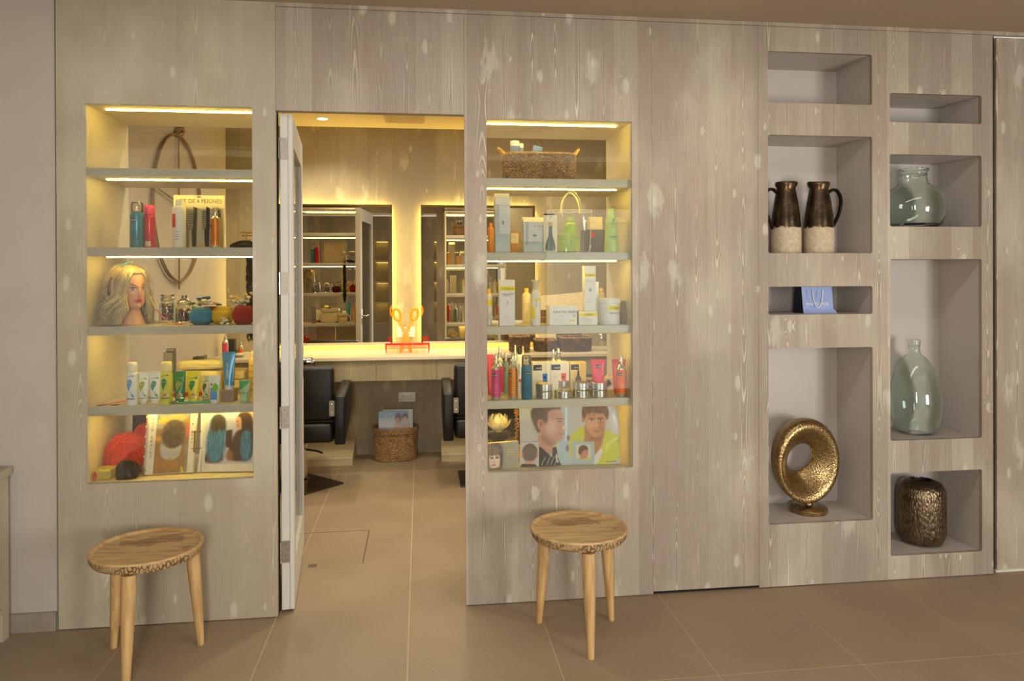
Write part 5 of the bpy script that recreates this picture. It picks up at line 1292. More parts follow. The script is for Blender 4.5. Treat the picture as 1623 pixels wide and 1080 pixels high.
t = thing('wax_tin', 'low silver tin on the salon counter behind the left show-case', 'tin', (at(379, 566, 2.58).x, 2.58, ZK)); MB().lathe([(0, 0), (.03, 0), (.032, .004), (.032, .026), (.03, .03), (0, .03)], 24).build('body', STEEL, t); MB().lathe([(.033, .018), (.033, .03), (.031, .033), (0, .033)], 24).build('lid', C(226, 214, 180, .35, metal=.4), t)

# --- bottom compartment: wigs, wrapped pack, open binder
def wig(label, x0, x1, y0, y1, Y, rgb, n_, seed, ztop, sc=1.0):
    a, b_ = at(x0, y1, Y), at(x1, y0, Y); w = (b_.x-a.x)/2; h = b_.z-ZE; t = thing('wig', label, 'wig', ((a.x+b_.x)/2, Y, ZE)); r3 = random.Random(seed)
    hm = mat('hair_%d_%d' % (rgb[0], seed), rgb, .38, noise_=.3, scale=120, stretch=(.3, .3, 1))
    MB().lathe([(0, .002), (1, 0), (1.05, .25*h), (.8, .6*h), (.45, .86*h), (0, .93*h)], 24, sx=w*.82, sy=.09*sc).build('cap', hm, t, smooth=180)
    m = MB()
    for i in range(n_):
        a0 = r3.uniform(0, 2*PI); top = Vector((r3.gauss(.1, .15)*w, r3.gauss(0, .25)*.09*sc, h*r3.uniform(.78, 1.0))); L = r3.uniform(.7, 1.15); pts = []
        for k_ in range(9):
            t_ = k_/8; rr0 = math.sin(t_*PI/2)
            pts.append((top.x+(w*L*math.cos(a0)-top.x*.3)*rr0+.006*math.sin(t_*9+i), top.y+.1*sc*L*math.sin(a0)*rr0, max(.004+.03*r3.random()*(t_ > .8), top.z*(1-t_**1.7)+.012*math.sin(t_*5+i))))
        m.tube(pts, [r3.uniform(.0011, .0030)*(1-.6*k_/8) for k_ in range(9)], 4)
    m.build('strands', hm, t, smooth=180, kind='stuff'); return t
wig('bright red feathery wig in the left corner of the bottom compartment', 152, 236, 690, 752, .25, (250, 66, 20), 760, 1, 0, .95)
w2 = wig('small bright red hairpiece standing behind the red wig', 205, 240, 674, 748, .385, (244, 60, 22), 260, 2, 0, .38)
wig('small black spiky wig in front of the red one', 172, 222, 733, 765, .085, (26, 20, 17), 200, 3, 0, .42)
wr = puffy('wrapped_pack', 'yellow cellophane pack with a red flower in the bottom left corner', 'pack', 134, 178, 745, 766, .06, .09, mat('yellow_cellophane', (206, 190, 84), .3, noise_=.2, scale=16, bump=.4), seed=9, Z=ZE)
for i in range(6):
    a = i*PI/3; MB().ball((-.03+.013*math.cos(a), -.004, .022+.011*math.sin(a)), .010, 8, 5, (1, .5, .8)).build('petal', C(206, 40, 28, .4), wr)
dk_ = thing('hair_bundle', 'dark hair bundle hanging at the back of the bottom compartment', 'hair', (at(221, 690, .46).x, .465, ZE))
m = MB(); r3 = random.Random(5)
for i in range(60): x_ = r3.uniform(-.03, .03); y_ = r3.uniform(-.012, .012); m.tube([(x_, y_, .285), (x_*1.1+.003, y_, .2), (x_*1.2, y_*1.2, .08), (x_*1.2, y_, .004)], .004, 5)
m.build('strands', C(34, 26, 20, .5), dk_, smooth=180)
wg = [q for q in COL.objects if q.name.startswith('wig') and q.parent is None]
for o_, ya_, yb_ in ((wg[0], .135, .33), (wg[1], .34, .43), (wg[2], .034, .128), (wr, .034, .15), (dk_, .44, .49)): clampw(o_, at(180.5, 750, .07).x if o_ is wg[2] else LBX[0]+.003, at(178, 750, .07).x if o_ is wr else 9, ya_, yb_, ZE)
# binder standing open like a fan
yb_ = .07; pL, pM, pR = at(222, 762, yb_), at(309, 760, yb_+.03), at(399, 757, yb_)
bd = thing('photo_binder', 'open ring binder of hairstyle photo sheets filling the bottom of the left show-case', 'binder', (pM.x, .10, ZE))
hB = .30; hB = min(at(300, 652, .09).z, ZD-.0007-STH-.006)-ZE
def leaf(xa, ya, xb, yb3, off, shear_top):
    """sheet from the outer edge (xa, ya) to the spine; leans back by shear_top"""
    def f(u, v):
        return (xa+(xb-xa)*u+.012*(1-v)*(1 if xa < xb and xa < 0 else 0), ya+(yb3-ya)*u+off+shear_top*(1-v), .004+hB*(1-v))
    return f
xl, xr = pL.x-pM.x, min(pR.x, LBX[1]-.008)-pM.x
for nm, xa, xb in (('left_cover', xl, -.012), ('right_cover', .012, xr+.004)):
    fn = leaf(xa, (0 if xa < 0 else .02), xb, (.02 if xa < 0 else 0), .004, .035); m = MB(); q = [fn(0, 1), fn(1, 1), fn(1, 0), fn(0, 0)]
    m.add(q+[(p_[0], p_[1]+.003, p_[2]) for p_ in q], [(0, 1, 2, 3), (7, 6, 5, 4), (0, 4, 5, 1), (1, 5, 6, 2), (2, 6, 7, 3), (3, 7, 4, 0)]); m.build('cover', C(196, 186, 168, .6), bd, smooth=0)
fn = leaf(xl, 0, -.012, .02, .002, .035); m = MB(); DC = [(206, 40, 60), (60, 120, 200), (230, 200, 60), (150, 60, 160)]
for i in range(26):
    m.cc = S(*DC[i % 4]); a = Vector(fn(.0, i/26)); b_ = Vector(fn(.0, (i+.75)/26)); m.add([a+Vector((-.004, -.002, 0)), a+Vector((.002, -.002, 0)), b_+Vector((.002, -.002, 0)), b_+Vector((-.004, -.002, 0))], [(0, 1, 2, 3)])
m.build('dotted_edge', PAINTED, bd, smooth=0)
PGW = C(222, 216, 206, .3)
# left photo: curly dark hair over a white collar, warm background
P1 = Pic(138, 225, (150, 116, 62))
P1.noise(10, 1); P1.poly([(0, 0), (1, 0), (1, .08), (0, .13)], (104, 112, 122), 2); P1.ell(.22, .16, .22, .1, (206, 168, 60), 0, 4); P1.ell(.6, .1, .3, .08, (150, 140, 80), 0, 5); P1.ell(.08, .2, .12, .05, (160, 160, 160), 0, 3)
P1.ell(.95, .3, .07, .12, (196, 104, 96), 0, 4); P1.ell(.12, .42, .14, .05, (212, 150, 74), 0, 4); P1.poly([(.85, .6), (1, .45), (1, 1), (.8, 1)], (150, 146, 120), 4)
P1.poly([(.15, .42), (.3, .55), (.6, .58), (.82, .5), (.78, .72), (.55, .8), (.3, .78), (.15, .66)], (186, 182, 178), 2, smooth=2); P1.ell(.3, .68, .12, .05, (174, 176, 206), 0, 5)
P1.ell(.45, .85, .3, .07, (176, 124, 50), 0, 5); P1.ell(.1, .8, .07, .22, (176, 122, 58), .1, 4); P1.ell(.85, .78, .07, .2, (160, 116, 56), -.1, 4)
P1.poly([(.18, .3), (.28, .16), (.5, .1), (.75, .14), (.88, .3), (.84, .46), (.7, .56), (.5, .6), (.32, .55), (.2, .44)], (82, 68, 44), 3, smooth=2)
P1.strands(.18, .85, .12, .5, 420, [(56, 46, 32), (120, 100, 62), (90, 80, 60), (150, 130, 90)], .12, .1, 3, .6, .02); P1.strands(0, 1, .62, .95, 260, [(190, 150, 70), (90, 76, 44), (120, 120, 90)], .15, .08, 4, .4); P1.poly([(.8, .9), (.86, .9), (.9, 1), (.84, 1)], (220, 200, 40), 1)
# right photo: two people from behind with long dark hair ending blue
P2 = Pic(150, 204, (186, 184, 200))
P2.ell(.5, .2, .4, .25, (170, 172, 200), 0, 12); P2.poly([(.8, 0), (1, 0), (1, .3), (.85, .12)], (140, 122, 110), 5)
P2.poly([(.42, .38), (.56, .36), (.56, .72), (.42, .68)], (66, 54, 44), 2); P2.poly([(.0, .85), (.1, .7), (.36, .7), (.38, .98), (0, .98)], (88, 60, 44), 3, smooth=1)
P2.poly([(.06, .40), (.12, .15), (.22, .06), (.34, .08), (.42, .2), (.42, .5), (.36, .9), (.2, .98), (.06, .9), (.02, .66)], (60, 132, 178), 2, smooth=2)
P2.poly([(.09, .36), (.13, .14), (.22, .06), (.34, .08), (.42, .2), (.42, .4), (.3, .34), (.2, .42)], (66, 54, 46), 4, smooth=2)
P2.poly([(.48, .95), (.5, .7), (.62, .42), (.74, .34), (.95, .4), (1, .96)], (74, 54, 40), 3, smooth=1); P2.ell(.52, .85, .07, .1, (150, 96, 54), 0, 4)
P2.ell(.70, .22, .07, .12, (176, 130, 104), 0, 2); P2.poly([(.66, .12), (.72, .04), (.86, .02), (.97, .1), (1, .4), (1, .9), (.82, .95), (.74, .6), (.76, .3), (.74, .12)], (56, 42, 36), 2, smooth=2)
P2.poly([(.76, .40), (.9, .36), (.97, .5), (.96, .9), (.82, .97), (.74, .8)], (66, 134, 178), 4, smooth=1)
P2.ell(.665, .2, .014, .01, (50, 36, 30), 0, 0); P2.ell(.67, .295, .02, .01, (150, 80, 74), 0, 1)
P2.strands(.05, .42, .36, .88, 300, [(40, 96, 140), (96, 164, 204), (110, 120, 120), (60, 60, 60)], .05, .14, 5, .55); P2.strands(.76, .95, .36, .85, 160, [(40, 96, 140), (90, 156, 196), (40, 40, 44)], .03, .12, 6, .5); P2.strands(.1, .42, .08, .4, 90, [(44, 36, 30), (100, 86, 70)], .04, .12, 7, .5)
f1 = leaf(xl, 0, -.012, .02, .0, .035); f2 = leaf(.012, .02, xr+.004, 0, .0, .035)
for fn in (f1, f2):
    m = MB(); q = [Vector(fn(*p_))+Vector((0, -.0006, 0)) for p_ in ((.05, .99), (.98, .99), (.98, .02), (.05, .02))]; m.add(q, [(0, 1, 2, 3)]); m.build('page', PGW, bd, smooth=0)
def sub(fn, u0, u1, v0, v1, o): return lambda u, v: tuple(Vector(fn(u0+(u1-u0)*u, v0+(v1-v0)*v))+Vector((0, -o, 0)))
P1.sheet('photo_print', bd, sub(f1, .20, .86, .05, .985, .0016)); P2.sheet('photo_print', bd, sub(f2, .10, .97, .03, .87, .0016))
for fn, uu, s_, v0 in ((f1, .125, 'HAIR BRAIDZ', .13), (f1, .925, 'HAIR JRAS', .06), (f2, .045, '', .1)):
    for i, ch_ in enumerate(s_):
        if ch_ != ' ': text(ch_, .0155, bd, INKM, tuple(Vector(fn(uu, v0+i*.058))+Vector((0, -.0022, 0))))
for i in range(2):
    z_ = hB*(.40+.27*i); MB().tube([(.022*math.cos(PI*k_/8)*1.0, .013-.012*math.sin(PI*k_/8)+.035*.4, z_) for k_ in range(9)], .002, 6).build('ring', C(120, 100, 60, .3, metal=.8), bd)
MB().tube([(-.003, .0, hB*.36), (.0, .004, hB*.70)], .0042, 8).build('rod', C(206, 160, 40, .25, metal=.8), bd)
m = MB(); q = [Vector(f2(0, v))+Vector((.004-.012*max(0, v-.55)*2, -.004, 0)) for v in (0, .3, .6, .8, .99)]
m.add(q+[p_+Vector((.011, -.002, 0)) for p_ in q], [(i, i+5, i+6, i+1) for i in range(4)]); m.build('plastic_sleeve_edge', mat('shiny_sleeve', (232, 232, 230), .12), bd, smooth=0)
# ================================================================ RIGHT SHOW-CASE
RA, RB, RC, RD = [z+.0007 for z in RZ]; RE = RBZ[0]+.0007
# --- top: wicker basket with bottles
a, b = at(803, 283, .10), at(914, 286, .10); bw = (b.x-a.x)/2; bh = at(860, 243, .10).z-RA
bk2 = thing('wicker_basket', 'oblong wicker basket with twisted handles on the top shelf', 'basket', ((a.x+b.x)/2, .19, RA))
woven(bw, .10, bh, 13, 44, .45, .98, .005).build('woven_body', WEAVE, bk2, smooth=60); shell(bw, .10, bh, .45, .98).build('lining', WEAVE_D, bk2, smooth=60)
rim(bw, .10, bh, .45, .0042).build('twisted_rim', C(190, 152, 84, .7, noise_=.2), bk2)
for s_ in (-1, 1):
    m = MB()
    for ph in (0, PI):
        m.tube([(s_*(bw-.004+.034*math.sin(PI*i/22)+.003*math.cos(i*.9+ph)), -.055+.11*i/22, bh-.008+.044*math.sin(PI*i/22)+.003*math.sin(i*.9+ph)) for i in range(23)], .0042, 6)
    m.build('handle', C(206, 160, 74, .7, noise_=.2), bk2)
def incan(name, label, px, w, yt, Y, body, cap, rx=0., ry=0., capz=.55):
    p_ = at(px, yt, Y); R = w*mpp(px, yt, Y)/2; H = p_.z-RA-.015; t = thing(name, label, 'bottle', (p_.x, Y, RA+.015)); t.rotation_euler = (rx, ry, 0)
    MB().lathe([(0, 0), (R, 0), (R, H*capz)], 20).build('body', body, t); MB().lathe([(R*.99, H*capz), (R, H*.97), (R*.9, H), (0, H)], 20).build('cap', cap, t); return t
BLW = C(120, 140, 176, .35)
incan('lotion_bottle', 'blue bottle with a tall white cap, front one in the wicker basket', 816, 15, 224, .17, BLW, WHITEP, capz=.86)
incan('lotion_bottle', 'blue bottle with a white cap, half hidden behind another in the wicker basket', 825, 10, 228, .22, BLW, WHITEP, capz=.88)
t = carton('blue_box', 'small blue box tilted in the wicker basket', 833, 848, 230, .19, RA+.02, C(112, 140, 190, .4), depth=.03); t.rotation_euler = (0, math.radians(14), 0)
t = carton('orange_box', 'orange box end sticking out of the wicker basket', 876, 892, 241.5, .2, RA+.02, C(232, 130, 24, .5), depth=.03); t.rotation_euler = (0, math.radians(10), 0)
t = thing('paper_cone', 'white paper corner sticking out of the wicker basket', 'paper', (at(909, 245, .2).x, .2, RA+.03)); MB().prism([(-.012, 0), (.012, 0), (.012, .11), (.006, .118)], 'y', 0, .002).build('sheet', WHITEC, t, smooth=0)

# --- second shelf
SAGE = C(158, 176, 160, .5)
def ombre(t, par_hw, z1, rows=26):
    m = MB()
    for i in range(rows):
        f = i/rows; m.cc = S(158+44*f, 178+24*f, 164+30*f); m.box(-par_hw*.985, par_hw*.985, -.0007, -.0002, z1*(1-(i+1)/rows)+.001, z1*(1-i/rows))
    m.build('tinted_base', PAINTED, t, smooth=0)
def energ(label, xL, xR, yt, g, dep, size):
    t = carton('serum_carton', label, xL, xR, yt, .05, RB, C(206, 204, 196, .5), depth=dep, gable=g, group='grey gabled cartons'); hw, h = t['hw'], t['h']
    ombre(t, hw, h*.34); text('ENERGIZING', size, t, C(112, 130, 122), (-hw*.70, -.001, h*.62), rot=-PI/2, xs=1.1); rules(t, -hw*.85, hw*.9, h*.335, 2, .005, C(140, 160, 150))
    m = MB(); m.prism([(hw*.0, h*.50), (hw*.22, h*.535), (hw*.2, h*.575), (-hw*.1, h*.595), (-hw*.16, h*.55)], 'y', -.0009, -.0003); m.build('leaf_mark', C(128, 150, 138), t, smooth=0)
    text('C auro', .017, t, C(150, 150, 146), (hw*.35, -.001, h*.87), shear=.3, name='script')
    m = MB(); m.prism([(0, h), (dep, h), (dep/2+.003, h+g), (dep/2-.003, h+g)], 'x', -hw-.0006, -hw-.0001); m.build('gable_shade', C(150, 146, 120, .6), t, smooth=0) if False else None
    return t
energ('tall grey gabled carton reading ENERGIZING on the second shelf', 785, 808.5, 315, .028, .075, .0215)
energ('short grey gabled carton reading ENERGIZING on the second shelf', 830, 864, 352, .026, .09, .0175)
bottle('orange_bottle', 'orange bottle half hidden at the left end of the second shelf', 'bottle', 778, 9.5, 354, .2, RB, 'tall', C(236, 150, 40, .35), C(236, 140, 36, .35), lines=False)
t = carton('amber_box', 'amber box with a cream label between the two gabled cartons', 809, 826, 367, .2, RB, C(178, 132, 46, .5), depth=.05); patch(t, -t['hw']*.9, t['hw']*.5, t['h']*.45, t['h']*.92, C(232, 214, 164)); rules(t, -t['hw']*.7, t['hw']*.2, t['h']*.8, 3, .006, y=-.0011)
t = carton('blister_pack', 'cream blister pack holding a dark green pear-shaped bottle', 861.5, 883, 341, .0405, RB, C(230, 216, 180, .5), depth=.006); hw, h = t['hw'], t['h']
MB().lathe([(0, .006), (hw*.62, .008), (hw*.72, .02), (hw*.6, .045), (hw*.3, .075), (hw*.24, .10), (hw*.26, h*.70), (0, h*.71)], 24, sy=.3).build('bottle', C(88, 96, 66, .3), t, loc=(0, -.004, 0)); MB().lathe([(hw*.3, h*.72), (hw*.34, h*.73), (hw*.34, h*.80), (0, h*.81)], 20, sy=.33).build('bottle_collar', C(206, 160, 70, .35), t, loc=(0, -.004, 0))
text('7', .024, t, C(120, 116, 104), (0, -.001, h*.91)); MB().box(-hw*.95, hw*.6, -.004, .006, h, h+.006, .002).build('dark_clip', BLACKP, t, smooth=0)
# clear gift bag with its two green products inside
LIME = C(186, 206, 92, .35); LIMED = C(150, 178, 70, .4)
p = at(903, 398, .09); t = thing('cream_jar', 'wide lime green jar inside the clear gift bag', 'jar', (p.x, .127, RB+.004)); u = mpp(903, 380, .127); R = 18.3*u; H = 27*u
MB().lathe([(0, 0), (R*.94, 0), (R, .003), (R, H*.86), (R*.97, H*.9), (0, H*.9)], 32).build('body', LIME, t, smooth=40); MB().lathe([(R*1.0, H*.72), (R*1.03, H*.74), (R*1.03, H*.98), (R*.98, H), (0, H)], 32).build('lid', C(178, 200, 84, .35), t, smooth=40)
text('S', .02, t, INKM, (0, 0, H*.52), wrap=R*1.02, shear=.3, name='script'); m = MB()
for i in range(4): wrap(m, R*1.012, H*(.36-.07*i), H*(.375-.07*i), -.5+.1*i, .5-.05*i)
m.build('small_print', LIMED, t)
p = at(904, 372, .127); t = thing('cream_bottle', 'small lime green bottle standing on the green jar in the gift bag', 'bottle', (p.x, .127, RB+.0046+H)); R = 10*u; H2 = 27*u
MB().lathe([(0, 0), (R, 0), (R, H2*.55), (R*.8, H2*.68), (R*.5, H2*.74), (R*.5, H2), (0, H2)], 24).build('body', C(170, 198, 72, .3), t, smooth=40); MB().lathe([(R*.56, H2*.76), (R*.56, H2*1.04), (0, H2*1.05)], 20).build('cap', C(186, 206, 110, .3), t)
t = thing('gift_bag', 'clear plastic gift bag with two tube handles on the second shelf', 'bag', (p.x-.001, .127, RB)); w0, w1 = 27*u*.98, 31*u; hb_ = 66*u
m = MB()
for y_, k_ in ((-.072, -.3), (.072, .3)):
    nx = 14
    for j in range(9):
        for i in range(nx+1):
            f = i/nx*2-1; v = j/8; z = hb_*v+(.004*math.sin(i*1.7) if j == 8 else 0); ww = w0+(w1-w0)*v
            m.v.append((f*ww+.002*math.sin(j*1.3), y_*(1-.25*v)+.003*math.sin(i*1.3+j*.9+k_*9), z))
    o = len(m.v)-(nx+1)*9
    for j in range(8):
        for i in range(nx): m.f.append((o+j*(nx+1)+i, o+j*(nx+1)+i+1, o+(j+1)*(nx+1)+i+1, o+(j+1)*(nx+1)+i)); m.mi.append(0); m.c.append(None)
m.build('film', CLEARP, t, smooth=180)
m = MB(); m.tube([(f*w1/10, -.072*.75-.001+.004*math.sin(f*1.8+4), hb_-.010+.002*math.sin(f)) for f in range(-10, 11)], .0016, 6); m.tube([(f*w1/10, -.072*.75-.001, hb_+.001) for f in range(-10, 11)], .0012, 6)
for s_ in (-1, 1): m.tube([(s_*(w0+(w1-w0)*i/8), -.072*(1-.25*i/8), hb_*i/8) for i in range(9)], .0012, 6)
m.build('welded_edge', mat('clear_weld', (236, 226, 190), .15), t)
for y_, sx_ in ((-.04, 0), (.03, .006)):
    pts = [Vector(((-15.5+2*math.cos(0))*u*math.cos(PI*i/18)*(1.12-.30*math.sin(PI*i/18)**3)+sx_, y_, hb_-.012+.105*math.sin(PI*i/18)**.75)) for i in range(19)]
    MB().tube(pts, .0034, 8).build('tube_handle', mat('clear_tube', (218, 206, 150), .15), t)
t = carton('dark_grey_box', 'dark grey box with a red sticker next to the green bottle', 926, 958.5, 364, .21, RB, C(104, 96, 80, .55), depth=.09); hw, h = t['hw'], t['h']
st = MB().prism([(-.008, -.013), (.009, -.010), (.008, .013), (-.009, .010)], 'y', -.0012, -.0004).build('red_sticker', C(226, 48, 34), t, smooth=0, loc=(-hw*.2, 0, h*.78), rot=(0, .25, 0)); MB().box(-hw*1.004, hw*1.004, -.0005, .09, h*.46, h*.468).build('lid_seam', C(84, 78, 64), t, smooth=0)
t = carton('kraft_box', 'small cream box standing on the dark grey box', 934, 955, 344, .23, RB+h+.0006, C(226, 204, 152, .55), depth=.05); rules(t, -.02, .014, t['h']*.62, 2, .007, C(150, 130, 90))
t = bottle('green_bottle', 'pale green bottle with a square-shouldered cap at the right of the second shelf', 'bottle', 968.5, 23, 331, .075, RB, 'cone', C(186, 206, 110, .35), C(196, 212, 116, .3), lines=False); x, R, H = place(968.5, 23, 331, .075, RB)
text('f', .03, t, INKM, (0, 0, H*.72), wrap=R*.84, shear=.4, name='script'); m = MB()
for i, (zz, ww) in enumerate(((.65, .45), (.635, .3), (.57, .4), (.36, .6), (.345, .5), (.33, .55), (.30, .45))): wrap(m, R*.95, H*zz, H*(zz+.008), -ww, ww)
m.build('small_print', C(108, 128, 60), t)

# --- third shelf: white hair care
YLB = C(240, 218, 40, .4); CRW = C(226, 220, 206, .5)
def cel(t, z, size=.026, x=0, y=-.0012, wrap_=0): return text('Célibre', size, t, INKM, (x, y, z), shear=.35, wrap=wrap_, name='script', xs=1.1)
t = bottle('shampoo_bottle', 'white yellow-capped bottle cut off by the left edge of the third shelf', 'bottle', 775, 10, 458, .12, RC, 'tall', CRW, C(250, 196, 20, .4), (.55, .70, YLB, 1.5), lines=True)
t = carton('shampoo_box', 'tall white box with a yellow band reading Chamomile', 791.5, 816, 444, .045, RC, C(226, 220, 212, .5), depth=.055); hw, h = t['hw'], t['h']
patch(t, -hw, hw, h*.765, h*.86, YLB); cel(t, h*.81, .0185); text('Chamomile', .0125, t, C(60, 60, 130), (0, -.001, h*.695)); text('Shampoo', .0085, t, C(90, 90, 140), (0, -.001, h*.66), name='small_print')
MB().tube([(.004*math.cos(i*.6)*(1-i/22), -.0012, h*.5+.006*math.sin(i*.6)*1.6) for i in range(16)], .0006, 4).build('swirl_mark', C(120, 110, 160), t); rules(t, -hw*.6, hw*.7, h*.2, 4, .006, C(206, 176, 176))
t = bottle('shampoo_bottle', 'cream bottle with a yellow cap behind the white nozzle bottle', 'bottle', 834.5, 13.5, 457, .26, RC, 'tall', C(236, 216, 156, .45), C(252, 200, 30, .4), lines=True)
t = bottle('lotion_bottle', 'white bottle with a flared clear nozzle and yellow label', 'bottle', 849, 15.5, 444, .062, RC, 'neck', C(226, 222, 208, .3), None, (.10, .42, YLB, .0), lines=False); x, R, H = place(849, 15.5, 444, .062, RC)
MB().lathe([(R*.72, H*.66), (R*.62, H*.78), (R*.62, H*.92), (R*.85, H*.975), (R*1.12, H*.99), (R*1.12, H), (R*.7, H), (0, H*.97)], 24).build('nozzle', mat('milky_clear', (226, 220, 196), .15, trans=.4), t); m = MB(); wrap(m, R*1.02, H*.16, H*.40, -1.2, -.25); wrap(m, R*1.02, H*.545, H*.585, -.7, 1.2); m.build('yellow_label', YLB, t)
text('GRAFT', .013, t, C(130, 130, 126), (0, 0, H*.50), rot=PI/2, wrap=R*1.03)
t = carton('cream_box', 'wide white box reading KERATIN CREAM 36', 871, 914.5, 485, .05, RC, C(226, 222, 210, .5), depth=.10, yaw=.0); hw, h = t['hw'], t['h']
text('KERATIN CREAM', .0165, t, C(70, 74, 84), (hw*.12, -.001, h*.68), xs=.92); text('36', .017, t, C(130, 130, 126), (hw*.78, -.001, h*.50)); rules(t, -hw*.72, hw*.45, h*.52, 5, .0085, C(150, 150, 150)); patch(t, hw*.42, hw*.86, h*.2, h*.27, C(230, 200, 30))
t = carton('cream_box', 'small white box with a yellow band under the tall narrow one', 917.5, 947, 493.5, .042, RC, CRW, depth=.085); hw, h = t['hw'], t['h']; patch(t, -hw, hw, h*.62, h*.88, YLB); cel(t, h*.745, .0145); rules(t, -hw*.7, hw*.5, h*.52, 3, .007, C(90, 90, 140)); rules(t, -hw*.5, hw*.4, h*.25, 2, .007, C(190, 160, 150), seed=4)
h0 = h
t = carton('serum_box', 'tall narrow white box with a yellow band standing on the small white box', 926.5, 944, 421.5, .055, RC+h0+.0006, C(226, 222, 212, .5), depth=.055); hw, h = t['hw'], t['h']
patch(t, -hw, hw, h*.755, h*.83, YLB); cel(t, h*.79, .0145); rules(t, -hw*.8, hw*.8, h*.70, 3, .006, C(90, 90, 130)); rules(t, -hw*.8, hw*.7, h*.24, 2, .014, C(170, 170, 170), seed=6)
MB().tube([(.006*math.cos(i*.5)*(1-i/24), -.0012, h*.46+.012*math.sin(i*.5)*(1-i/30)) for i in range(20)], .0009, 4).build('swirl_mark', C(70, 110, 180), t)
t = thing('cream_tub', 'white screw-lid tub with a yellow label', 'tub', (at(967, 517, .075).x, .095, RC)); u = mpp(967, 500, .095); R = 17*u; H = at(967, 472.5, .095).z-RC
MB().lathe([(0, 0), (R*.92, 0), (R*.97, .004), (R, H*.8), (0, H*.8)], 36).build('body', WHITEP, t, smooth=35); MB().lathe([(R*1.02, H*.80), (R*1.07, H*.82), (R*1.07, H*.97), (R*1.03, H), (0, H)], 36).build('lid', WHITEP, t, smooth=35)
wrap(MB(), R*1.006, H*.53, H*.73, -.35, 1.1).build('label', YLB, t); x_ = text('Célibre', .021, t, INKM, (0, 0, H*.63), wrap=R*1.015, shear=.35, name='script'); x_.rotation_euler = (0, 0, .4); x_ = text('Intense mask', .0135, t, C(60, 60, 120), (0, 0, H*.44), wrap=R*1.015); x_.rotation_euler = (0, 0, .45)
t = carton('olive_box', 'olive green box half hidden behind the white tub', 985.5, 991.5, 477, .11, RC, C(150, 128, 62, .5), depth=.05)
bottle('shampoo_bottle', 'cream bottle with a yellow cap behind the white tub', 'bottle', 953, 11, 457, .25, RC, 'tall', C(236, 216, 156, .45), C(252, 200, 30, .4), lines=False)
t = carton('pale_blue_box', 'slim pale blue box between the tall white box and the tub', 940, 949, 447, .19, RC, C(196, 206, 220, .5), depth=.03)
t = carton('dark_box', 'low brown box behind the KERATIN CREAM box', 856, 874, 492, .24, RC, C(120, 84, 50, .5), depth=.05); patch(t, -t['hw'], t['hw'], t['h']*.4, t['h']*.5, C(196, 140, 50))

# --- fourth shelf: bottles, tubes and tins
MAG, CRI, COP, ORA = C(206, 58, 122, .45), C(196, 54, 72, .45), C(204, 126, 44, .35, metal=.4), C(232, 112, 34, .45)
bottle('spray_bottle', 'aluminium spray bottle with a magenta label, first on the fourth shelf', 'bottle', 786, 15.5, 561, .06, RD, 'pump', ALU, ALU, (.07, .665, MAG, 1.15), (.545, .9, -.3), extra=C(230, 180, 200))
bottle('spray_bottle', 'aluminium spray bottle with a crimson label behind the magenta one', 'bottle', 792, 13, 550, .19, RD, 'pump', ALU, ALU, (.07, .6, CRI, 1.3), None, lines=False)
bottle('spray_bottle', 'sage green bottle with an aluminium top behind the copper one', 'bottle', 801.5, 11, 559, .24, RD, 'pump', C(126, 150, 124, .4), ALU, None, (.6, .9, -.2), lines=False)
bottle('spray_bottle', 'aluminium spray bottle with a copper label before the white one', 'bottle', 812.5, 15.5, 561, .06, RD, 'pump', ALU, ALU, (.07, .68, COP, 1.2), (.55, .9, -.6), extra=C(236, 180, 110))
t = bottle('shampoo_bottle', 'white bottle with a black cap and upright print', 'bottle', 823.5, 11, 553, .2, RD, 'tall', WHITEP, BLACKP, lines=False); x, R, H = place(823.5, 11, 553, .2, RD); text('VINTAGE', .014, t, INKM, (-R*.2, 0, H*.55), rot=PI/2, wrap=R*1.03); patch(t, -R*.4, R*.5, H*.28, H*.34, CRI, y=-R*1.03)
bottle('pump_bottle', 'aluminium-topped bottle behind the copper bottle, its cap showing above', 'bottle', 816.5, 9, 547, .28, RD, 'pump', ALU, ALU, None, None, lines=False)
bottle('pump_bottle', 'cream-topped bottle behind the teal can, its cap showing above', 'bottle', 829, 8, 549, .29, RD, 'pump', C(226, 214, 176, .4), C(226, 214, 176, .4), None, None, lines=False)
bottle('hair_spray_can', 'teal hair spray can with a clear cap on the fourth shelf of the right show-case', 'spray can', 834.5, 17, 563, .06, RD, 'spray', TEALD, CLEARCAP, None, (.60, .9, .3))
tube_pack('hair_tube', 'pink tube cut off by the left edge of the right show-case', 777, 11, 562, .2, RD, C(226, 70, 92, .35), C(210, 60, 84))
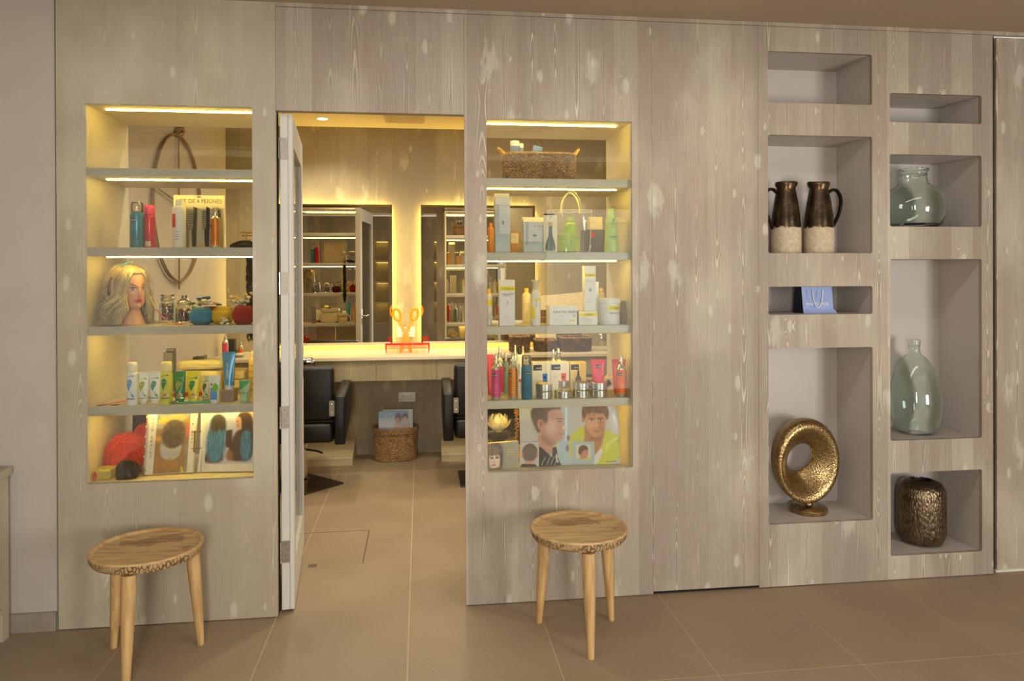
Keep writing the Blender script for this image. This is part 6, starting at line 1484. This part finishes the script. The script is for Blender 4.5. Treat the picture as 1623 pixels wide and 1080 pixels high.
def mukbox(label, xL, xR, yt, Y, col, tubec, kind, dep):
    t = carton('product_box', label, xL, xR, yt, Y, RD, col, depth=dep, b=.001, group='boxes with a black name patch'); hw, h = t['hw'], t['h']
    patch(t, -hw*.92, hw*.06, h*.76, h*.93, BLACKP); text('muk', .0165 if kind else .0115, t, WHITEP, (-hw*.28, -.001, h*.835), xs=1.0)
    rules(t, -hw*.86, -hw*.1, h*.68, 7, .0095, C(150, 150, 150))
    if kind:
        m = MB(); cx_ = hw*.40; m.prism([(cx_-.010, h*.20), (cx_+.010, h*.20), (cx_+.0125, h*.66), (cx_-.0125, h*.66)], 'y', -.0008, -.0003); m.build('tube_picture', tubec, t, smooth=0); MB().prism([(cx_-.0065, h*.13), (cx_+.0065, h*.13), (cx_+.0065, h*.2), (cx_-.0065, h*.2)], 'y', -.0008, -.0003).build('tube_picture', tubec, t, smooth=0)
        patch(t, cx_-.007, cx_+.004, h*.52, h*.57, BLACKP, y=-.0013)
    else:
        m = MB(); m.prism([(-.015, h*.12), (.015, h*.12), (.015, h*.48), (.006, h*.58), (-.006, h*.58), (-.015, h*.48)], 'y', -.0008, -.0003); m.build('bottle_picture', C(84, 66, 34), t, smooth=0); m = MB(); m.prism([(-.006, h*.58), (.006, h*.58), (.0045, h*.70), (.002, h*.78), (-.002, h*.78), (-.0045, h*.70)], 'y', -.0008, -.0003); m.build('dropper_picture', BLACKP, t, smooth=0); patch(t, -.012, .012, h*.2, h*.42, C(196, 166, 90), y=-.0013)
    return t
mukbox('white box with a black name patch and a blue tube picture', 844, 872, 575, .15, C(222, 216, 200, .5), C(52, 116, 206), 1, .07)
mukbox('white box with a black name patch and a red tube picture', 872.5, 902, 574.5, .15, C(224, 216, 198, .5), C(216, 62, 26), 1, .07)
mukbox('cream box with a black name patch and a dropper bottle picture', 904, 929, 574.5, .17, C(232, 206, 130, .5), None, 0, .05)
for lab, px, yt, w in (('aluminium spray bottle behind the white boxes, the shorter-capped one', 877, 554, 10), ('aluminium spray bottle with a wide shoulder behind the white boxes', 885, 552, 15)): bottle('spray_bottle', lab, 'bottle', px, w, yt, .32, RD, 'pump', ALU, ALU, None, None, lines=False)
for i, (y0_, y1_) in enumerate(((0, .028), (.0286, .056), (.0566, .085))):
    t = thing('cream_pot', 'dark banded pot behind the cream box, %s of its stack' % ('lowest', 'middle', 'topmost')[i], 'pot', (at(934, 600, .25).x, .26, RD+y0_), group='dark banded pots'); MB().lathe([(0, 0), (.022, 0), (.023, .003), (.023, y1_-y0_-.012), (0, y1_-y0_-.012)], 24).build('body', C(206, 186, 120, .4), t); MB().lathe([(.0235, y1_-y0_-.013), (.0235, y1_-y0_-.001), (0, y1_-y0_)], 24).build('lid', C(60, 50, 34, .4), t)
def muk_art(t, R, H, yf):
    patch(t, -R*.42, R*.18, H*.62, H*.76, BLACKP, y=yf(.7*H)-.003); text('muk', .016, t, WHITEP, (-R*.12, yf(.7*H)-.0036, H*.69)); rules(t, -R*.35, R*.2, H*.54, 3, .008, C(240, 150, 160), y=yf(.5*H)-.004)
    m = MB(); m.add([(R*.42, yf(.3*H)*.85-.001, .3*H), (R*.5, yf(.3*H)*.8-.001, .3*H), (R*.66, yf(.8*H)*.75-.001, .82*H), (R*.56, yf(.8*H)*.8-.001, .82*H)], [(0, 1, 2, 3)]); m.build('sheen_stripe', C(240, 170, 180), t, smooth=0)
# tins: two-high stacks with coloured lids
tin0 = None
def tin(label, px, w, Y, z, lidc=None, h=.0355):
    u_ = mpp(px, 620, Y); R = w*u_/2; t = thing('wax_tin', label, 'tin', (at(px, 620, Y).x, Y, RD+z), group='round aluminium wax tins')
    MB().lathe([(0, 0), (R*.95, 0), (R*.98, .002), (R*.98, h*.42), (R, h*.45), (R, h*.55), (R*1.0, h*.94), (R*.96, h), (R*.90, h), (R*.88, h-.0015), (0, h-.0015)], 36).build('body', ALU, t, smooth=30)
    if lidc: MB().lathe([(0, h-.001), (R*.86, h-.001), (R*.86, h+.0004), (0, h+.0004)], 36).build('lid_label', lidc, t, smooth=30)
    return t
hT = .0368
for i, (nm, px, Yt, c_) in enumerate((('first', 862, .073, C(206, 190, 90)), ('third', 921, .073, C(120, 80, 50)), ('fourth', 949, .073, C(226, 80, 50)))):
    k_ = {'first': 'in front of the box with the blue tube picture', 'third': 'in front of the box with the dropper picture', 'fourth': 'under the pink tube'}[nm]
    tin('wax tin %s, lower of two' % k_, px, 26.5, Yt, 0); tin('wax tin %s, upper of two' % k_, px, 26.5, Yt, hT, c_)
tin('single wax tin in front of the white box with the red tube picture', 892.5, 26.5, .073, 0)
tin('small wax tin set back behind the single one', 894, 21, .12, 0, h=.05) if False else None
for z_, l_ in ((0, 'lower of the two set back behind the single one'), (hT, 'upper of the two set back behind the single one')): tin('wax tin, '+l_, 894, 20.5, .16, z_)
tube_pack('hair_tube', 'pink tube with a black name patch standing on a wax tin', 948, 24, 570, .073, RD+2*hT+.0006, C(228, 68, 92, .35), C(236, 84, 60), art=muk_art, capf=.10)
tube_pack('hair_tube', 'pink tube half hidden behind the orange bottle at the right', 980.5, 22, 570, .112, RD, C(222, 80, 92, .35), C(210, 60, 84))
bottle('spray_bottle', 'aluminium spray bottle with an orange label at the right end of the fourth shelf', 'bottle', 984, 15.5, 563, .058, RD, 'pump', ALU, ALU, (.08, .66, ORA, 1.15), (.55, .9, -.35), extra=C(250, 190, 140))
t = carton('tilted_box', 'black and white box lying tilted behind the orange bottle', 956, 977, 592, .19, RD+.012, C(216, 200, 160, .5), depth=.05, H=.05); t.rotation_euler = (0, math.radians(-28), .2); patch(t, -t['hw']*.7, t['hw']*.5, .012, .04, BLACKP); t.location.z = RD+.022

# --- bottom compartment: lotus lamp, small book, big magazine
t = thing('pedestal', 'black turned pedestal under the white lotus flower', 'pedestal', (at(790, 700, .27).x, .27, RE)); u = mpp(790, 700, .27); zt = at(790, 685, .27).z-RE
MB().lathe([(0, 0), (12*u, 0), (12*u, .006), (7*u, .012), (9*u, zt*.35), (10*u, zt*.6), (13*u, zt*.72), (18.5*u, zt*.8), (19*u, zt*.97), (17*u, zt), (0, zt)], 36).build('body', BLACKP, t, smooth=45)
lt = thing('lotus_flower', 'white lotus flower lamp with pointed petals on the black pedestal', 'lamp', (t.location.x, .27, RE+zt+.0006)); PT = mat('lotus_petal', (236, 222, 182), .6, noise_=.03)
pz = at(790, 648.5, .27).z-RE-zt; base_p = None
for ring, (n_, L, tilt_, w_) in enumerate(((9, 27*u, .62, 9*u), (8, 30*u, .95, 8.5*u), (6, 29*u, 1.22, 7.5*u))):
    for i in range(n_):
        a = 2*PI*(i+.5*ring)/n_+.2; m = MB(); g = []
        for j in range(7):
            v = j/6; half_ = w_*math.sin(PI*min(1, v*.93+.09))**.8*(1-.0*v); cx_ = L*v*math.cos(tilt_*(.45+.75*v)); cz_ = L*v*math.sin(tilt_*(.45+.75*v))+.002
            for k_ in (-1, -.5, 0, .5, 1): g.append(((cx_+.004)*math.cos(a)-half_*k_*math.sin(a), (cx_+.004)*math.sin(a)+half_*k_*math.cos(a), cz_+.25*half_*k_*k_))
        m.add(g, [(j*5+k_, j*5+k_+1, (j+1)*5+k_+1, (j+1)*5+k_) for j in range(6) for k_ in range(4)]); m.build('petal', PT, lt, smooth=180)
MB().lathe([(0, 0), (.016, .001), (.02, .012), (.012, .022), (0, .024)], 16).build('heart', PT, lt)
# small book with a woman's fringe on the cover
pa = at(772, 747, .04); bkk = thing('small_book', 'small landscape book with a fringed face on its cover, standing in the left corner', 'book', (RBX[0]+.010, .042, RE), math.radians(12)); bwid = .15; bhg = .128
MB().box(0, bwid, 0, .026, 0, bhg, .001).build('block', C(226, 204, 140, .5), bkk, smooth=0)
P3 = Pic(120, 99, (150, 142, 126)); P3.poly([(.5, 0), (1, 0), (1, 1), (.55, 1)], (166, 156, 132), 6); P3.ell(.2, .62, .2, .34, (232, 204, 180), 0, 2); P3.poly([(0, 0), (.42, 0), (.48, .4), (.44, .9), (.36, .98), (.38, .5), (.3, .42), (.0, .46)], (84, 70, 58), 2, smooth=1)
P3.strands(.0, .45, .0, .3, 160, [(60, 48, 40), (150, 130, 110), (190, 170, 140)], .02, .25, 3, .6); P3.ell(.1, .55, .05, .025, (50, 40, 36), 0, 1); P3.ell(.28, .55, .05, .025, (50, 40, 36), 0, 1); P3.ell(.17, .82, .06, .03, (206, 90, 84), 0, 1); P3.ell(.18, .7, .02, .02, (204, 160, 136), 0, 1); P3.poly([(0, .95), (.4, .92), (.5, 1), (0, 1)], (120, 84, 66), 2)
P3.sheet('cover_print', bkk, lambda u_, v_: (bwid*u_, -.0006, bhg*(1-v_)))
text('LOOK BOOK', .014, bkk, C(214, 200, 150), (bwid*.74, -.0015, bhg*.7), xs=.8) if False else rules(bkk, bwid*.62, bwid*.92, bhg*.72, 3, .012, C(206, 190, 140), th=.002)
# dried garland and yellow packets between
gl_ = thing('dried_garland', 'brown dried garland hanging beside the black pedestal', 'garland', (at(819, 700, .2).x, .2, RE)); m = MB(); r3 = random.Random(9)
for i in range(110):
    z_ = .27*i/110; a = r3.uniform(0, 6.28); d_ = Vector((math.cos(a), .5*math.sin(a), r3.uniform(-.4, .5)))*.014; c_ = Vector((.004*math.sin(z_*40), 0, z_+.004)); m.tube([c_, c_+d_*.6, c_+d_+Vector((0, 0, -.003))], [.0012, .002, .001], 4)
m.v = [(q[0], q[1], max(0, q[2])) for q in m.v]
m.build('twigs', C(150, 106, 44, .7), gl_, smooth=0)
t = carton('yellow_packet', 'bright yellow packet behind the small book', 816, 824, 706, .25, RE, C(236, 190, 20, .5), depth=.03)
for i, (z_, c_) in enumerate(((0, (120, 84, 30)), (.0206, (206, 160, 40)), (.0412, (226, 180, 60)))):
    t = thing('gold_box', 'flat gold box at the right of the bottom compartment, %s of three' % ('lowest', 'middle', 'topmost')[i], 'box', (at(993, 735, .3).x, .32, RE+z_), group='flat gold boxes'); MB().box(-.045, .03, -.05, .05, 0, .02, .002).build('carton', C(*c_, .4), t, smooth=0)
# the open magazine
yM = .06; m0, m1, m2 = at(824.5, 748, yM), at(905.5, 746, yM), at(985, 743, yM); hM = min(at(905, 646, yM).z, RD-.0007-STH-.004)-RE
mg = thing('open_magazine', 'big open magazine of two men\'s haircut portraits filling the bottom of the right show-case', 'magazine', (m1.x, yM+.03, RE)); wl, wr_ = m1.x-m0.x, m2.x-m1.x
def pageL(u_, v_): return (-wl*(1-u_)+.004*math.sin(v_*3)*(1-u_), -.028*(1-u_)**2*.4-.016*math.sin(PI*u_)*.7+.012*(1-v_), .001+hM*(1-v_))
def pageR(u_, v_): cut = max(0, u_-.82)/.18; return (wr_*u_-.010*(1-v_)**3*u_, -.03*u_*u_*.5-.015*math.sin(PI*u_)*.7+.012*(1-v_)+.01*cut*(1-v_)**2, .001+hM*(1-v_)-.02*cut**2*(1-v_)**3)
A = Pic(186, 222, (190, 184, 176))
A.poly([(0, 0), (.5, 0), (.3, .2), (0, .2)], (204, 202, 170), 10); A.poly([(.86, 0), (1, 0), (1, 1), (.7, 1), (.8, .5)], (170, 188, 186), 5); A.poly([(.92, 0), (.95, 0), (.94, .6), (.91, .6)], (222, 230, 228), 1); A.ell(.97, .55, .03, .05, (128, 92, 100), 0, 2); A.ell(.95, .72, .03, .06, (140, 96, 106), 0, 2); A.poly([(.75, .6), (.9, .6), (.88, .8), (.74, .78)], (170, 190, 200), 4)
A.poly([(.66, .6), (.76, .55), (.78, .7), (.68, .75)], (206, 200, 150), 4)
SK, SKD, SKL = (196, 146, 122), (150, 100, 82), (222, 190, 176)
A.poly([(.34, .42), (.36, .62), (.26, .72), (.5, .84), (.66, .78), (.66, .58)], SK, 2, smooth=2)                                          # neck
A.poly([(.30, .10), (.5, .0), (.76, .0), (.86, .10), (.9, .22), (.88, .30), (.935, .385), (.89, .42), (.90, .47), (.87, .49), (.87, .54), (.80, .60), (.70, .58), (.52, .50), (.38, .44)], SK, 1, smooth=1)
A.ell(.62, .34, .11, .13, SKL, 0, 7, .55); A.poly([(.38, .44), (.52, .5), (.7, .58), (.78, .6), (.66, .68), (.46, .62)], SKD, 4, smooth=1, op=.6)
A.poly([(.20, .12), (.26, .02), (.36, -.02), (.82, -.02), (.84, .06), (.72, .05), (.60, .06), (.54, .12), (.55, .26), (.49, .27), (.47, .2), (.42, .22), (.38, .32), (.40, .42), (.36, .45), (.30, .36)], (104, 84, 66), 2, smooth=1)
A.strands(.24, .56, -.02, .26, 200, [(80, 62, 50), (136, 112, 88), (110, 90, 70)], .04, .08, 2, .5); A.strands(.26, .44, .22, .4, 70, [(120, 96, 78), (150, 122, 100)], .02, .05, 3, .4)
A.ell(.40, .29, .055, .085, (208, 150, 128), -.1, 1); A.ell(.41, .29, .03, .055, (170, 108, 90), -.1, 2)                                   # ear
A.poly([(.70, .205), (.78, .195), (.86, .215), (.86, .23), (.76, .22)], (120, 90, 70), 1); A.ell(.80, .26, .045, .012, (110, 84, 74), 0, 1); A.ell(.885, .37, .03, .03, (236, 214, 206), 0, 2); A.poly([(.76, .455), (.88, .465), (.84, .485), (.77, .475)], (176, 112, 106), 1)
A.poly([(.22, .64), (.33, .57), (.33, .64), (.44, .70), (.64, .86), (.64, .70), (.72, .68), (.76, .88), (.82, 1), (.3, 1), (.3, .7)], (46, 42, 44), 1)
A.poly([(.70, .82), (.75, .80), (.74, .88), (.78, .96), (.72, .94)], (214, 206, 200), 1)
for x_ in (.42, .52, .6, .68): A.poly([(x_, .98), (x_+.075, .84), (x_+.085, .84), (x_+.012, .98)], (196, 190, 188), 0)
A.poly([(0, .585), (.35, .585), (.37, .61), (.37, 1), (0, 1)], (200, 194, 186), 0); A.poly([(0, .580), (.35, .580), (.35, .587), (0, .587)], (90, 84, 80), 0); A.ell(.19, .76, .15, .15, (108, 90, 76), 0, 1); A.poly([(.08, .84), (.3, .84), (.29, .98), (.1, .98)], (204, 164, 146), 1, smooth=1); A.poly([(.06, .70), (.32, .70), (.31, .86), (.25, .90), (.12, .90), (.07, .86)], (116, 98, 82), 2, smooth=1); A.ell(.045, .80, .02, .045, (196, 140, 120), 0, 1); A.ell(.335, .80, .02, .045, (196, 140, 120), 0, 1); A.poly([(.01, 1), (.04, .95), (.3, .96), (.34, 1)], (44, 42, 46), 1); A.noise(3)
B = Pic(186, 222, (196, 192, 184))
B.poly([(.0, .48), (.12, .44), (.2, .36), (.3, .35), (.4, .5), (.66, .46), (.78, .42), (.94, .52), (1, .58), (1, 1), (0, 1)], (206, 204, 70), 1, smooth=1)
B.poly([(.9, .5), (1, .55), (1, .7), (.86, .56)], (190, 188, 56), 3); B.poly([(.28, .3), (.3, .5), (.26, .62), (.46, .9), (.62, .7), (.7, .44), (.66, .3)], (186, 130, 92), 2, smooth=1)
B.poly([(.44, .88), (.62, .72), (.66, .78), (.52, 1), (.44, 1)], (222, 216, 206), 1); B.poly([(.66, .68), (.8, .6), (.96, .52), (.98, .56), (.8, .68), (.7, .84)], (222, 220, 96), 2)
B.poly([(.29, .12), (.34, .06), (.62, .04), (.72, .12), (.73, .26), (.68, .40), (.62, .50), (.54, .55), (.44, .54), (.36, .46), (.31, .34)], (206, 148, 108), 1, smooth=1)
B.ell(.275, .20, .035, .085, (188, 128, 94), .1, 1); B.ell(.745, .20, .02, .06, (180, 122, 90), 0, 1); B.ell(.62, .34, .08, .12, (176, 120, 86), 0, 6, .6); B.ell(.42, .32, .09, .08, (222, 170, 132), 0, 6, .7); B.poly([(.36, .46), (.44, .54), (.54, .55), (.62, .5), (.58, .6), (.4, .58)], (150, 98, 68), 4, op=.7)
B.poly([(.24, .14), (.27, .0), (.4, -.05), (.62, -.05), (.78, .02), (.80, .14), (.76, .26), (.72, .2), (.68, .12), (.58, .14), (.48, .10), (.40, .14), (.34, .13), (.31, .22), (.28, .22)], (116, 84, 56), 1, smooth=1)
B.strands(.26, .78, -.03, .12, 260, [(84, 58, 38), (160, 122, 84), (136, 100, 66)], .06, .07, 4, .6)
for ex in (.44, .62):
    B.poly([(ex-.07, .222), (ex, .205), (ex+.065, .222), (ex+.06, .232), (ex, .22), (ex-.06, .235)], (84, 58, 40), 1); B.ell(ex, .253, .042, .014, (216, 196, 180), 0, 0); B.ell(ex, .253, .017, .014, (90, 106, 100), 0, 0); B.ell(ex, .253, .008, .008, (20, 18, 18), 0, 0); B.poly([(ex-.05, .245), (ex, .233), (ex+.05, .245), (ex+.045, .25), (ex, .241), (ex-.045, .25)], (64, 44, 34), 0)
B.poly([(.52, .24), (.55, .24), (.575, .36), (.55, .39), (.50, .385), (.49, .36)], (218, 162, 124), 2, smooth=1); B.ell(.50, .385, .014, .007, (140, 86, 64), 0, 1); B.ell(.56, .387, .014, .007, (140, 86, 64), 0, 1); B.poly([(.45, .435), (.53, .425), (.61, .438), (.54, .462)], (190, 112, 94), 1, smooth=1); B.poly([(.45, .437), (.61, .44), (.61, .444), (.45, .442)], (120, 66, 54), 0)
B.poly([(.05, .60), (.48, .62), (.475, 1), (.04, 1)], (178, 192, 186), 0); B.poly([(.12, .66), (.41, .665), (.41, .915), (.12, .91)], (214, 206, 194), 0); B.ell(.27, .80, .085, .11, (206, 138, 112), 0, 1); B.poly([(.2, .86), (.3, .84), (.31, .91), (.19, .91)], (204, 136, 110), 1); B.poly([(.16, .78), (.18, .70), (.26, .665), (.34, .69), (.36, .76), (.31, .75), (.25, .77), (.22, .82), (.18, .84)], (108, 76, 54), 1, smooth=1); B.poly([(.13, .9), (.4, .89), (.4, .915), (.13, .91)], (206, 196, 80), 1); B.ell(.33, .79, .012, .006, (40, 30, 26), 0, 0)
B.poly([(.70, .955), (.88, .955), (.88, .962), (.70, .962)], (70, 70, 40), 0); B.poly([(.90, .948), (.92, .948), (.92, .975), (.90, .975)], (120, 130, 150), 0); B.noise(3)
A.sheet('page_print', mg, pageL); B.sheet('page_print', mg, pageR)
for fn_, nm in ((pageL, 'page_block'), (pageR, 'page_block')):
    m = MB(); g = [Vector(fn_(i/10, j/6))+Vector((0, .004+.006*i/10*(1 if fn_ is pageR else 0)+.002, 0)) for j in range(7) for i in range(11)]; m.add(g, [(j*11+i, j*11+i+1, (j+1)*11+i+1, (j+1)*11+i) for j in range(6) for i in range(10)]); m.build(nm, C(206, 196, 170, .6), mg, smooth=180)

# ================================================================ SALON COUNTER BEHIND THE RIGHT SHOW-CASE
def cbasket(label, x0, x1, y0, Y, dep, wm=WEAVE_D, z=.9056):
    a, b_ = at(x0, 563, Y), at(x1, 563, Y); w = (b_.x-a.x)/2; h = at((x0+x1)/2, y0, Y).z-z; t = thing('storage_basket', label, 'basket', ((a.x+b_.x)/2, Y+dep, z), group='dark seagrass baskets on the counter')
    woven(w, dep, h, 9, 26, .4, .95, .005).build('woven_body', wm, t, smooth=60); shell(w, dep, h, .4, .95).build('lining', wm, t, smooth=60); rim(w, dep, h, .4, .007).build('twisted_rim', WEAVE, t); return t
cbasket('small dark seagrass basket in front of the second mirror', 811, 840, 534, 2.55, .09)
t = cbasket('dark seagrass basket with a leather tag, middle of the three on the counter', 850, 883, 540, 2.6, .08); MB().box(-.02, .02, -.088, -.084, .06, .10, .003).build('leather_tag', C(120, 70, 40, .6), t)
t = cbasket('large dark seagrass basket, rightmost on the counter', 891, 939, 536, 2.55, .11); MB().box(-.02, .02, -.118, -.114, .07, .11, .003).build('leather_tag', C(120, 70, 40, .6), t)
cbasket('flat dark seagrass basket standing behind the large one', 886, 922, 522, 2.82, .045)
# cream board leaning on the wall, lit by the mirror's edge
a, b, c, d = at(852, 470, 2.95), at(924, 463, 2.95), at(924, 535, 2.92), at(852, 535, 2.92)
t = thing('leaning_board', 'cream glossy board leaning on the wall right of the second mirror', 'board', (a.x, 2.955, .9056)); m = MB(); q = [Vector((0, 0, a.z-.9056)), Vector((b.x-a.x, 0, b.z-.9056)), Vector((b.x-a.x, -.03, 0)), Vector((0, -.03, 0))]
m.add(q+[p_+Vector((0, .012, 0)) for p_ in q], [(0, 1, 2, 3), (7, 6, 5, 4), (0, 4, 5, 1), (1, 5, 6, 2), (2, 6, 7, 3), (3, 7, 4, 0)]); m.build('board', C(246, 226, 176, .4), t, smooth=0)
t = thing('table_mirror', 'round table mirror on a wire foot at the right end of the counter', 'mirror', (at(958, 560, 2.6).x+.06, 2.62, .9056)); MB().lathe([(0, 0), (.11, 0), (.116, .004), (.11, .008), (0, .008)], 36).xf(Matrix.Translation((0, 0, .17)) @ Matrix.Rotation(math.radians(75), 4, 'X')).build('glass', CHROME, t); MB().tube([(-.05, -.03, .003), (0, .03, .02), (0, .02, .06)], .004, 6).build('foot', STEEL, t); MB().tube([(.05, -.03, .003), (0, .03, .02)], .004, 6).build('foot', STEEL, t)
# magazines in the floor basket
for i, (dx, dy, rz_, hh, lab) in enumerate(((-.012, -.055, .02, .375, 'glossy magazine with two people on its cover, front one in the floor basket'), (.02, -.03, -.05, .385, 'magazine with a pale blue edge, second in the floor basket'), (-.005, .0, .03, .37, 'magazine half hidden at the back of the floor basket'))):
    t = thing('magazine', lab, 'magazine', (pb.x+dx, pb.y+dy, .03), rz_, group='magazines in the floor basket'); t.rotation_euler = (math.radians(-6), 0, rz_)
    MB().box(-.125, .125, 0, .006, 0, hh, .001).build('pages', C(206, 212, 216, .4) if i else C(196, 204, 214, .3), t, smooth=0)
    if i == 0:
        P4 = Pic(105, 135, (176, 190, 206)); P4.poly([(0, 0), (1, 0), (1, .12), (0, .14)], (120, 160, 190), 4); P4.poly([(0, .2), (.6, .2), (.5, .45), (0, .5)], (206, 210, 214), 6); P4.ell(.66, .14, .10, .10, (104, 60, 44), 0, 2); P4.ell(.64, .22, .06, .08, (206, 150, 120), 0, 1); P4.ell(.88, .12, .09, .07, (50, 38, 34), 0, 2); P4.ell(.88, .20, .06, .08, (216, 166, 136), 0, 1); P4.poly([(.52, .34), (.64, .28), (.8, .34), (.9, .28), (1, .34), (1, .42), (.5, .42)], (214, 166, 140), 2); P4.poly([(0, .36), (.5, .40), (1, .44), (1, .6), (0, .56)], (130, 150, 190), 5); P4.noise(4); P4.strands(.02, .5, .02, .12, 30, [(230, 236, 240)], .0, .04, 2, .6)
        P4.sheet('cover_print', t, lambda u_, v_: (-.125+.25*u_, -.0006, hh*(1-v_)))
# small things on the counter beside the comb
for i, (px_, rgb) in enumerate(((673, (226, 226, 236)), (680, (206, 210, 226)), (685, (214, 214, 230)))):
    t = thing('hair_clip', 'tiny pale clip on the counter behind the red comb, %s of three' % ('nearest the scissors', 'middle', 'last')[i], 'hair clip', (at(px_, 550, 2.86).x, 2.88, .9056), group='tiny pale clips on the counter'); MB().box(-.008, .008, -.006, .006, 0, .014+.004*i, .003).build('body', C(*rgb, .3), t)
